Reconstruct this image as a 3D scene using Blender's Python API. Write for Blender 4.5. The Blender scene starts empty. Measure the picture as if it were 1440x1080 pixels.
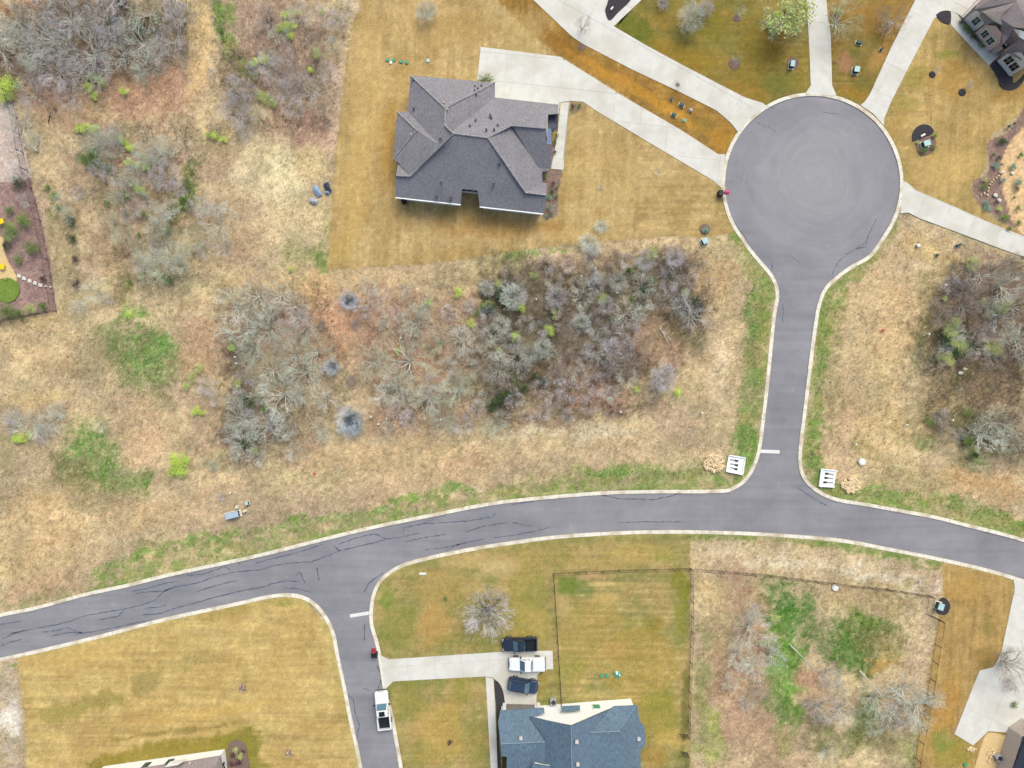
import bpy, bmesh, math, random
import numpy as np
from mathutils import Vector, Matrix
from mathutils.geometry import tessellate_polygon

# ------------------------------------------------------------------ camera, world, sun, exposure
SC = bpy.context.scene
COL = SC.collection
S = 0.105            # metres per photograph pixel on the ground
H = 104.0            # flying height
cam_d = bpy.data.cameras.new("camera"); cam = bpy.data.objects.new("camera", cam_d); COL.objects.link(cam)
cam.location = (0, 0, H); cam.rotation_euler = (0, 0, 0)
cam_d.angle = 2*math.atan(720*S/H); cam_d.clip_start = 1; cam_d.clip_end = 5000
SC.camera = cam
SUN_EL, SUN_AZ = 52.0, 22.0     # azimuth from +Y (top of the photograph) towards +X
W = bpy.data.worlds.new("World"); SC.world = W; W.use_nodes = True
nt = W.node_tree; bg = nt.nodes["Background"]; sky = nt.nodes.new("ShaderNodeTexSky")
sky.sky_type = 'NISHITA'; sky.sun_disc = False
sky.sun_elevation = math.radians(SUN_EL); sky.sun_rotation = math.radians(SUN_AZ)
sky.air_density = 1.0; sky.dust_density = 6.0; sky.ozone_density = 1.0
nt.links.new(sky.outputs[0], bg.inputs[0]); bg.inputs[1].default_value = 0.15
sl = bpy.data.lights.new("sun", 'SUN'); sl.energy = 0.55; sl.angle = math.radians(26); sl.color = (0.96, 1.0, 0.93)
so = bpy.data.objects.new("sun", sl); COL.objects.link(so)
e, a = math.radians(SUN_EL), math.radians(SUN_AZ)
sd = Vector((math.cos(e)*math.sin(a), math.cos(e)*math.cos(a), math.sin(e)))
so.rotation_euler = sd.to_track_quat('Z', 'Y').to_euler(); so.location = (0, 0, 200)
SC.view_settings.view_transform = 'Standard'; SC.view_settings.look = 'None'
SC.view_settings.gamma = 1; SC.view_settings.exposure = 0.56; SC.view_settings.use_curve_mapping = False
SC.render.engine = 'CYCLES'

rnd = random.Random(7)
NR = np.random.RandomState(11)

# ------------------------------------------------------------------ helpers
def P(px, py, h=0.0):
    """photograph pixel of a point at height h -> its real place"""
    k = (H-h)/H
    return Vector(((px-720)*S*k, (540-py)*S*k, h))
def lin(c):
    c = c/255.0
    return c/12.92 if c <= 0.04045 else ((c+0.055)/1.055)**2.4
KALB = 0.80
GAIN = (0.965, 1.02, 1.0)
def C(r, g, b, k=KALB):
    return (lin(r)*k*GAIN[0], lin(g)*k*GAIN[1], lin(b)*k*GAIN[2])

class MB:
    def __init__(s): s.v = []; s.f = []
    def poly(s, pts):
        n = len(s.v); s.v += [tuple(p) for p in pts]; s.f.append(tuple(range(n, n+len(pts))))
    def box(s, c, d, rz=0, rx=0, ry=0, taper=1.0):
        m = Matrix.Translation(c) @ Matrix.Rotation(rz, 4, 'Z') @ Matrix.Rotation(ry, 4, 'Y') @ Matrix.Rotation(rx, 4, 'X')
        n = len(s.v)
        for z in (-.5, .5):
            t = taper if z > 0 else 1.0
            for x, y in ((-.5, -.5), (.5, -.5), (.5, .5), (-.5, .5)):
                s.v.append(tuple(m @ Vector((x*d[0]*t, y*d[1]*t, z*d[2]))))
        for f in ((0, 3, 2, 1), (4, 5, 6, 7), (0, 1, 5, 4), (1, 2, 6, 5), (2, 3, 7, 6), (3, 0, 4, 7)):
            s.f.append(tuple(n+i for i in f))
    def tube(s, p0, p1, r0, r1, n=5, cap=True):
        p0 = Vector(p0); p1 = Vector(p1); d = p1-p0
        if d.length < 1e-6: return
        d.normalize(); u = d.orthogonal().normalized(); w = d.cross(u)
        b = len(s.v)
        for p, r in ((p0, r0), (p1, r1)):
            for i in range(n):
                t = 2*math.pi*i/n
                s.v.append(tuple(p+u*(math.cos(t)*r)+w*(math.sin(t)*r)))
        for i in range(n):
            j = (i+1) % n
            s.f.append((b+i, b+j, b+n+j, b+n+i))
        if cap:
            s.f.append(tuple(b+n+i for i in range(n))); s.f.append(tuple(b+n-1-i for i in range(n)))
    def disc(s, c, r, z0, z1, n=16, r1=None):
        r1 = r if r1 is None else r1
        b = len(s.v)
        for z, q in ((z0, r), (z1, r1)):
            for i in range(n):
                t = 2*math.pi*i/n; s.v.append((c[0]+math.cos(t)*q, c[1]+math.sin(t)*q, z))
        for i in range(n):
            j = (i+1) % n; s.f.append((b+i, b+j, b+n+j, b+n+i))
        s.f.append(tuple(b+n+i for i in range(n)))
    def prism(s, pts, z0, z1):
        """2-D outline (world x,y, any winding) extruded"""
        pts = [Vector((p[0], p[1], 0)) for p in pts]
        A = sum(pts[i].x*pts[(i+1) % len(pts)].y-pts[(i+1) % len(pts)].x*pts[i].y for i in range(len(pts)))
        if A < 0: pts = pts[::-1]
        n = len(pts); b = len(s.v)
        for z in (z0, z1):
            for p in pts: s.v.append((p.x, p.y, z))
        for i in range(n):
            j = (i+1) % n; s.f.append((b+i, b+j, b+n+j, b+n+i))
        for t in tessellate_polygon([pts]):
            a_, b_, c_ = t
            q = (pts[b_]-pts[a_]).cross(pts[c_]-pts[a_]).z
            if q < 0: b_, c_ = c_, b_
            s.f.append((b+n+a_, b+n+b_, b+n+c_))
    def slab(s, pts, t=0.12):
        """3-D near-planar polygon with a thickness downwards"""
        n = len(pts); b = len(s.v)
        for p in pts: s.v.append(tuple(p))
        for p in pts: s.v.append((p[0], p[1], p[2]-t))
        flat = [Vector((p[0], p[1], 0)) for p in pts]
        for tr in tessellate_polygon([flat]):
            a_, b_, c_ = tr
            q = (flat[b_]-flat[a_]).cross(flat[c_]-flat[a_]).z
            if q < 0: b_, c_ = c_, b_
            s.f.append((b+a_, b+b_, b+c_)); s.f.append((b+n+a_, b+n+c_, b+n+b_))
        for i in range(n):
            j = (i+1) % n; s.f.append((b+i, b+n+i, b+n+j, b+j))
    def mesh(s, name, mat=None, smooth=False, origin=None):
        me = bpy.data.meshes.new(name)
        v = s.v
        if origin is not None: v = [(x-origin[0], y-origin[1], z-origin[2]) for x, y, z in v]
        me.from_pydata(v, [], s.f)
        if mat: me.materials.append(mat)
        if smooth: me.shade_smooth()
        me.update(); return me
    def build(s, name, mat=None, parent=None, smooth=False, label=None, kind=None):
        o = bpy.data.objects.new(name, s.mesh(name, mat, smooth, parent['_o'] if parent is not None and '_o' in parent else None))
        COL.objects.link(o)
        if parent is not None: o.parent = parent
        if label: o['label'] = label
        if kind: o['kind'] = kind
        return o
ROOTS = []
def thing(name, label, cat, loc=(0, 0, 0), rz=0, group=None, world=False):
    o = bpy.data.objects.new(name, None); COL.objects.link(o); o.empty_display_size = .3
    o.location = loc; o.rotation_euler = (0, 0, rz)
    o['label'] = label; o['category'] = cat
    if group: o['group'] = group
    if world: o['_o'] = tuple(loc); ROOTS.append(o)
    return o
def tag(o, label, cat, group=None, kind=None):
    o['label'] = label; o['category'] = cat
    if group: o['group'] = group
    if kind: o['kind'] = kind
    return o
def structure(o): o['kind'] = 'structure'; return o

# ------------------------------------------------------------------ materials
def nodes_of(name, rough=0.85, spec=0.25, metal=0.0):
    m = bpy.data.materials.new(name); m.use_nodes = True
    n = m.node_tree.nodes; b = n['Principled BSDF']
    b.inputs['Roughness'].default_value = rough; b.inputs['Specular IOR Level'].default_value = spec
    b.inputs['Metallic'].default_value = metal
    return m, m.node_tree, b
def noise_mat(name, c1, c2, scale=3.0, rough=0.85, spec=0.2, detail=6, lo=.35, hi=.65, bump=0.0, stretch=None, metal=0.0, c3=None, scale3=0.4, objvar=0.0, bscale=None):
    m, t, b = nodes_of(name, rough, spec, metal)
    N, L = t.nodes, t.links
    tc = N.new('ShaderNodeTexCoord'); mp = N.new('ShaderNodeMapping'); L.new(tc.outputs['Object'], mp.inputs[0])
    if stretch: mp.inputs['Scale'].default_value = stretch
    no = N.new('ShaderNodeTexNoise'); no.inputs['Scale'].default_value = scale; no.inputs['Detail'].default_value = detail
    no.inputs['Roughness'].default_value = .65
    L.new(mp.outputs[0], no.inputs['Vector'])
    r = N.new('ShaderNodeValToRGB'); L.new(no.outputs[0], r.inputs[0])
    r.color_ramp.elements[0].position = lo; r.color_ramp.elements[1].position = hi
    r.color_ramp.elements[0].color = (*c1, 1); r.color_ramp.elements[1].color = (*c2, 1)
    out = r.outputs[0]
    if c3:
        n3 = N.new('ShaderNodeTexNoise'); n3.inputs['Scale'].default_value = scale3; n3.inputs['Detail'].default_value = 4
        L.new(tc.outputs['Object'], n3.inputs['Vector'])
        r3 = N.new('ShaderNodeValToRGB'); r3.color_ramp.elements[0].position = .48; r3.color_ramp.elements[1].position = .66
        L.new(n3.outputs[0], r3.inputs[0])
        mx = N.new('ShaderNodeMix'); mx.data_type = 'RGBA'; L.new(r3.outputs[0], mx.inputs[0])
        L.new(out, mx.inputs[6]); mx.inputs[7].default_value = (*c3, 1); out = mx.outputs[2]
    if objvar:
        oi = N.new('ShaderNodeObjectInfo'); hs = N.new('ShaderNodeHueSaturation')
        ma = N.new('ShaderNodeMapRange'); ma.inputs['To Min'].default_value = 1-objvar; ma.inputs['To Max'].default_value = 1+objvar
        L.new(oi.outputs['Random'], ma.inputs[0]); L.new(ma.outputs[0], hs.inputs['Value']); L.new(out, hs.inputs['Color']); out = hs.outputs[0]
    L.new(out, b.inputs['Base Color'])
    if bump:
        bn = N.new('ShaderNodeBump'); bn.inputs['Strength'].default_value = bump; bn.inputs['Distance'].default_value = .05
        if bscale:
            nb = N.new('ShaderNodeTexNoise'); nb.inputs['Scale'].default_value = bscale; L.new(mp.outputs[0], nb.inputs['Vector']); L.new(nb.outputs[0], bn.inputs['Height'])
        else: L.new(no.outputs[0], bn.inputs['Height'])
        L.new(bn.outputs[0], b.inputs['Normal'])
    return m
def attr_mat(name, rough=0.9, sc=(6.0, 22.0), amp=(.35, .35), wildattr=False, bump=.5):
    m, t, b = nodes_of(name, rough, 0.1)
    N, L = t.nodes, t.links
    at = N.new('ShaderNodeAttribute'); at.attribute_name = 'Col'
    tc = N.new('ShaderNodeTexCoord')
    out = at.outputs['Color']
    for i, (s_, a_) in enumerate(zip(sc, amp)):
        no = N.new('ShaderNodeTexNoise'); no.inputs['Scale'].default_value = s_; no.inputs['Detail'].default_value = 5; no.inputs['Roughness'].default_value = .7
        L.new(tc.outputs['Object'], no.inputs['Vector'])
        mr = N.new('ShaderNodeMapRange'); mr.inputs['From Min'].default_value = .3; mr.inputs['From Max'].default_value = .7
        mr.inputs['To Min'].default_value = 1-a_; mr.inputs['To Max'].default_value = 1+a_; mr.clamp = False
        L.new(no.outputs[0], mr.inputs[0])
        hs = N.new('ShaderNodeMix'); hs.data_type = 'RGBA'; hs.blend_type = 'MULTIPLY'; hs.inputs[0].default_value = 1
        L.new(out, hs.inputs[6])
        if wildattr:
            al = N.new('ShaderNodeMix'); al.data_type = 'FLOAT'; L.new(at.outputs['Alpha'], al.inputs[0]); 
            al.inputs[2].default_value = 1.0
            # lawns get a third of the contrast of wild ground
            m1 = N.new('ShaderNodeMath'); m1.operation = 'MULTIPLY_ADD'; L.new(at.outputs['Alpha'], m1.inputs[0]); m1.inputs[1].default_value = .35; m1.inputs[2].default_value = .65
            L.new(m1.outputs[0], al.inputs[0]); L.new(mr.outputs[0], al.inputs[3]); L.new(al.outputs[0], hs.inputs[7])
        else: L.new(mr.outputs[0], hs.inputs[7])
        out = hs.outputs[2]
        last = no
    L.new(out, b.inputs['Base Color'])
    if bump:
        bn = N.new('ShaderNodeBump'); bn.inputs['Strength'].default_value = bump; bn.inputs['Distance'].default_value = .08
        L.new(last.outputs[0], bn.inputs['Height']); L.new(bn.outputs[0], b.inputs['Normal'])
    return m
def flat(name, c, rough=.6, spec=.3, metal=0.0): return noise_mat(name, tuple(x*.93 for x in c), tuple(x*1.05 for x in c), 4.0, rough, spec, metal=metal)

M = {}
M['concrete'] = noise_mat('concrete', C(208, 204, 196), C(222, 219, 211), .7, .8, .2, detail=9, lo=.3, hi=.6, c3=C(206, 200, 188), scale3=.23, objvar=.018)
M['kerb'] = noise_mat('kerb_concrete', C(218, 209, 192), C(242, 235, 220), 2.2, .8, .2, detail=9, c3=C(200, 184, 158), scale3=.6, objvar=.05)
M['joint'] = flat('joint_filler', C(170, 168, 162), .9)
M['whiteroad'] = noise_mat('road_paint', C(214, 212, 210), C(238, 236, 232), 5, .6, .3)
M['tar'] = noise_mat('tar', C(66, 76, 98), C(104, 110, 126), 3, .45, .4)
M['white'] = flat('white_siding', C(240, 240, 240, .92), .6)
M['trim'] = flat('white_trim', C(232, 230, 226), .5)
M['pinkbrick'] = noise_mat('painted_brick', C(196, 172, 166), C(214, 194, 188), 6, .8)
M['tanbrick'] = noise_mat('tan_brick', C(186, 168, 158), C(212, 198, 188), 6, .8)
M['garage'] = noise_mat('garage_door', C(120, 112, 104), C(138, 130, 122), 2, .6)
M['glass'] = flat('window_glass', C(52, 82, 84), .12, .6)
M['darkglass'] = flat('dark_glass', C(30, 36, 44), .1, .6)
M['black'] = flat('black_paint', C(34, 34, 36), .5, .3)
M['blackmulch'] = noise_mat('black_mulch', C(48, 46, 50), C(84, 80, 84), 9, .95, .1, bump=.8)
M['brownmulch'] = noise_mat('brown_mulch', C(110, 88, 80), C(150, 126, 116), 8, .95, .1, bump=.8)
M['vent'] = flat('roof_vent', C(60, 66, 84), .5)
M['ventwhite'] = flat('roof_vent_pale', C(214, 200, 200), .5)
M['metalblue'] = flat('blue_metal_roof', C(112, 132, 172), .4, .5)
M['bark'] = noise_mat('bark_grey', C(152, 148, 134, 1), C(200, 196, 182, 1), 8, .9, .1, objvar=.15)
M['tanbark'] = noise_mat('bark_dark', C(92, 80, 70), C(130, 118, 106), 8, .9, .1, objvar=.1)
M['twigpale'] = noise_mat('twigs_pale', C(184, 186, 174, 1), C(222, 224, 214, 1), 1.5, .9, .1, objvar=.10)
M['twiglilac'] = noise_mat('twigs_lilac', C(178, 172, 176, 1), C(216, 210, 214, 1), 1.5, .9, .1, objvar=.12)
M['twigolive'] = noise_mat('twigs_olive', C(166, 174, 150, 1), C(206, 214, 190, 1), 1.5, .9, .1, objvar=.12)
M['twigbrown'] = noise_mat('twigs_brown', C(150, 134, 124, 1), C(194, 178, 168, 1), 1.5, .9, .1, objvar=.15)
M['twigblue'] = noise_mat('twigs_bluegrey', C(140, 150, 162, 1), C(230, 234, 240, 1), 1.2, .8, .2)
M['lime'] = noise_mat('leaves_lime', C(150, 174, 66, 1.1), C(198, 214, 110, 1.1), 2, .8, .2, objvar=.12)
M['leafgreen'] = noise_mat('leaves_green', C(78, 102, 48, 1.0), C(128, 148, 80, 1.0), 2, .8, .2, objvar=.15)
M['olive'] = noise_mat('leaves_olive', C(140, 150, 90, 1.1), C(186, 192, 124, 1.1), 2, .8, .2, objvar=.12)
M['darkleaf'] = noise_mat('leaves_dark', C(50, 72, 48), C(92, 110, 72), 2, .8, .2, objvar=.15)
M['tealleaf'] = noise_mat('leaves_teal', C(104, 140, 122), C(160, 186, 164), 2, .8, .2, objvar=.12)
M['bluedark'] = noise_mat('leaves_bluedark', C(84, 94, 102), C(122, 132, 140), 2, .8, .2)
M['redleaf'] = noise_mat('leaves_red', C(206, 60, 50), C(232, 100, 80), 2, .8, .2)
M['purpleleaf'] = noise_mat('leaves_purple', C(88, 66, 66), C(120, 92, 92), 2, .8, .2)
M['box_teal'] = flat('box_teal', C(178, 206, 206), .5)
M['box_dkgreen'] = flat('box_green', C(44, 82, 66), .5)
M['lidgreen'] = flat('lid_green', C(84, 156, 124), .5)
M['box_blue'] = flat('box_blue', C(172, 190, 206), .5)
M['cream'] = flat('cream_plastic', C(226, 214, 180), .6)
M['stone'] = noise_mat('rip_rap', C(214, 176, 126), C(244, 224, 190), 3, .9, objvar=.18)
M['palestone'] = noise_mat('pale_stone', C(206, 200, 186), C(232, 226, 210), 3, .9, objvar=.08)
M['sand'] = noise_mat('sandy_path', C(214, 180, 126), C(228, 200, 152), 3, .95)
M['yellow'] = flat('yellow_plastic', C(240, 212, 30), .5)
M['pvc'] = flat('white_pvc', C(240, 240, 236), .5)
M['pink'] = flat('magenta_plastic', C(214, 70, 130), .4)
M['red'] = flat('red_plastic', C(168, 50, 62), .4)
M['carwhite'] = flat('car_white', C(238, 240, 242), .25, .6)
M['carblack'] = flat('car_black', C(34, 44, 62), .2, .7)
M['carblue'] = flat('car_dark_blue', C(44, 60, 84), .2, .7)
M['carglass'] = flat('car_glass', C(72, 112, 128), .06, .8)
M['tyre'] = flat('tyre', C(38, 38, 40), .9)
M['rim'] = flat('rim', C(150, 152, 156), .3, .6, .6)
M['bedliner'] = flat('bed_liner', C(30, 34, 42), .8)
M['tonneau'] = flat('white_tonneau', C(230, 232, 234), .5)
M['lamp'] = flat('car_lamp', C(220, 226, 232), .1, .8)
M['lampred'] = flat('car_lamp_red', C(150, 30, 34), .2, .6)
M['acgrey'] = flat('ac_grey', C(176, 176, 180), .5)
M['tarp'] = flat('blue_tarp', C(150, 170, 200), .5)
M['fence'] = flat('fence_black', C(62, 54, 50), .5)
M['lawnbright'] = noise_mat('clipped_lawn', C(96, 128, 54), C(132, 150, 70), 3, .9, .1)
M['twigmix'] = attr_mat('undergrowth', sc=(5.0,), amp=(.2,), bump=0)
M['groundmat'] = attr_mat('ground_cover', sc=(1.3, 4.0, 11.0), amp=(.20, .32, .30), wildattr=True, bump=.5)

def roof_mat(name, c1, c2, c3):
    m, t, b = nodes_of(name, .9, .15)
    N, L = t.nodes, t.links
    tc = N.new('ShaderNodeTexCoord')
    no = N.new('ShaderNodeTexNoise'); no.inputs['Scale'].default_value = 5.5; no.inputs['Detail'].default_value = 4; no.inputs['Roughness'].default_value = .8
    mp = N.new('ShaderNodeMapping'); mp.inputs['Scale'].default_value = (1, .35, 1); L.new(tc.outputs['Object'], mp.inputs[0]); L.new(mp.outputs[0], no.inputs['Vector'])
    vo = N.new('ShaderNodeTexVoronoi'); vo.inputs['Scale'].default_value = 4.5; L.new(tc.outputs['Object'], vo.inputs['Vector'])
    r = N.new('ShaderNodeValToRGB'); L.new(no.outputs[0], r.inputs[0]); r.color_ramp.elements[0].position = .35; r.color_ramp.elements[1].position = .65
    r.color_ramp.elements[0].color = (*c1, 1); r.color_ramp.elements[1].color = (*c2, 1)
    mx = N.new('ShaderNodeMix'); mx.data_type = 'RGBA'; mr = N.new('ShaderNodeMapRange'); L.new(vo.outputs['Color'], mr.inputs[0])
    mr.inputs['From Min'].default_value = .55; mr.inputs['From Max'].default_value = 1; mr.inputs['To Max'].default_value = .6
    L.new(mr.outputs[0], mx.inputs[0]); L.new(r.outputs[0], mx.inputs[6]); mx.inputs[7].default_value = (*c3, 1)
    n2 = N.new('ShaderNodeTexNoise'); n2.inputs['Scale'].default_value = .35; n2.inputs['Detail'].default_value = 3; L.new(tc.outputs['Object'], n2.inputs['Vector'])
    m2 = N.new('ShaderNodeMapRange'); L.new(n2.outputs[0], m2.inputs[0]); m2.inputs['To Min'].default_value = .82; m2.inputs['To Max'].default_value = 1.18
    mm = N.new('ShaderNodeMix'); mm.data_type = 'RGBA'; mm.blend_type = 'MULTIPLY'; mm.inputs[0].default_value = 1; L.new(mx.outputs[2], mm.inputs[6]); L.new(m2.outputs[0], mm.inputs[7])
    L.new(mm.outputs[2], b.inputs['Base Color'])
    bn = N.new('ShaderNodeBump'); bn.inputs['Strength'].default_value = .4; bn.inputs['Distance'].default_value = .03; L.new(no.outputs[0], bn.inputs['Height']); L.new(bn.outputs[0], b.inputs['Normal'])
    return m
M['roofgrey'] = roof_mat('shingle_grey', C(122, 120, 126), C(154, 150, 154), C(110, 112, 122))
M['roofblue'] = roof_mat('shingle_blue', C(86, 106, 124), C(116, 136, 152), C(74, 92, 112))
M['roofbrown'] = roof_mat('shingle_taupe', C(138, 126, 124), C(160, 148, 146), C(120, 112, 114))
M['ridge'] = noise_mat('ridge_cap', C(130, 126, 128), C(206, 200, 198), 9, .9, .1, lo=.45, hi=.6)
M['ridgeblue'] = noise_mat('ridge_cap_blue', C(116, 136, 156), C(160, 178, 190), 6, .9, .1)

# asphalt
def asphalt():
    m, t, b = nodes_of('asphalt', .85, .25)
    N, L = t.nodes, t.links
    tc = N.new('ShaderNodeTexCoord')
    def noise(sc, det=6, vec=None, rough=.6):
        n = N.new('ShaderNodeTexNoise'); n.inputs['Scale'].default_value = sc; n.inputs['Detail'].default_value = det; n.inputs['Roughness'].default_value = rough
        L.new(vec or tc.outputs['Object'], n.inputs['Vector']); return n
    big = noise(.12, 8, rough=.7); fine = noise(14, 4, rough=.8)
    r = N.new('ShaderNodeValToRGB'); L.new(big.outputs[0], r.inputs[0]); r.color_ramp.elements[0].position = .28; r.color_ramp.elements[1].position = .66
    r.color_ramp.elements[0].color = (*C(124, 123, 130), 1); r.color_ramp.elements[1].color = (*C(150, 147, 152), 1)
    # circular tyre scrub in the turning circle: polar streaks
    cc = P(1142.5, 258)
    wn = noise(.16, 3); wsc = N.new('ShaderNodeVectorMath'); wsc.operation = 'SCALE'; L.new(wn.outputs['Color'], wsc.inputs[0]); wsc.inputs['Scale'].default_value = 5.0
    wad = N.new('ShaderNodeVectorMath'); wad.operation = 'ADD'; L.new(tc.outputs['Object'], wad.inputs[0]); L.new(wsc.outputs[0], wad.inputs[1])
    sub = N.new('ShaderNodeVectorMath'); sub.operation = 'SUBTRACT'; L.new(wad.outputs[0], sub.inputs[0]); sub.inputs[1].default_value = (cc.x+3.0, cc.y+3.5, 2.5)
    ln = N.new('ShaderNodeVectorMath'); ln.operation = 'LENGTH'; L.new(sub.outputs[0], ln.inputs[0])
    gr = N.new('ShaderNodeTexGradient'); gr.gradient_type = 'RADIAL'; L.new(sub.outputs[0], gr.inputs[0])
    cb = N.new('ShaderNodeCombineXYZ'); L.new(ln.outputs[1], cb.inputs[0])
    mg = N.new('ShaderNodeMath'); mg.operation = 'MULTIPLY'; L.new(gr.outputs[1], mg.inputs[0]); mg.inputs[1].default_value = 3.0; L.new(mg.outputs[0], cb.inputs[1])
    st = noise(1.1, 5, cb.outputs[0], .7)
    # fade of that streaking outside the circle
    fr = N.new('ShaderNodeMapRange'); L.new(ln.outputs[1], fr.inputs[0]); fr.inputs['From Min'].default_value = 14.5; fr.inputs['From Max'].default_value = 10.5
    # lengthwise wear elsewhere
    mp2 = N.new('ShaderNodeMapping'); mp2.inputs['Rotation'].default_value = (0, 0, math.radians(-12)); mp2.inputs['Scale'].default_value = (.05, .9, 1); L.new(tc.outputs['Object'], mp2.inputs[0])
    ws = noise(1.0, 4, mp2.outputs[0], .6)
    mxf = N.new('ShaderNodeMix'); mxf.data_type = 'FLOAT'; L.new(fr.outputs[0], mxf.inputs[0]); L.new(ws.outputs[0], mxf.inputs[2]); L.new(st.outputs[0], mxf.inputs[3])
    mr = N.new('ShaderNodeMapRange'); L.new(mxf.outputs[0], mr.inputs[0]); mr.inputs['From Min'].default_value = .3; mr.inputs['From Max'].default_value = .7; mr.inputs['To Min'].default_value = .90; mr.inputs['To Max'].default_value = 1.10
    fc = N.new('ShaderNodeMapRange'); L.new(ln.outputs[1], fc.inputs[0]); fc.inputs['From Min'].default_value = 13; fc.inputs['From Max'].default_value = 2; fc.inputs['To Max'].default_value = .75; fr.inputs['To Max'].default_value = .9
    mc = N.new('ShaderNodeMix'); mc.data_type = 'RGBA'; L.new(fc.outputs[0], mc.inputs[0]); L.new(r.outputs[0], mc.inputs[6]); mc.inputs[7].default_value = (*C(160, 157, 160), 1)
    m1 = N.new('ShaderNodeMix'); m1.data_type = 'RGBA'; m1.blend_type = 'MULTIPLY'; m1.inputs[0].default_value = 1; L.new(mc.outputs[2], m1.inputs[6]); L.new(mr.outputs[0], m1.inputs[7])
    mf = N.new('ShaderNodeMapRange'); L.new(fine.outputs[0], mf.inputs[0]); mf.inputs['From Min'].default_value = .3; mf.inputs['From Max'].default_value = .7; mf.inputs['To Min'].default_value = .9; mf.inputs['To Max'].default_value = 1.1
    m2 = N.new('ShaderNodeMix'); m2.data_type = 'RGBA'; m2.blend_type = 'MULTIPLY'; m2.inputs[0].default_value = 1; L.new(m1.outputs[2], m2.inputs[6]); L.new(mf.outputs[0], m2.inputs[7])
    # pale scuffs
    sp = noise(.5, 8, rough=.75); rs = N.new('ShaderNodeValToRGB'); rs.color_ramp.elements[0].position = .60; rs.color_ramp.elements[1].position = .82; L.new(sp.outputs[0], rs.inputs[0])
    m3 = N.new('ShaderNodeMix'); m3.data_type = 'RGBA'; L.new(rs.outputs[0], m3.inputs[0]); L.new(m2.outputs[2], m3.inputs[6]); m3.inputs[7].default_value = (*C(178, 170, 164), 1)
    L.new(m3.outputs[2], b.inputs['Base Color'])
    return m
M['asphalt'] = asphalt()

# ------------------------------------------------------------------ noise in numpy
def vnoise(x, y, seed):
    xi = np.floor(x).astype(np.int64); yi = np.floor(y).astype(np.int64)
    fx = x-xi; fy = y-yi; fx = fx*fx*(3-2*fx); fy = fy*fy*(3-2*fy)
    def h(a, b):
        n = (a*374761393+b*668265263+seed*1442695041) & 0xFFFFFFFF
        n = ((n ^ (n >> 13))*1274126177) & 0xFFFFFFFF
        return ((n ^ (n >> 16)) & 0xFFFFFF)/float(0xFFFFFF)
    return (h(xi, yi)*(1-fx)+h(xi+1, yi)*fx)*(1-fy)+(h(xi, yi+1)*(1-fx)+h(xi+1, yi+1)*fx)*fy
def fbm(x, y, seed, oct=4, g=.55):
    s = 0; a = 1; t = 0
    for i in range(oct):
        s = s+a*vnoise(x*2**i, y*2**i, seed+i*17); t += a; a *= g
    return s/t
def inside(x, y, poly):
    r = np.zeros(x.shape, bool); n = len(poly)
    for i in range(n):
        x0, y0 = poly[i]; x1, y1 = poly[(i+1) % n]
        c = ((y0 > y) != (y1 > y))
        with np.errstate(divide='ignore', invalid='ignore'):
            r ^= c & (x < (x1-x0)*(y-y0)/(y1-y0+1e-12)+x0)
    return r
def dist_line(x, y, pl):
    d = np.full(x.shape, 1e9)
    for (x0, y0), (x1, y1) in zip(pl[:-1], pl[1:]):
        dx, dy = x1-x0, y1-y0; L2 = dx*dx+dy*dy+1e-9
        t = np.clip(((x-x0)*dx+(y-y0)*dy)/L2, 0, 1)
        d = np.minimum(d, np.hypot(x-(x0+t*dx), y-(y0+t*dy)))
    return d
def smooth_pl(pl, step=6.0):
    """Catmull-Rom through the traced points"""
    out = []
    n = len(pl)
    for i in range(n-1):
        p0 = pl[max(i-1, 0)]; p1 = pl[i]; p2 = pl[i+1]; p3 = pl[min(i+2, n-1)]
        L = math.hypot(p2[0]-p1[0], p2[1]-p1[1]); k = max(1, int(L/step))
        for j in range(k):
            t = j/k
            out.append(tuple(.5*((2*p1[c])+(-p0[c]+p2[c])*t+(2*p0[c]-5*p1[c]+4*p2[c]-p3[c])*t*t+(-p0[c]+3*p1[c]-3*p2[c]+p3[c])*t**3) for c in (0, 1)))
    out.append(pl[-1]); return out

# ------------------------------------------------------------------ kerb lines (photograph pixels on the ground)
circ = [(1142.5+125.5*math.cos(math.radians(a)), 258-125.5*math.sin(math.radians(a))) for a in range(218, -40, -6)]
K1 = [(-260, 925), (-160, 903), (-60, 880), (0, 865), (50, 855), (120, 836), (180, 823), (240, 808), (360, 782), (460, 757), (527, 741), (610, 724), (670, 712), (720, 704.5), (837, 694), (920, 691.5), (1007, 691), (1028, 688), (1046, 677), (1058, 660), (1067, 635), (1072, 600), (1079, 540), (1088, 450), (1093, 420), (1092, 405), (1085, 388), (1070, 370), (1055, 352)] + circ + [(1225, 359), (1200, 374), (1180, 388), (1162, 405), (1153, 425), (1148, 450), (1140, 510), (1132, 577), (1125, 640), (1129, 668), (1146, 688), (1175, 702), (1220, 710), (1270, 719), (1313, 727), (1357, 738), (1413, 752), (1440, 760), (1520, 786), (1640, 830)]
K2 = [(-260, 985), (-160, 962), (-60, 942), (0, 928), (60, 914.5), (133, 897), (233, 871), (330, 850), (360, 843), (387, 838), (410, 837), (430, 842), (447, 854), (460, 872), (469, 893), (475, 925), (484, 967), (493, 1013), (502, 1053), (507, 1080), (520, 1150), (535, 1230)]
K3 = [(590, 1230), (576, 1150), (564, 1080), (557, 1040), (551, 1007), (542, 973), (532, 913), (523, 880), (522, 860), (525, 838), (533, 820), (547, 806), (567, 795), (600, 785.5), (660, 773), (720, 763.5), (787, 755), (887, 749), (987, 748.5), (1080, 752), (1180, 760), (1247, 772), (1313, 785), (1380, 800), (1427, 813.5), (1520, 844), (1640, 888)]
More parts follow.
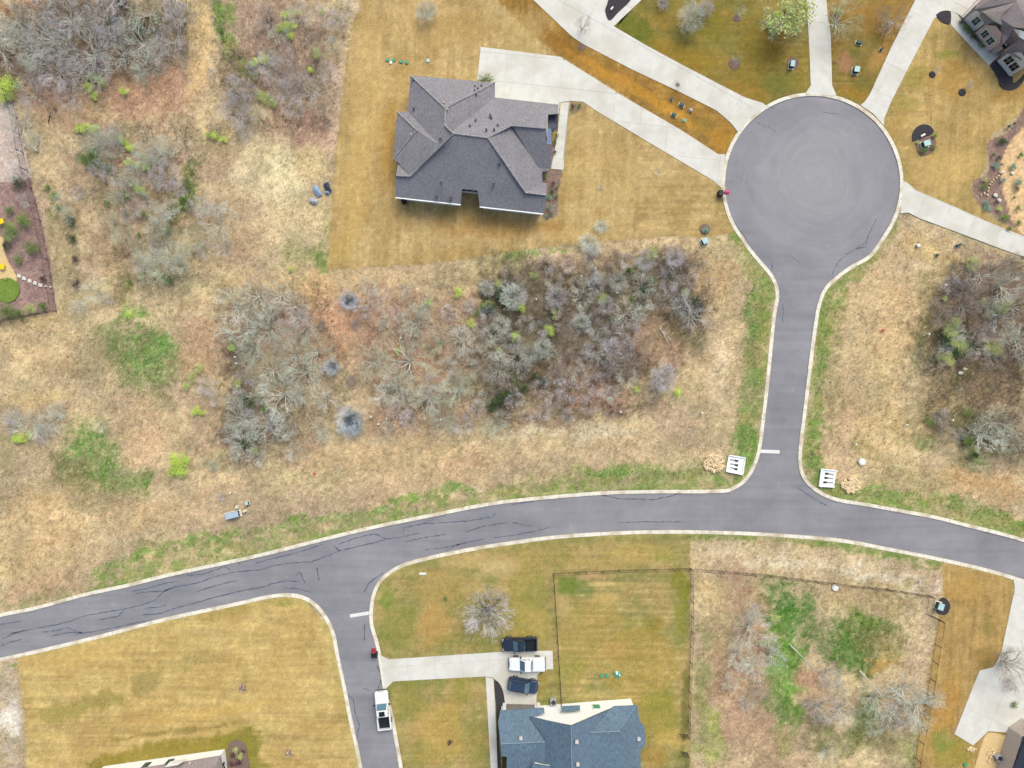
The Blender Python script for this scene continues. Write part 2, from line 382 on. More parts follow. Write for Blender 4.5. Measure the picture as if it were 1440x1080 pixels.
K1s, K2s, K3s = (smooth_pl(k) for k in (K1, K2, K3))
ROAD = K1s + K3s[::-1] + K2s[::-1]
ROADc = list(ROAD)

# ------------------------------------------------------------------ ground colours
def rgb(c): return np.array([lin(c[0])*GAIN[0], lin(c[1])*GAIN[1], lin(c[2])*GAIN[2]])*KALB
GOLD = (192, 158, 96)
# lawns: (outline, colour a, colour b, noise scale px, wildness)
LAWNS = [
 ([(511, -60), (508, 0), (497, 30), (486, 90), (479, 150), (472, 210), (466, 290), (462, 350), (460, 381), (520, 376), (600, 371), (660, 363), (740, 351), (790, 345), (850, 339), (950, 333), (1000, 334), (1035, 325), (1030, 200), (900, 120), (760, 40), (720, -60)], (192, 163, 108), (174, 144, 88)),
 ([(660, -60), (700, 0), (740, 40), (790, 82), (830, 105), (1010, 220), (1045, 210), (1045, 180), (800, 20), (760, -60)], (170, 128, 54), (148, 110, 48)),
 ([(900, -60), (850, 37), (1073, 150), (1150, 150), (1150, -60)], (152, 126, 52), (128, 118, 52)),
 ([(1150, -60), (1150, 150), (1225, 160), (1330, -60)], (158, 122, 54), (134, 114, 54)),
 ([(1330, -60), (1215, 150), (1262, 260), (1450, 340), (1450, 330), (1395, 308), (1365, 260), (1385, 240), (1395, 190), (1440, 155), (1560, 60), (1560, -60)], (192, 160, 98), (172, 144, 84)),
 ([(24, 928), (30, 980), (36, 1040), (40, 1200), (520, 1200), (500, 1060), (470, 890), (420, 835), (340, 845), (240, 868), (24, 920)], (200, 172, 106), (186, 156, 92)),
 ([(520, 890), (520, 840), (545, 800), (600, 783), (700, 762), (970, 745), (972, 800), (970, 1200), (570, 1200), (545, 1000)], (172, 148, 90), (148, 138, 80)),
 ([(1325, 792), (1325, 790), (1430, 813), (1430, 1200), (1275, 1200), (1291, 1040), (1307, 953), (1313, 907), (1320, 872), (1326, 840)], (182, 148, 86), (166, 134, 78)),
]
STRAW = (207, 183, 139); TAN = (186, 161, 130); LITTER = (178, 142, 116); PALE = (222, 198, 152)
GREEN = (98, 132, 62); DKGREEN = (74, 104, 50); OLIVE = (140, 130, 82); DARK = (104, 86, 70); MUD = (138, 112, 94); VIV = (84, 140, 46)
# blobs: cx, cy, rx, ry, angle, colour, strength
BL = [
 # top-left woods floor
 (120, 60, 150, 90, 0, (150, 122, 102), .8), (150, 40, 60, 35, 0, (104, 84, 68), .7), (60, 70, 60, 40, 20, (124, 102, 86), .6), (210, 45, 40, 30, 0, (116, 96, 78), .6), (10, 90, 40, 20, 0, (178, 134, 98), .7), (20, 8, 40, 20, 0, (196, 142, 108), .6),
 (130, 130, 150, 50, 0, (180, 138, 112), .8), (210, 130, 90, 45, 0, (184, 142, 114), .7), (100, 165, 80, 25, 0, (200, 164, 128), .7),
 (275, 60, 16, 90, 0, (212, 178, 124), .9), (288, 20, 10, 60, 0, (222, 190, 132), .8),
 (310, 20, 12, 40, 0, (90, 116, 50), .9), (322, 75, 24, 20, 35, (64, 98, 34), .95), (345, 92, 22, 12, 40, (70, 104, 40), .9), (314, 40, 8, 22, 0, (72, 120, 80), .8),
 (400, 60, 90, 90, 0, (168, 136, 122), .8), (430, 180, 70, 40, 0, (180, 142, 122), .8), (340, 30, 30, 40, 0, (176, 146, 130), .7), (470, 150, 12, 70, 5, (214, 184, 158), .8),
 (330, 120, 40, 60, 0, (128, 110, 92), .5),
 # bare pale dirt
 (385, 250, 62, 62, 10, (228, 208, 164), 1), (400, 320, 60, 40, 10, (218, 194, 148), .8), (360, 215, 40, 22, 0, (226, 204, 158), .8), (440, 225, 22, 34, 0, (216, 190, 140), .8),
 # left middle scrub
 (180, 260, 110, 80, 0, (188, 150, 126), .6), (240, 280, 40, 60, 20, (150, 130, 92), .6), (135, 220, 26, 14, 10, (84, 118, 84), .8), (150, 270, 50, 40, 0, (136, 138, 88), .5), (265, 270, 10, 35, 10, (104, 128, 60), .75), (270, 235, 8, 14, 0, (84, 120, 44), .8), (250, 290, 14, 20, 20, (96, 118, 58), .6), (225, 310, 30, 30, 0, (138, 130, 88), .5),
 (300, 200, 40, 40, 0, (174, 146, 110), .5), (265, 215, 12, 16, 0, (222, 192, 164), .8), (320, 320, 60, 70, 0, (196, 164, 128), .6),
 (70, 300, 12, 40, 0, (120, 130, 70), .6), (95, 350, 25, 60, 0, (150, 138, 90), .5), (160, 360, 30, 40, 0, (166, 130, 94), .5), (110, 345, 16, 14, 0, (218, 190, 150), .6),
 (240, 400, 50, 20, 0, (140, 134, 104), .5), (175, 410, 16, 30, 15, (128, 112, 66), .85), (190, 440, 18, 10, 25, (104, 156, 56), .8), (182, 395, 10, 6, 0, (96, 140, 50), .7),
 (200, 498, 66, 50, 35, (98, 138, 66), .85), (160, 480, 40, 34, 30, (128, 134, 86), .6), (230, 530, 30, 30, 20, (116, 132, 76), .6), (120, 510, 50, 40, 0, (150, 130, 96), .5), (215, 560, 30, 30, 0, (132, 122, 84), .5),
 (50, 490, 70, 40, 0, (214, 182, 136), .7), (60, 440, 50, 20, -10, (200, 172, 120), .6), (265, 510, 26, 40, 30, (188, 156, 116), .6), (285, 480, 40, 60, 0, (196, 158, 122), .6),
 (50, 560, 60, 12, 0, (206, 176, 118), .6), (60, 590, 60, 18, 0, (158, 132, 112), .5),
 (125, 640, 50, 54, 30, (92, 132, 62), .85), (165, 670, 46, 30, 20, (106, 136, 66), .8), (95, 660, 30, 40, 0, (134, 124, 84), .6), (205, 672, 14, 16, 0, (88, 132, 48), .85), (110, 690, 60, 30, 0, (150, 134, 92), .5),
 (205, 620, 46, 26, -30, (222, 190, 146), .85), (200, 600, 40, 60, -30, (204, 168, 130), .6), (290, 600, 40, 50, 0, (178, 146, 120), .6),
 (10, 640, 20, 50, 0, (154, 152, 100), .5), (300, 655, 20, 10, 0, (122, 128, 90), .6), (320, 690, 60, 30, 0, (214, 182, 140), .6), (330, 700, 30, 20, 0, (188, 160, 130), .5),
 (60, 740, 80, 60, 0, (214, 180, 128), .7), (180, 720, 70, 30, 0, (208, 174, 126), .6), (250, 720, 60, 30, 0, (216, 184, 138), .5), (30, 790, 60, 40, 0, (206, 174, 122), .6), (60, 830, 60, 20, -12, (196, 156, 116), .5),
 # verge greens west
 (185, 785, 60, 8, -20, (108, 138, 62), .8), (260, 765, 80, 7, -15, (112, 140, 62), .8), (150, 805, 40, 8, -25, (112, 140, 60), .7), (340, 750, 50, 6, -14, (110, 142, 60), .8), (430, 730, 40, 7, -12, (112, 144, 64), .8), (205, 765, 20, 8, 0, (124, 134, 78), .7), (30, 848, 50, 6, -14, (128, 138, 74), .7), (480, 722, 50, 8, -10, (116, 144, 70), .7),
 # centre lot
 (400, 470, 100, 70, 0, (184, 144, 118), .75), (480, 470, 60, 60, 0, (192, 146, 118), .75), (560, 470, 90, 80, 0, (186, 140, 116), .75), (640, 480, 70, 90, 0, (180, 138, 116), .7), (450, 430, 60, 40, 0, (196, 150, 116), .6),
 (420, 400, 90, 20, 0, (212, 172, 120), .6), (520, 390, 60, 16, 0, (214, 182, 136), .6), (620, 378, 90, 12, -3, (204, 172, 132), .6), (640, 395, 60, 12, 0, (150, 138, 94), .5), (450, 360, 10, 22, 0, (118, 138, 74), .85), (425, 355, 40, 14, 0, (126, 146, 76), .5),
 (600, 590, 120, 25, 0, (188, 146, 118), .7), (340, 590, 40, 60, 15, (112, 92, 74), .85), (330, 510, 20, 50, 0, (118, 96, 84), .8), (380, 600, 40, 30, -20, (130, 106, 88), .7), (370, 560, 50, 40, 0, (132, 108, 90), .5),
 (350, 640, 30, 24, 0, (150, 122, 104), .6), (420, 640, 40, 24, 0, (188, 152, 124), .6), (470, 665, 30, 18, 0, (164, 150, 108), .6), (440, 630, 30, 20, 0, (196, 160, 136), .5),
 (560, 640, 160, 24, 0, (212, 178, 130), .7), (600, 665, 140, 20, -4, (210, 178, 134), .6), (760, 625, 130, 26, 0, (212, 184, 140), .7), (750, 605, 110, 8, -2, (226, 206, 170), .7), (840, 610, 50, 10, 0, (226, 208, 174), .6), (880, 640, 60, 22, 0, (206, 176, 138), .6), (650, 655, 30, 18, 0, (192, 152, 124), .5), (560, 690, 90, 18, -8, (206, 174, 134), .6),
 # thicket floor: litter coloured darker to paint in shade between crowns
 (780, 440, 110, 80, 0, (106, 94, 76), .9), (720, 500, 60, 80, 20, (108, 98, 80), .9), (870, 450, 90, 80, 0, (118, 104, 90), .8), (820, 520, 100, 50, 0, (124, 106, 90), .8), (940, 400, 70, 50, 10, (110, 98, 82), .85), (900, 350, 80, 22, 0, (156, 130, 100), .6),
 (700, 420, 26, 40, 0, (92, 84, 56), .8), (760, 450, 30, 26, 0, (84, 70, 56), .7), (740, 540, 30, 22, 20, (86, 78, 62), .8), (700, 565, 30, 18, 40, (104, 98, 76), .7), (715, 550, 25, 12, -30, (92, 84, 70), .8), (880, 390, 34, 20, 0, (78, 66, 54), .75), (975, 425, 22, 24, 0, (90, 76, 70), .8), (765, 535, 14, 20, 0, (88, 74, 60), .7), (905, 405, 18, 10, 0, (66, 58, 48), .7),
 (930, 480, 60, 50, 0, (166, 132, 110), .85), (915, 470, 30, 26, 0, (180, 140, 112), .7), (960, 470, 26, 30, 0, (132, 122, 80), .6), (985, 480, 16, 26, 0, (120, 116, 74), .7), (780, 590, 80, 16, 0, (156, 122, 102), .7), (880, 570, 70, 16, 0, (160, 130, 108), .7), (800, 545, 60, 40, 0, (176, 136, 112), .6), (840, 560, 60, 30, 0, (176, 134, 114), .5),
 (700, 375, 60, 14, 0, (154, 146, 100), .6), (740, 358, 30, 8, -3, (112, 150, 66), .75), (700, 360, 50, 6, -4, (140, 150, 84), .5), (780, 348, 20, 5, 0, (112, 142, 62), .7), (800, 365, 60, 14, 0, (184, 150, 124), .6), (900, 345, 90, 9, -3, (222, 192, 150), .75), (960, 350, 40, 20, 0, (216, 188, 144), .7),
 (1020, 450, 34, 110, -3, (212, 184, 140), .85), (1000, 540, 26, 90, 8, (204, 174, 132), .7), (1010, 400, 30, 40, 0, (206, 172, 124), .7), (1010, 520, 14, 60, 12, (222, 200, 166), .5),
 (1072, 400, 18, 60, 0, (128, 140, 70), .7), (1062, 470, 16, 60, 0, (120, 142, 66), .75), (1054, 570, 16, 70, 5, (122, 138, 66), .75), (1048, 640, 26, 40, 10, (108, 142, 64), .85), (1050, 610, 18, 24, 10, (92, 138, 70), .8), (1056, 440, 8, 60, 0, (84, 132, 54), .75), (1072, 480, 10, 60, 2, (150, 134, 76), .5), (1040, 330, 22, 26, 40, (132, 140, 66), .7), (1020, 355, 20, 12, 0, (202, 172, 140), .6),
 (880, 665, 80, 14, 0, (112, 142, 62), .85), (860, 668, 24, 10, 0, (90, 134, 58), .7), (780, 680, 60, 10, 0, (132, 144, 74), .7), (960, 675, 60, 14, 0, (120, 140, 66), .7), (700, 692, 50, 8, -6, (128, 142, 74), .6), (640, 686, 40, 8, -8, (96, 144, 56), .8), (600, 700, 40, 7, -10, (112, 146, 62), .75), (560, 706, 40, 6, -12, (116, 146, 66), .7), (950, 682, 60, 4, 0, (218, 190, 150), .6), (990, 660, 40, 14, 0, (130, 136, 72), .6), (520, 722, 40, 8, -14, (108, 148, 72), .7), (395, 745, 40, 8, -12, (120, 148, 70), .6),
 # east lot
 (1210, 450, 60, 110, 0, (206, 178, 132), .7), (1260, 450, 40, 90, 0, (208, 174, 124), .6), (1180, 600, 40, 100, 0, (200, 168, 130), .7), (1240, 600, 50, 90, 0, (206, 174, 120), .6), (1220, 350, 60, 30, 0, (196, 164, 126), .6), (1300, 345, 60, 20, 20, (190, 160, 104), .6), (1310, 345, 14, 8, 0, (218, 190, 130), .6),
 (1165, 440, 14, 40, 0, (118, 142, 70), .8), (1157, 500, 12, 60, 3, (116, 140, 70), .8), (1150, 580, 14, 60, 3, (120, 140, 68), .8), (1144, 640, 12, 50, 0, (112, 146, 66), .85), (1180, 440, 12, 60, 5, (150, 142, 82), .5), (1175, 530, 12, 60, 5, (142, 136, 80), .5), (1190, 400, 30, 30, 0, (186, 156, 120), .5), (1170, 400, 16, 20, 30, (120, 146, 64), .6), (1225, 345, 20, 8, -35, (124, 148, 62), .7),
 (1360, 470, 80, 90, 0, (126, 104, 86), .85), (1390, 400, 70, 50, 0, (142, 118, 106), .7), (1350, 480, 40, 40, 0, (84, 72, 58), .8), (1400, 540, 70, 50, 0, (132, 106, 82), .8), (1390, 620, 70, 50, 0, (140, 122, 98), .75), (1440, 470, 60, 60, 0, (120, 96, 82), .7), (1320, 560, 50, 60, 0, (150, 130, 92), .7), (1310, 600, 60, 40, 0, (160, 140, 94), .6), (1300, 620, 24, 14, 0, (112, 128, 70), .7), (1365, 640, 26, 26, 0, (102, 130, 78), .7), (1360, 590, 20, 16, 0, (98, 112, 66), .6), (1295, 480, 16, 60, 0, (130, 126, 78), .7), (1360, 530, 30, 16, 0, (118, 112, 62), .6), (1300, 420, 20, 40, 0, (162, 146, 92), .6), (1340, 375, 40, 16, 10, (172, 146, 90), .6),
 (1380, 680, 80, 26, 10, (204, 162, 106), .7), (1300, 680, 60, 20, 0, (184, 162, 110), .6), (1250, 680, 40, 20, 0, (178, 158, 108), .5), (1205, 630, 20, 12, 0, (150, 140, 80), .6), (1380, 695, 60, 10, 8, (218, 180, 136), .5), (1230, 690, 50, 10, 4, (112, 142, 60), .8), (1310, 702, 60, 12, 6, (116, 144, 58), .8), (1390, 722, 60, 14, 14, (112, 140, 54), .85), (1440, 740, 40, 14, 16, (124, 144, 58), .8), (1185, 690, 20, 12, 0, (120, 146, 64), .7),
 # south strip between road and fence
 (1090, 780, 120, 18, 2, (208, 182, 142), .9), (1200, 800, 120, 18, 6, (216, 192, 154), .9), (1230, 812, 90, 6, 9, (234, 222, 200), .7), (1090, 790, 60, 6, 3, (230, 214, 186), .6), (1290, 805, 40, 14, 8, (204, 174, 142), .7), (1318, 830, 8, 16, 0, (226, 206, 184), .8), (1020, 775, 50, 14, 0, (206, 186, 150), .7), (1176, 800, 4, 14, 0, (150, 148, 92), .6),
 (1240, 780, 60, 5, 8, (126, 146, 66), .7), (1300, 795, 36, 5, 10, (130, 146, 66), .7), (1120, 760, 80, 4, 3, (124, 144, 66), .7), (1000, 756, 60, 5, 0, (122, 146, 62), .7), (900, 757, 80, 4, 0, (130, 146, 70), .6),
 # fenced field right
 (1040, 940, 60, 150, 0, (186, 150, 120), .85), (1010, 880, 30, 60, 0, (170, 154, 108), .6), (1090, 1030, 80, 60, 0, (186, 152, 122), .8), (1000, 830, 26, 20, 0, (206, 176, 118), .6), (1050, 840, 30, 20, 0, (178, 140, 106), .6), (985, 1000, 16, 80, 0, (160, 158, 88), .7), (1000, 1040, 20, 50, 0, (150, 168, 66), .8), (990, 930, 10, 60, 0, (134, 146, 84), .6),
 (1210, 850, 80, 26, 4, (172, 152, 106), .75), (1260, 850, 40, 12, 0, (184, 152, 106), .5), (1200, 835, 60, 12, 4, (196, 166, 126), .5),
 (1108, 855, 38, 44, 0, (68, 116, 52), 1), (1115, 885, 34, 40, 0, (76, 124, 46), .9), (1103, 950, 30, 72, -3, (92, 142, 44), 1), (1115, 1000, 16, 26, 0, (80, 126, 40), .9), (1092, 925, 12, 40, 0, (124, 158, 60), .6), (1100, 1040, 16, 30, 0, (150, 156, 76), .6),
 (1200, 895, 66, 36, 8, (84, 118, 48), 1), (1195, 925, 56, 28, 20, (80, 114, 54), .9), (1240, 880, 40, 16, 20, (96, 122, 50), .8), (1250, 910, 44, 30, 10, (142, 132, 78), .7), (1255, 925, 22, 16, 0, (156, 138, 72), .6), (1300, 900, 16, 60, 5, (206, 178, 146), .7), (1290, 960, 24, 40, 0, (182, 152, 124), .6), (1240, 935, 20, 10, 0, (184, 144, 76), .7),
 (1220, 1010, 22, 40, 10, (84, 112, 46), .9), (1190, 1045, 60, 26, -10, (116, 124, 66), .8), (1240, 1040, 26, 30, 0, (126, 120, 74), .7), (1140, 950, 22, 22, 0, (186, 140, 112), .7), (1160, 980, 40, 30, 0, (186, 154, 120), .6), (1150, 1020, 24, 16, 0, (124, 118, 78), .7), (1280, 1060, 30, 30, 0, (160, 156, 100), .6), (1170, 935, 10, 8, 0, (146, 112, 90), .6), (1290, 1080, 10, 60, 0, (120, 142, 60), .5),
 # sw corner
 (10, 1000, 20, 90, 0, (210, 190, 168), .95), (14, 1010, 16, 24, 0, (232, 224, 212), .8), (16, 932, 14, 5, 0, (104, 132, 56), .8), (38, 1060, 5, 24, 0, (120, 138, 64), .6), (14, 1035, 20, 8, 0, (160, 156, 120), .6),
]
# patches inside lawns (blended after lawns)
BL2 = [
 (560, 200, 40, 130, 0, (184, 148, 86), .4), (700, 320, 110, 16, 0, (172, 128, 66), .5), (548, 200, 12, 60, 0, (176, 134, 66), .5), (520, 120, 30, 100, 3, (204, 172, 112), .5), (500, 260, 24, 90, 5, (204, 170, 106), .5), (620, 40, 80, 30, 0, (196, 162, 104), .4), (590, 15, 60, 20, 0, (204, 174, 122), .4), (660, 40, 60, 26, 0, (166, 140, 84), .4), (840, 240, 80, 50, 25, (190, 162, 104), .4), (800, 330, 60, 8, 0, (206, 174, 116), .4), (480, 350, 20, 24, 0, (198, 170, 100), .4), (760, 30, 26, 22, 40, (190, 164, 112), .35),  # orange-brown patches left of and below the grey roof paint in house shade
 (735, 38, 30, 26, 42, (186, 160, 104), .5), (720, 70, 40, 10, 0, (170, 152, 92), .4),
 (790, 60, 40, 10, 38, (150, 102, 40), .5), (900, 130, 120, 8, 30, (196, 142, 56), .6), (960, 165, 60, 8, 30, (192, 142, 58), .5), (960, 130, 60, 6, 27, (136, 104, 46), .6), (990, 175, 20, 12, 30, (132, 112, 54), .5), (1020, 195, 20, 20, 0, (176, 124, 46), .5),
 (890, 42, 34, 22, 20, (98, 108, 38), .7), (1000, 40, 24, 30, 0, (110, 110, 40), .5), (960, 80, 60, 20, 25, (158, 124, 44), .5), (1060, 80, 30, 50, 0, (150, 120, 44), .4), (1050, 130, 40, 14, 20, (164, 124, 50), .5), (1090, 60, 20, 30, 0, (132, 98, 40), .5), (1100, 115, 30, 14, 0, (108, 112, 44), .4),
 (1190, 88, 12, 18, 20, (164, 120, 90), .8), (1215, 120, 24, 12, 0, (108, 108, 46), .5), (1200, 75, 8, 8, 0, (96, 110, 44), .6), (1240, 30, 30, 30, 0, (146, 112, 52), .5), (1235, 85, 12, 20, 25, (186, 142, 82), .6), (1200, 130, 20, 10, 0, (168, 124, 46), .5),
 (1285, 110, 20, 18, 0, (150, 138, 66), .6), (1332, 77, 20, 8, 10, (140, 142, 62), .7), (1270, 145, 30, 16, 0, (148, 136, 66), .5), (1345, 110, 40, 30, 0, (180, 138, 70), .5), (1420, 130, 40, 16, -20, (166, 128, 66), .6), (1330, 235, 50, 30, 0, (202, 170, 108), .5), (1260, 180, 14, 30, 30, (176, 142, 80), .5),
 (145, 985, 34, 15, -8, (150, 136, 74), .75), (206, 958, 22, 20, -30, (152, 138, 84), .7), (85, 1002, 44, 14, -12, (154, 142, 78), .7), (265, 932, 46, 10, -8, (166, 150, 92), .5), (190, 1010, 26, 8, 0, (176, 140, 92), .5), (120, 920, 90, 16, -12, (206, 172, 104), .4), (400, 850, 16, 7, 0, (150, 148, 72), .6), (330, 860, 40, 10, -10, (172, 146, 84), .4), (300, 1000, 120, 10, -8, (206, 170, 100), .5), (400, 960, 50, 50, 0, (202, 170, 108), .35),
 (250, 1055, 120, 16, -8, (140, 126, 54), .85), (340, 1045, 38, 24, -5, (136, 128, 54), .85), (345, 1075, 36, 30, 0, (134, 126, 52), .8), (150, 1072, 30, 14, -10, (138, 124, 54), .8), (240, 1030, 110, 3.5, -8, (120, 106, 48), .5), (356, 1028, 18, 3, 20, (118, 108, 46), .5),
 (560, 880, 30, 40, 0, (130, 134, 62), .6), (545, 840, 14, 20, 0, (112, 138, 56), .6), (610, 880, 26, 40, 0, (190, 148, 84), .5), (660, 900, 50, 14, 0, (134, 134, 62), .5), (620, 830, 40, 30, 0, (184, 150, 88), .4), (680, 790, 60, 14, 0, (196, 168, 112), .6), (700, 800, 30, 14, 0, (200, 176, 130), .5), (740, 830, 30, 50, 0, (150, 142, 68), .5), (750, 880, 30, 30, 0, (178, 156, 82), .5), (770, 780, 60, 20, 0, (160, 142, 78), .4),
 (575, 985, 22, 26, 0, (142, 136, 62), .5), (620, 1030, 40, 50, 0, (196, 160, 84), .5), (600, 960, 50, 6, 0, (110, 128, 48), .4), (650, 970, 20, 26, 0, (150, 140, 62), .5), (590, 1060, 24, 20, 0, (138, 136, 60), .4), (668, 1050, 18, 40, 0, (152, 140, 66), .4),
 (800, 822, 20, 16, 0, (108, 128, 52), .8), (825, 830, 14, 14, 0, (116, 128, 74), .7), (830, 810, 20, 5, 0, (196, 160, 118), .7), (790, 850, 16, 20, 0, (182, 158, 104), .7), (850, 842, 24, 10, 0, (196, 168, 104), .7), (850, 822, 24, 5, 0, (214, 186, 122), .7), (918, 880, 16, 14, 0, (130, 124, 50), .7), (960, 825, 14, 26, 0, (128, 128, 44), .8), (958, 870, 10, 30, 0, (132, 132, 50), .6), (900, 930, 60, 60, 0, (188, 150, 74), .4), (830, 890, 50, 50, 0, (184, 150, 82), .4), (800, 940, 30, 30, 0, (150, 142, 62), .4), (850, 790, 70, 8, 0, (178, 152, 88), .5), (900, 775, 60, 10, 0, (186, 160, 92), .5), (935, 783, 26, 8, 0, (148, 150, 70), .5), (925, 1000, 30, 40, 0, (150, 140, 54), .6), (945, 1040, 24, 16, 0, (206, 172, 96), .5), (920, 1065, 20, 14, 0, (176, 136, 66), .5), (760, 962, 12, 20, 0, (150, 134, 60), .5), (962, 1000, 6, 60, 0, (96, 100, 44), .6),
 (1390, 880, 12, 14, 0, (142, 128, 70), .6), (1388, 850, 8, 10, 0, (160, 128, 76), .5), (1360, 830, 30, 20, 0, (188, 150, 84), .5), (1330, 1000, 20, 60, 15, (186, 138, 66), .5), (1340, 1060, 30, 24, 0, (152, 142, 62), .7), (1325, 1040, 16, 20, 0, (120, 138, 70), .6), (1385, 925, 14, 16, 0, (146, 122, 66), .7), (1400, 1060, 24, 26, 0, (184, 146, 102), .9), (1310, 800, 0.1, 0.1, 0, (0, 0, 0), 0),
]
# beds, gardens: outline, colour
BEDS = [
 ([(-60, 120), (14, 130), (24, 160), (38, 215), (46, 265), (60, 310), (69, 365), (80, 438), (0, 452), (-60, 462)], (160, 132, 124)),
 ([(-60, 120), (14, 130), (22, 160), (36, 215), (44, 250), (10, 256), (-60, 250)], (204, 184, 172)),
 ([(1430, 168), (1440, 150), (1560, 90), (1560, 400), (1440, 334), (1428, 322), (1404, 305), (1396, 300), (1380, 292), (1370, 280), (1366, 262), (1372, 252), (1388, 246), (1392, 232), (1388, 206), (1392, 196), (1408, 190), (1420, 184)], (150, 124, 112)),
 ([(1440, 178), (1560, 120), (1560, 390), (1440, 332), (1428, 318), (1420, 300), (1412, 270), (1408, 255), (1406, 235), (1412, 215), (1424, 195)], (222, 186, 140)),
 ([(788, 187), (776, 200), (776, 235), (762, 240), (762, 306), (770, 309), (784, 304), (786, 270), (792, 240), (792, 187)], (140, 118, 106)),
 ([(786, 143), (790, 190), (784, 190), (780, 150)], (150, 130, 108)),
 ([(801, 142), (823, 145), (816, 156), (802, 162)], (150, 134, 104)),
]
VERGES = [
 [(1045, 330), (1075, 385), (1090, 410), (1086, 450), (1078, 540), (1068, 620), (1056, 655), (1040, 680), (1000, 690), (880, 692), (700, 705), (640, 716), (640, 702), (700, 690), (860, 668), (960, 674), (1000, 662), (1028, 630), (1040, 560), (1052, 480), (1056, 400), (1040, 370), (1022, 345), (1030, 330)],
 [(1228, 358), (1185, 388), (1163, 408), (1153, 450), (1145, 510), (1136, 577), (1129, 640), (1133, 668), (1150, 690), (1180, 702), (1270, 718), (1450, 762), (1450, 738), (1350, 706), (1270, 690), (1200, 692), (1165, 674), (1152, 620), (1162, 520), (1172, 450), (1190, 410), (1238, 366)],
 [(110, 842), (180, 822), (240, 808), (360, 781), (460, 756), (560, 733), (640, 718), (640, 694), (560, 712), (470, 730), (380, 752), (300, 768), (225, 776), (160, 806)],
 [(300, -10), (332, -10), (328, 50), (345, 80), (365, 104), (350, 112), (320, 92), (308, 60)],
 [(456, 290), (466, 290), (464, 384), (446, 386), (440, 350), (454, 330)],
 [(525, 835), (546, 800), (600, 782), (720, 759), (887, 745), (1080, 748), (1250, 770), (1320, 788), (1320, 796), (1240, 782), (1080, 758), (887, 757), (720, 772), (600, 795), (552, 815), (530, 850)],
]
def ground_color(px, py):
    shp = px.shape
    wx = (fbm(px/22, py/22, 3)-.5)*34+(fbm(px/6, py/6, 5, 3)-.5)*14
    wy = (fbm(px/22, py/22, 4)-.5)*34+(fbm(px/6, py/6, 6, 3)-.5)*14
    n1 = fbm(px/60, py/60, 8, 5)[..., None]; n2 = fbm(px/9, py/9, 9, 4)[..., None]; n3 = fbm(px/3.2, py/3.2, 12, 3)[..., None]
    t = np.clip((n1-.5)*3.2+.5, 0, 1)
    c = rgb(STRAW)*t+rgb(TAN)*(1-t)
    wild = np.ones(shp)
    gmask = np.clip((fbm(px/9, py/9, 27, 4)-.30)*4.5, .6, 1)
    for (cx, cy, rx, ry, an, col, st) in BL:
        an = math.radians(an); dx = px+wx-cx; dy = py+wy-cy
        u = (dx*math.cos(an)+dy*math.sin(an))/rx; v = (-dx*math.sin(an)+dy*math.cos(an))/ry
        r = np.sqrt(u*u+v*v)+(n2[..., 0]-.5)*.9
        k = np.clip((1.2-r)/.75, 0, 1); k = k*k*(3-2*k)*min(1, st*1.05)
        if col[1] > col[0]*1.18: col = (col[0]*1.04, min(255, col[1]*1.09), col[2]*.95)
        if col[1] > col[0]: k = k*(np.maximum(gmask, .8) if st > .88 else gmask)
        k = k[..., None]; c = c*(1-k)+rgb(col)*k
    # speckle of the wild ground: straw flecks, brown litter, green shoots
    f1 = np.clip((fbm(px/2.6, py/2.6, 21, 3)-.56)*5, 0, 1)[..., None]*.45
    c = c*(1-f1)+rgb((222, 198, 156))*f1*.9+c*f1*.1
    f2 = np.clip((fbm(px/3.4, py/3.4, 22, 3)-.57)*5, 0, 1)[..., None]*.4
    c = c*(1-f2)+rgb((132, 104, 78))*f2
    f3 = np.clip((fbm(px/40, py/40, 24, 3)-.44)*4, 0, 1)*np.clip((fbm(px/4, py/4, 23, 3)-.52)*5, 0, 1)
    c = c*(1-f3[..., None]*.4)+rgb((118, 132, 70))*f3[..., None]*.4
    c = c*(.80+.40*n3)*(.80+.40*n2)
    mid = fbm(px/26, py/26, 94, 4)[..., None]; c = c*(.72+.56*mid)
    gy = np.clip((fbm(px/34, py/34, 95, 4)-.5)*5, 0, 1)[..., None]*.35; c = c*(1-gy)+rgb((158, 146, 116))*gy*(.8+.4*n2)
    lum = (c*np.array([.3, .59, .11])).sum(-1, keepdims=True); c = c*.93+lum*np.array([1.02, 1.0, .90])*.07
    vn = np.clip((fbm(px/13, py/13, 96, 4)-.36)*4.5, .15, 1); vt = np.clip((fbm(px/30, py/9, 97, 3)-.5)*6, 0, 1)[..., None]
    for vp in VERGES:
        m = inside(px+wx*.25, py+wy*.25, vp); k = (m*vn*.72)[..., None]; vc = rgb((120, 144, 72))*(1-vt)+rgb((156, 150, 92))*vt
        c = c*(1-k)+vc*k*(.72+.56*n3)*(.85+.3*n2)
    # lawns
    wl = (fbm(px/8, py/8, 31, 3)-.5)*3.0; wm = (fbm(px/8, py/8, 32, 3)-.5)*3.0
    L = np.zeros(shp, bool); lc = np.zeros(shp+(3,))
    for out, ca, cb in LAWNS:
        m = inside(px+wl, py+wm, out)
        tt = np.clip((fbm(px/30, py/30, 41, 4)-.5)*3+.5, 0, 1)[..., None]
        q = rgb(ca)*tt+rgb(cb)*(1-tt)
        lc = np.where(m[..., None], q, lc); L |= m
    wild = np.where(L, .15, wild)
    se = inside(px, py, LAWNS[6][0])
    fl = inside(px, py, [(779, 808), (968, 801), (966, 985), (790, 985)])
    ml = np.clip((np.sin((py-(px-870)*.035+wx*.06)*2*math.pi/9.4)-.55)*3, 0, 1)*np.clip((fbm(px/20, py/20, 55, 3)-.3)*3, 0, 1)*fl
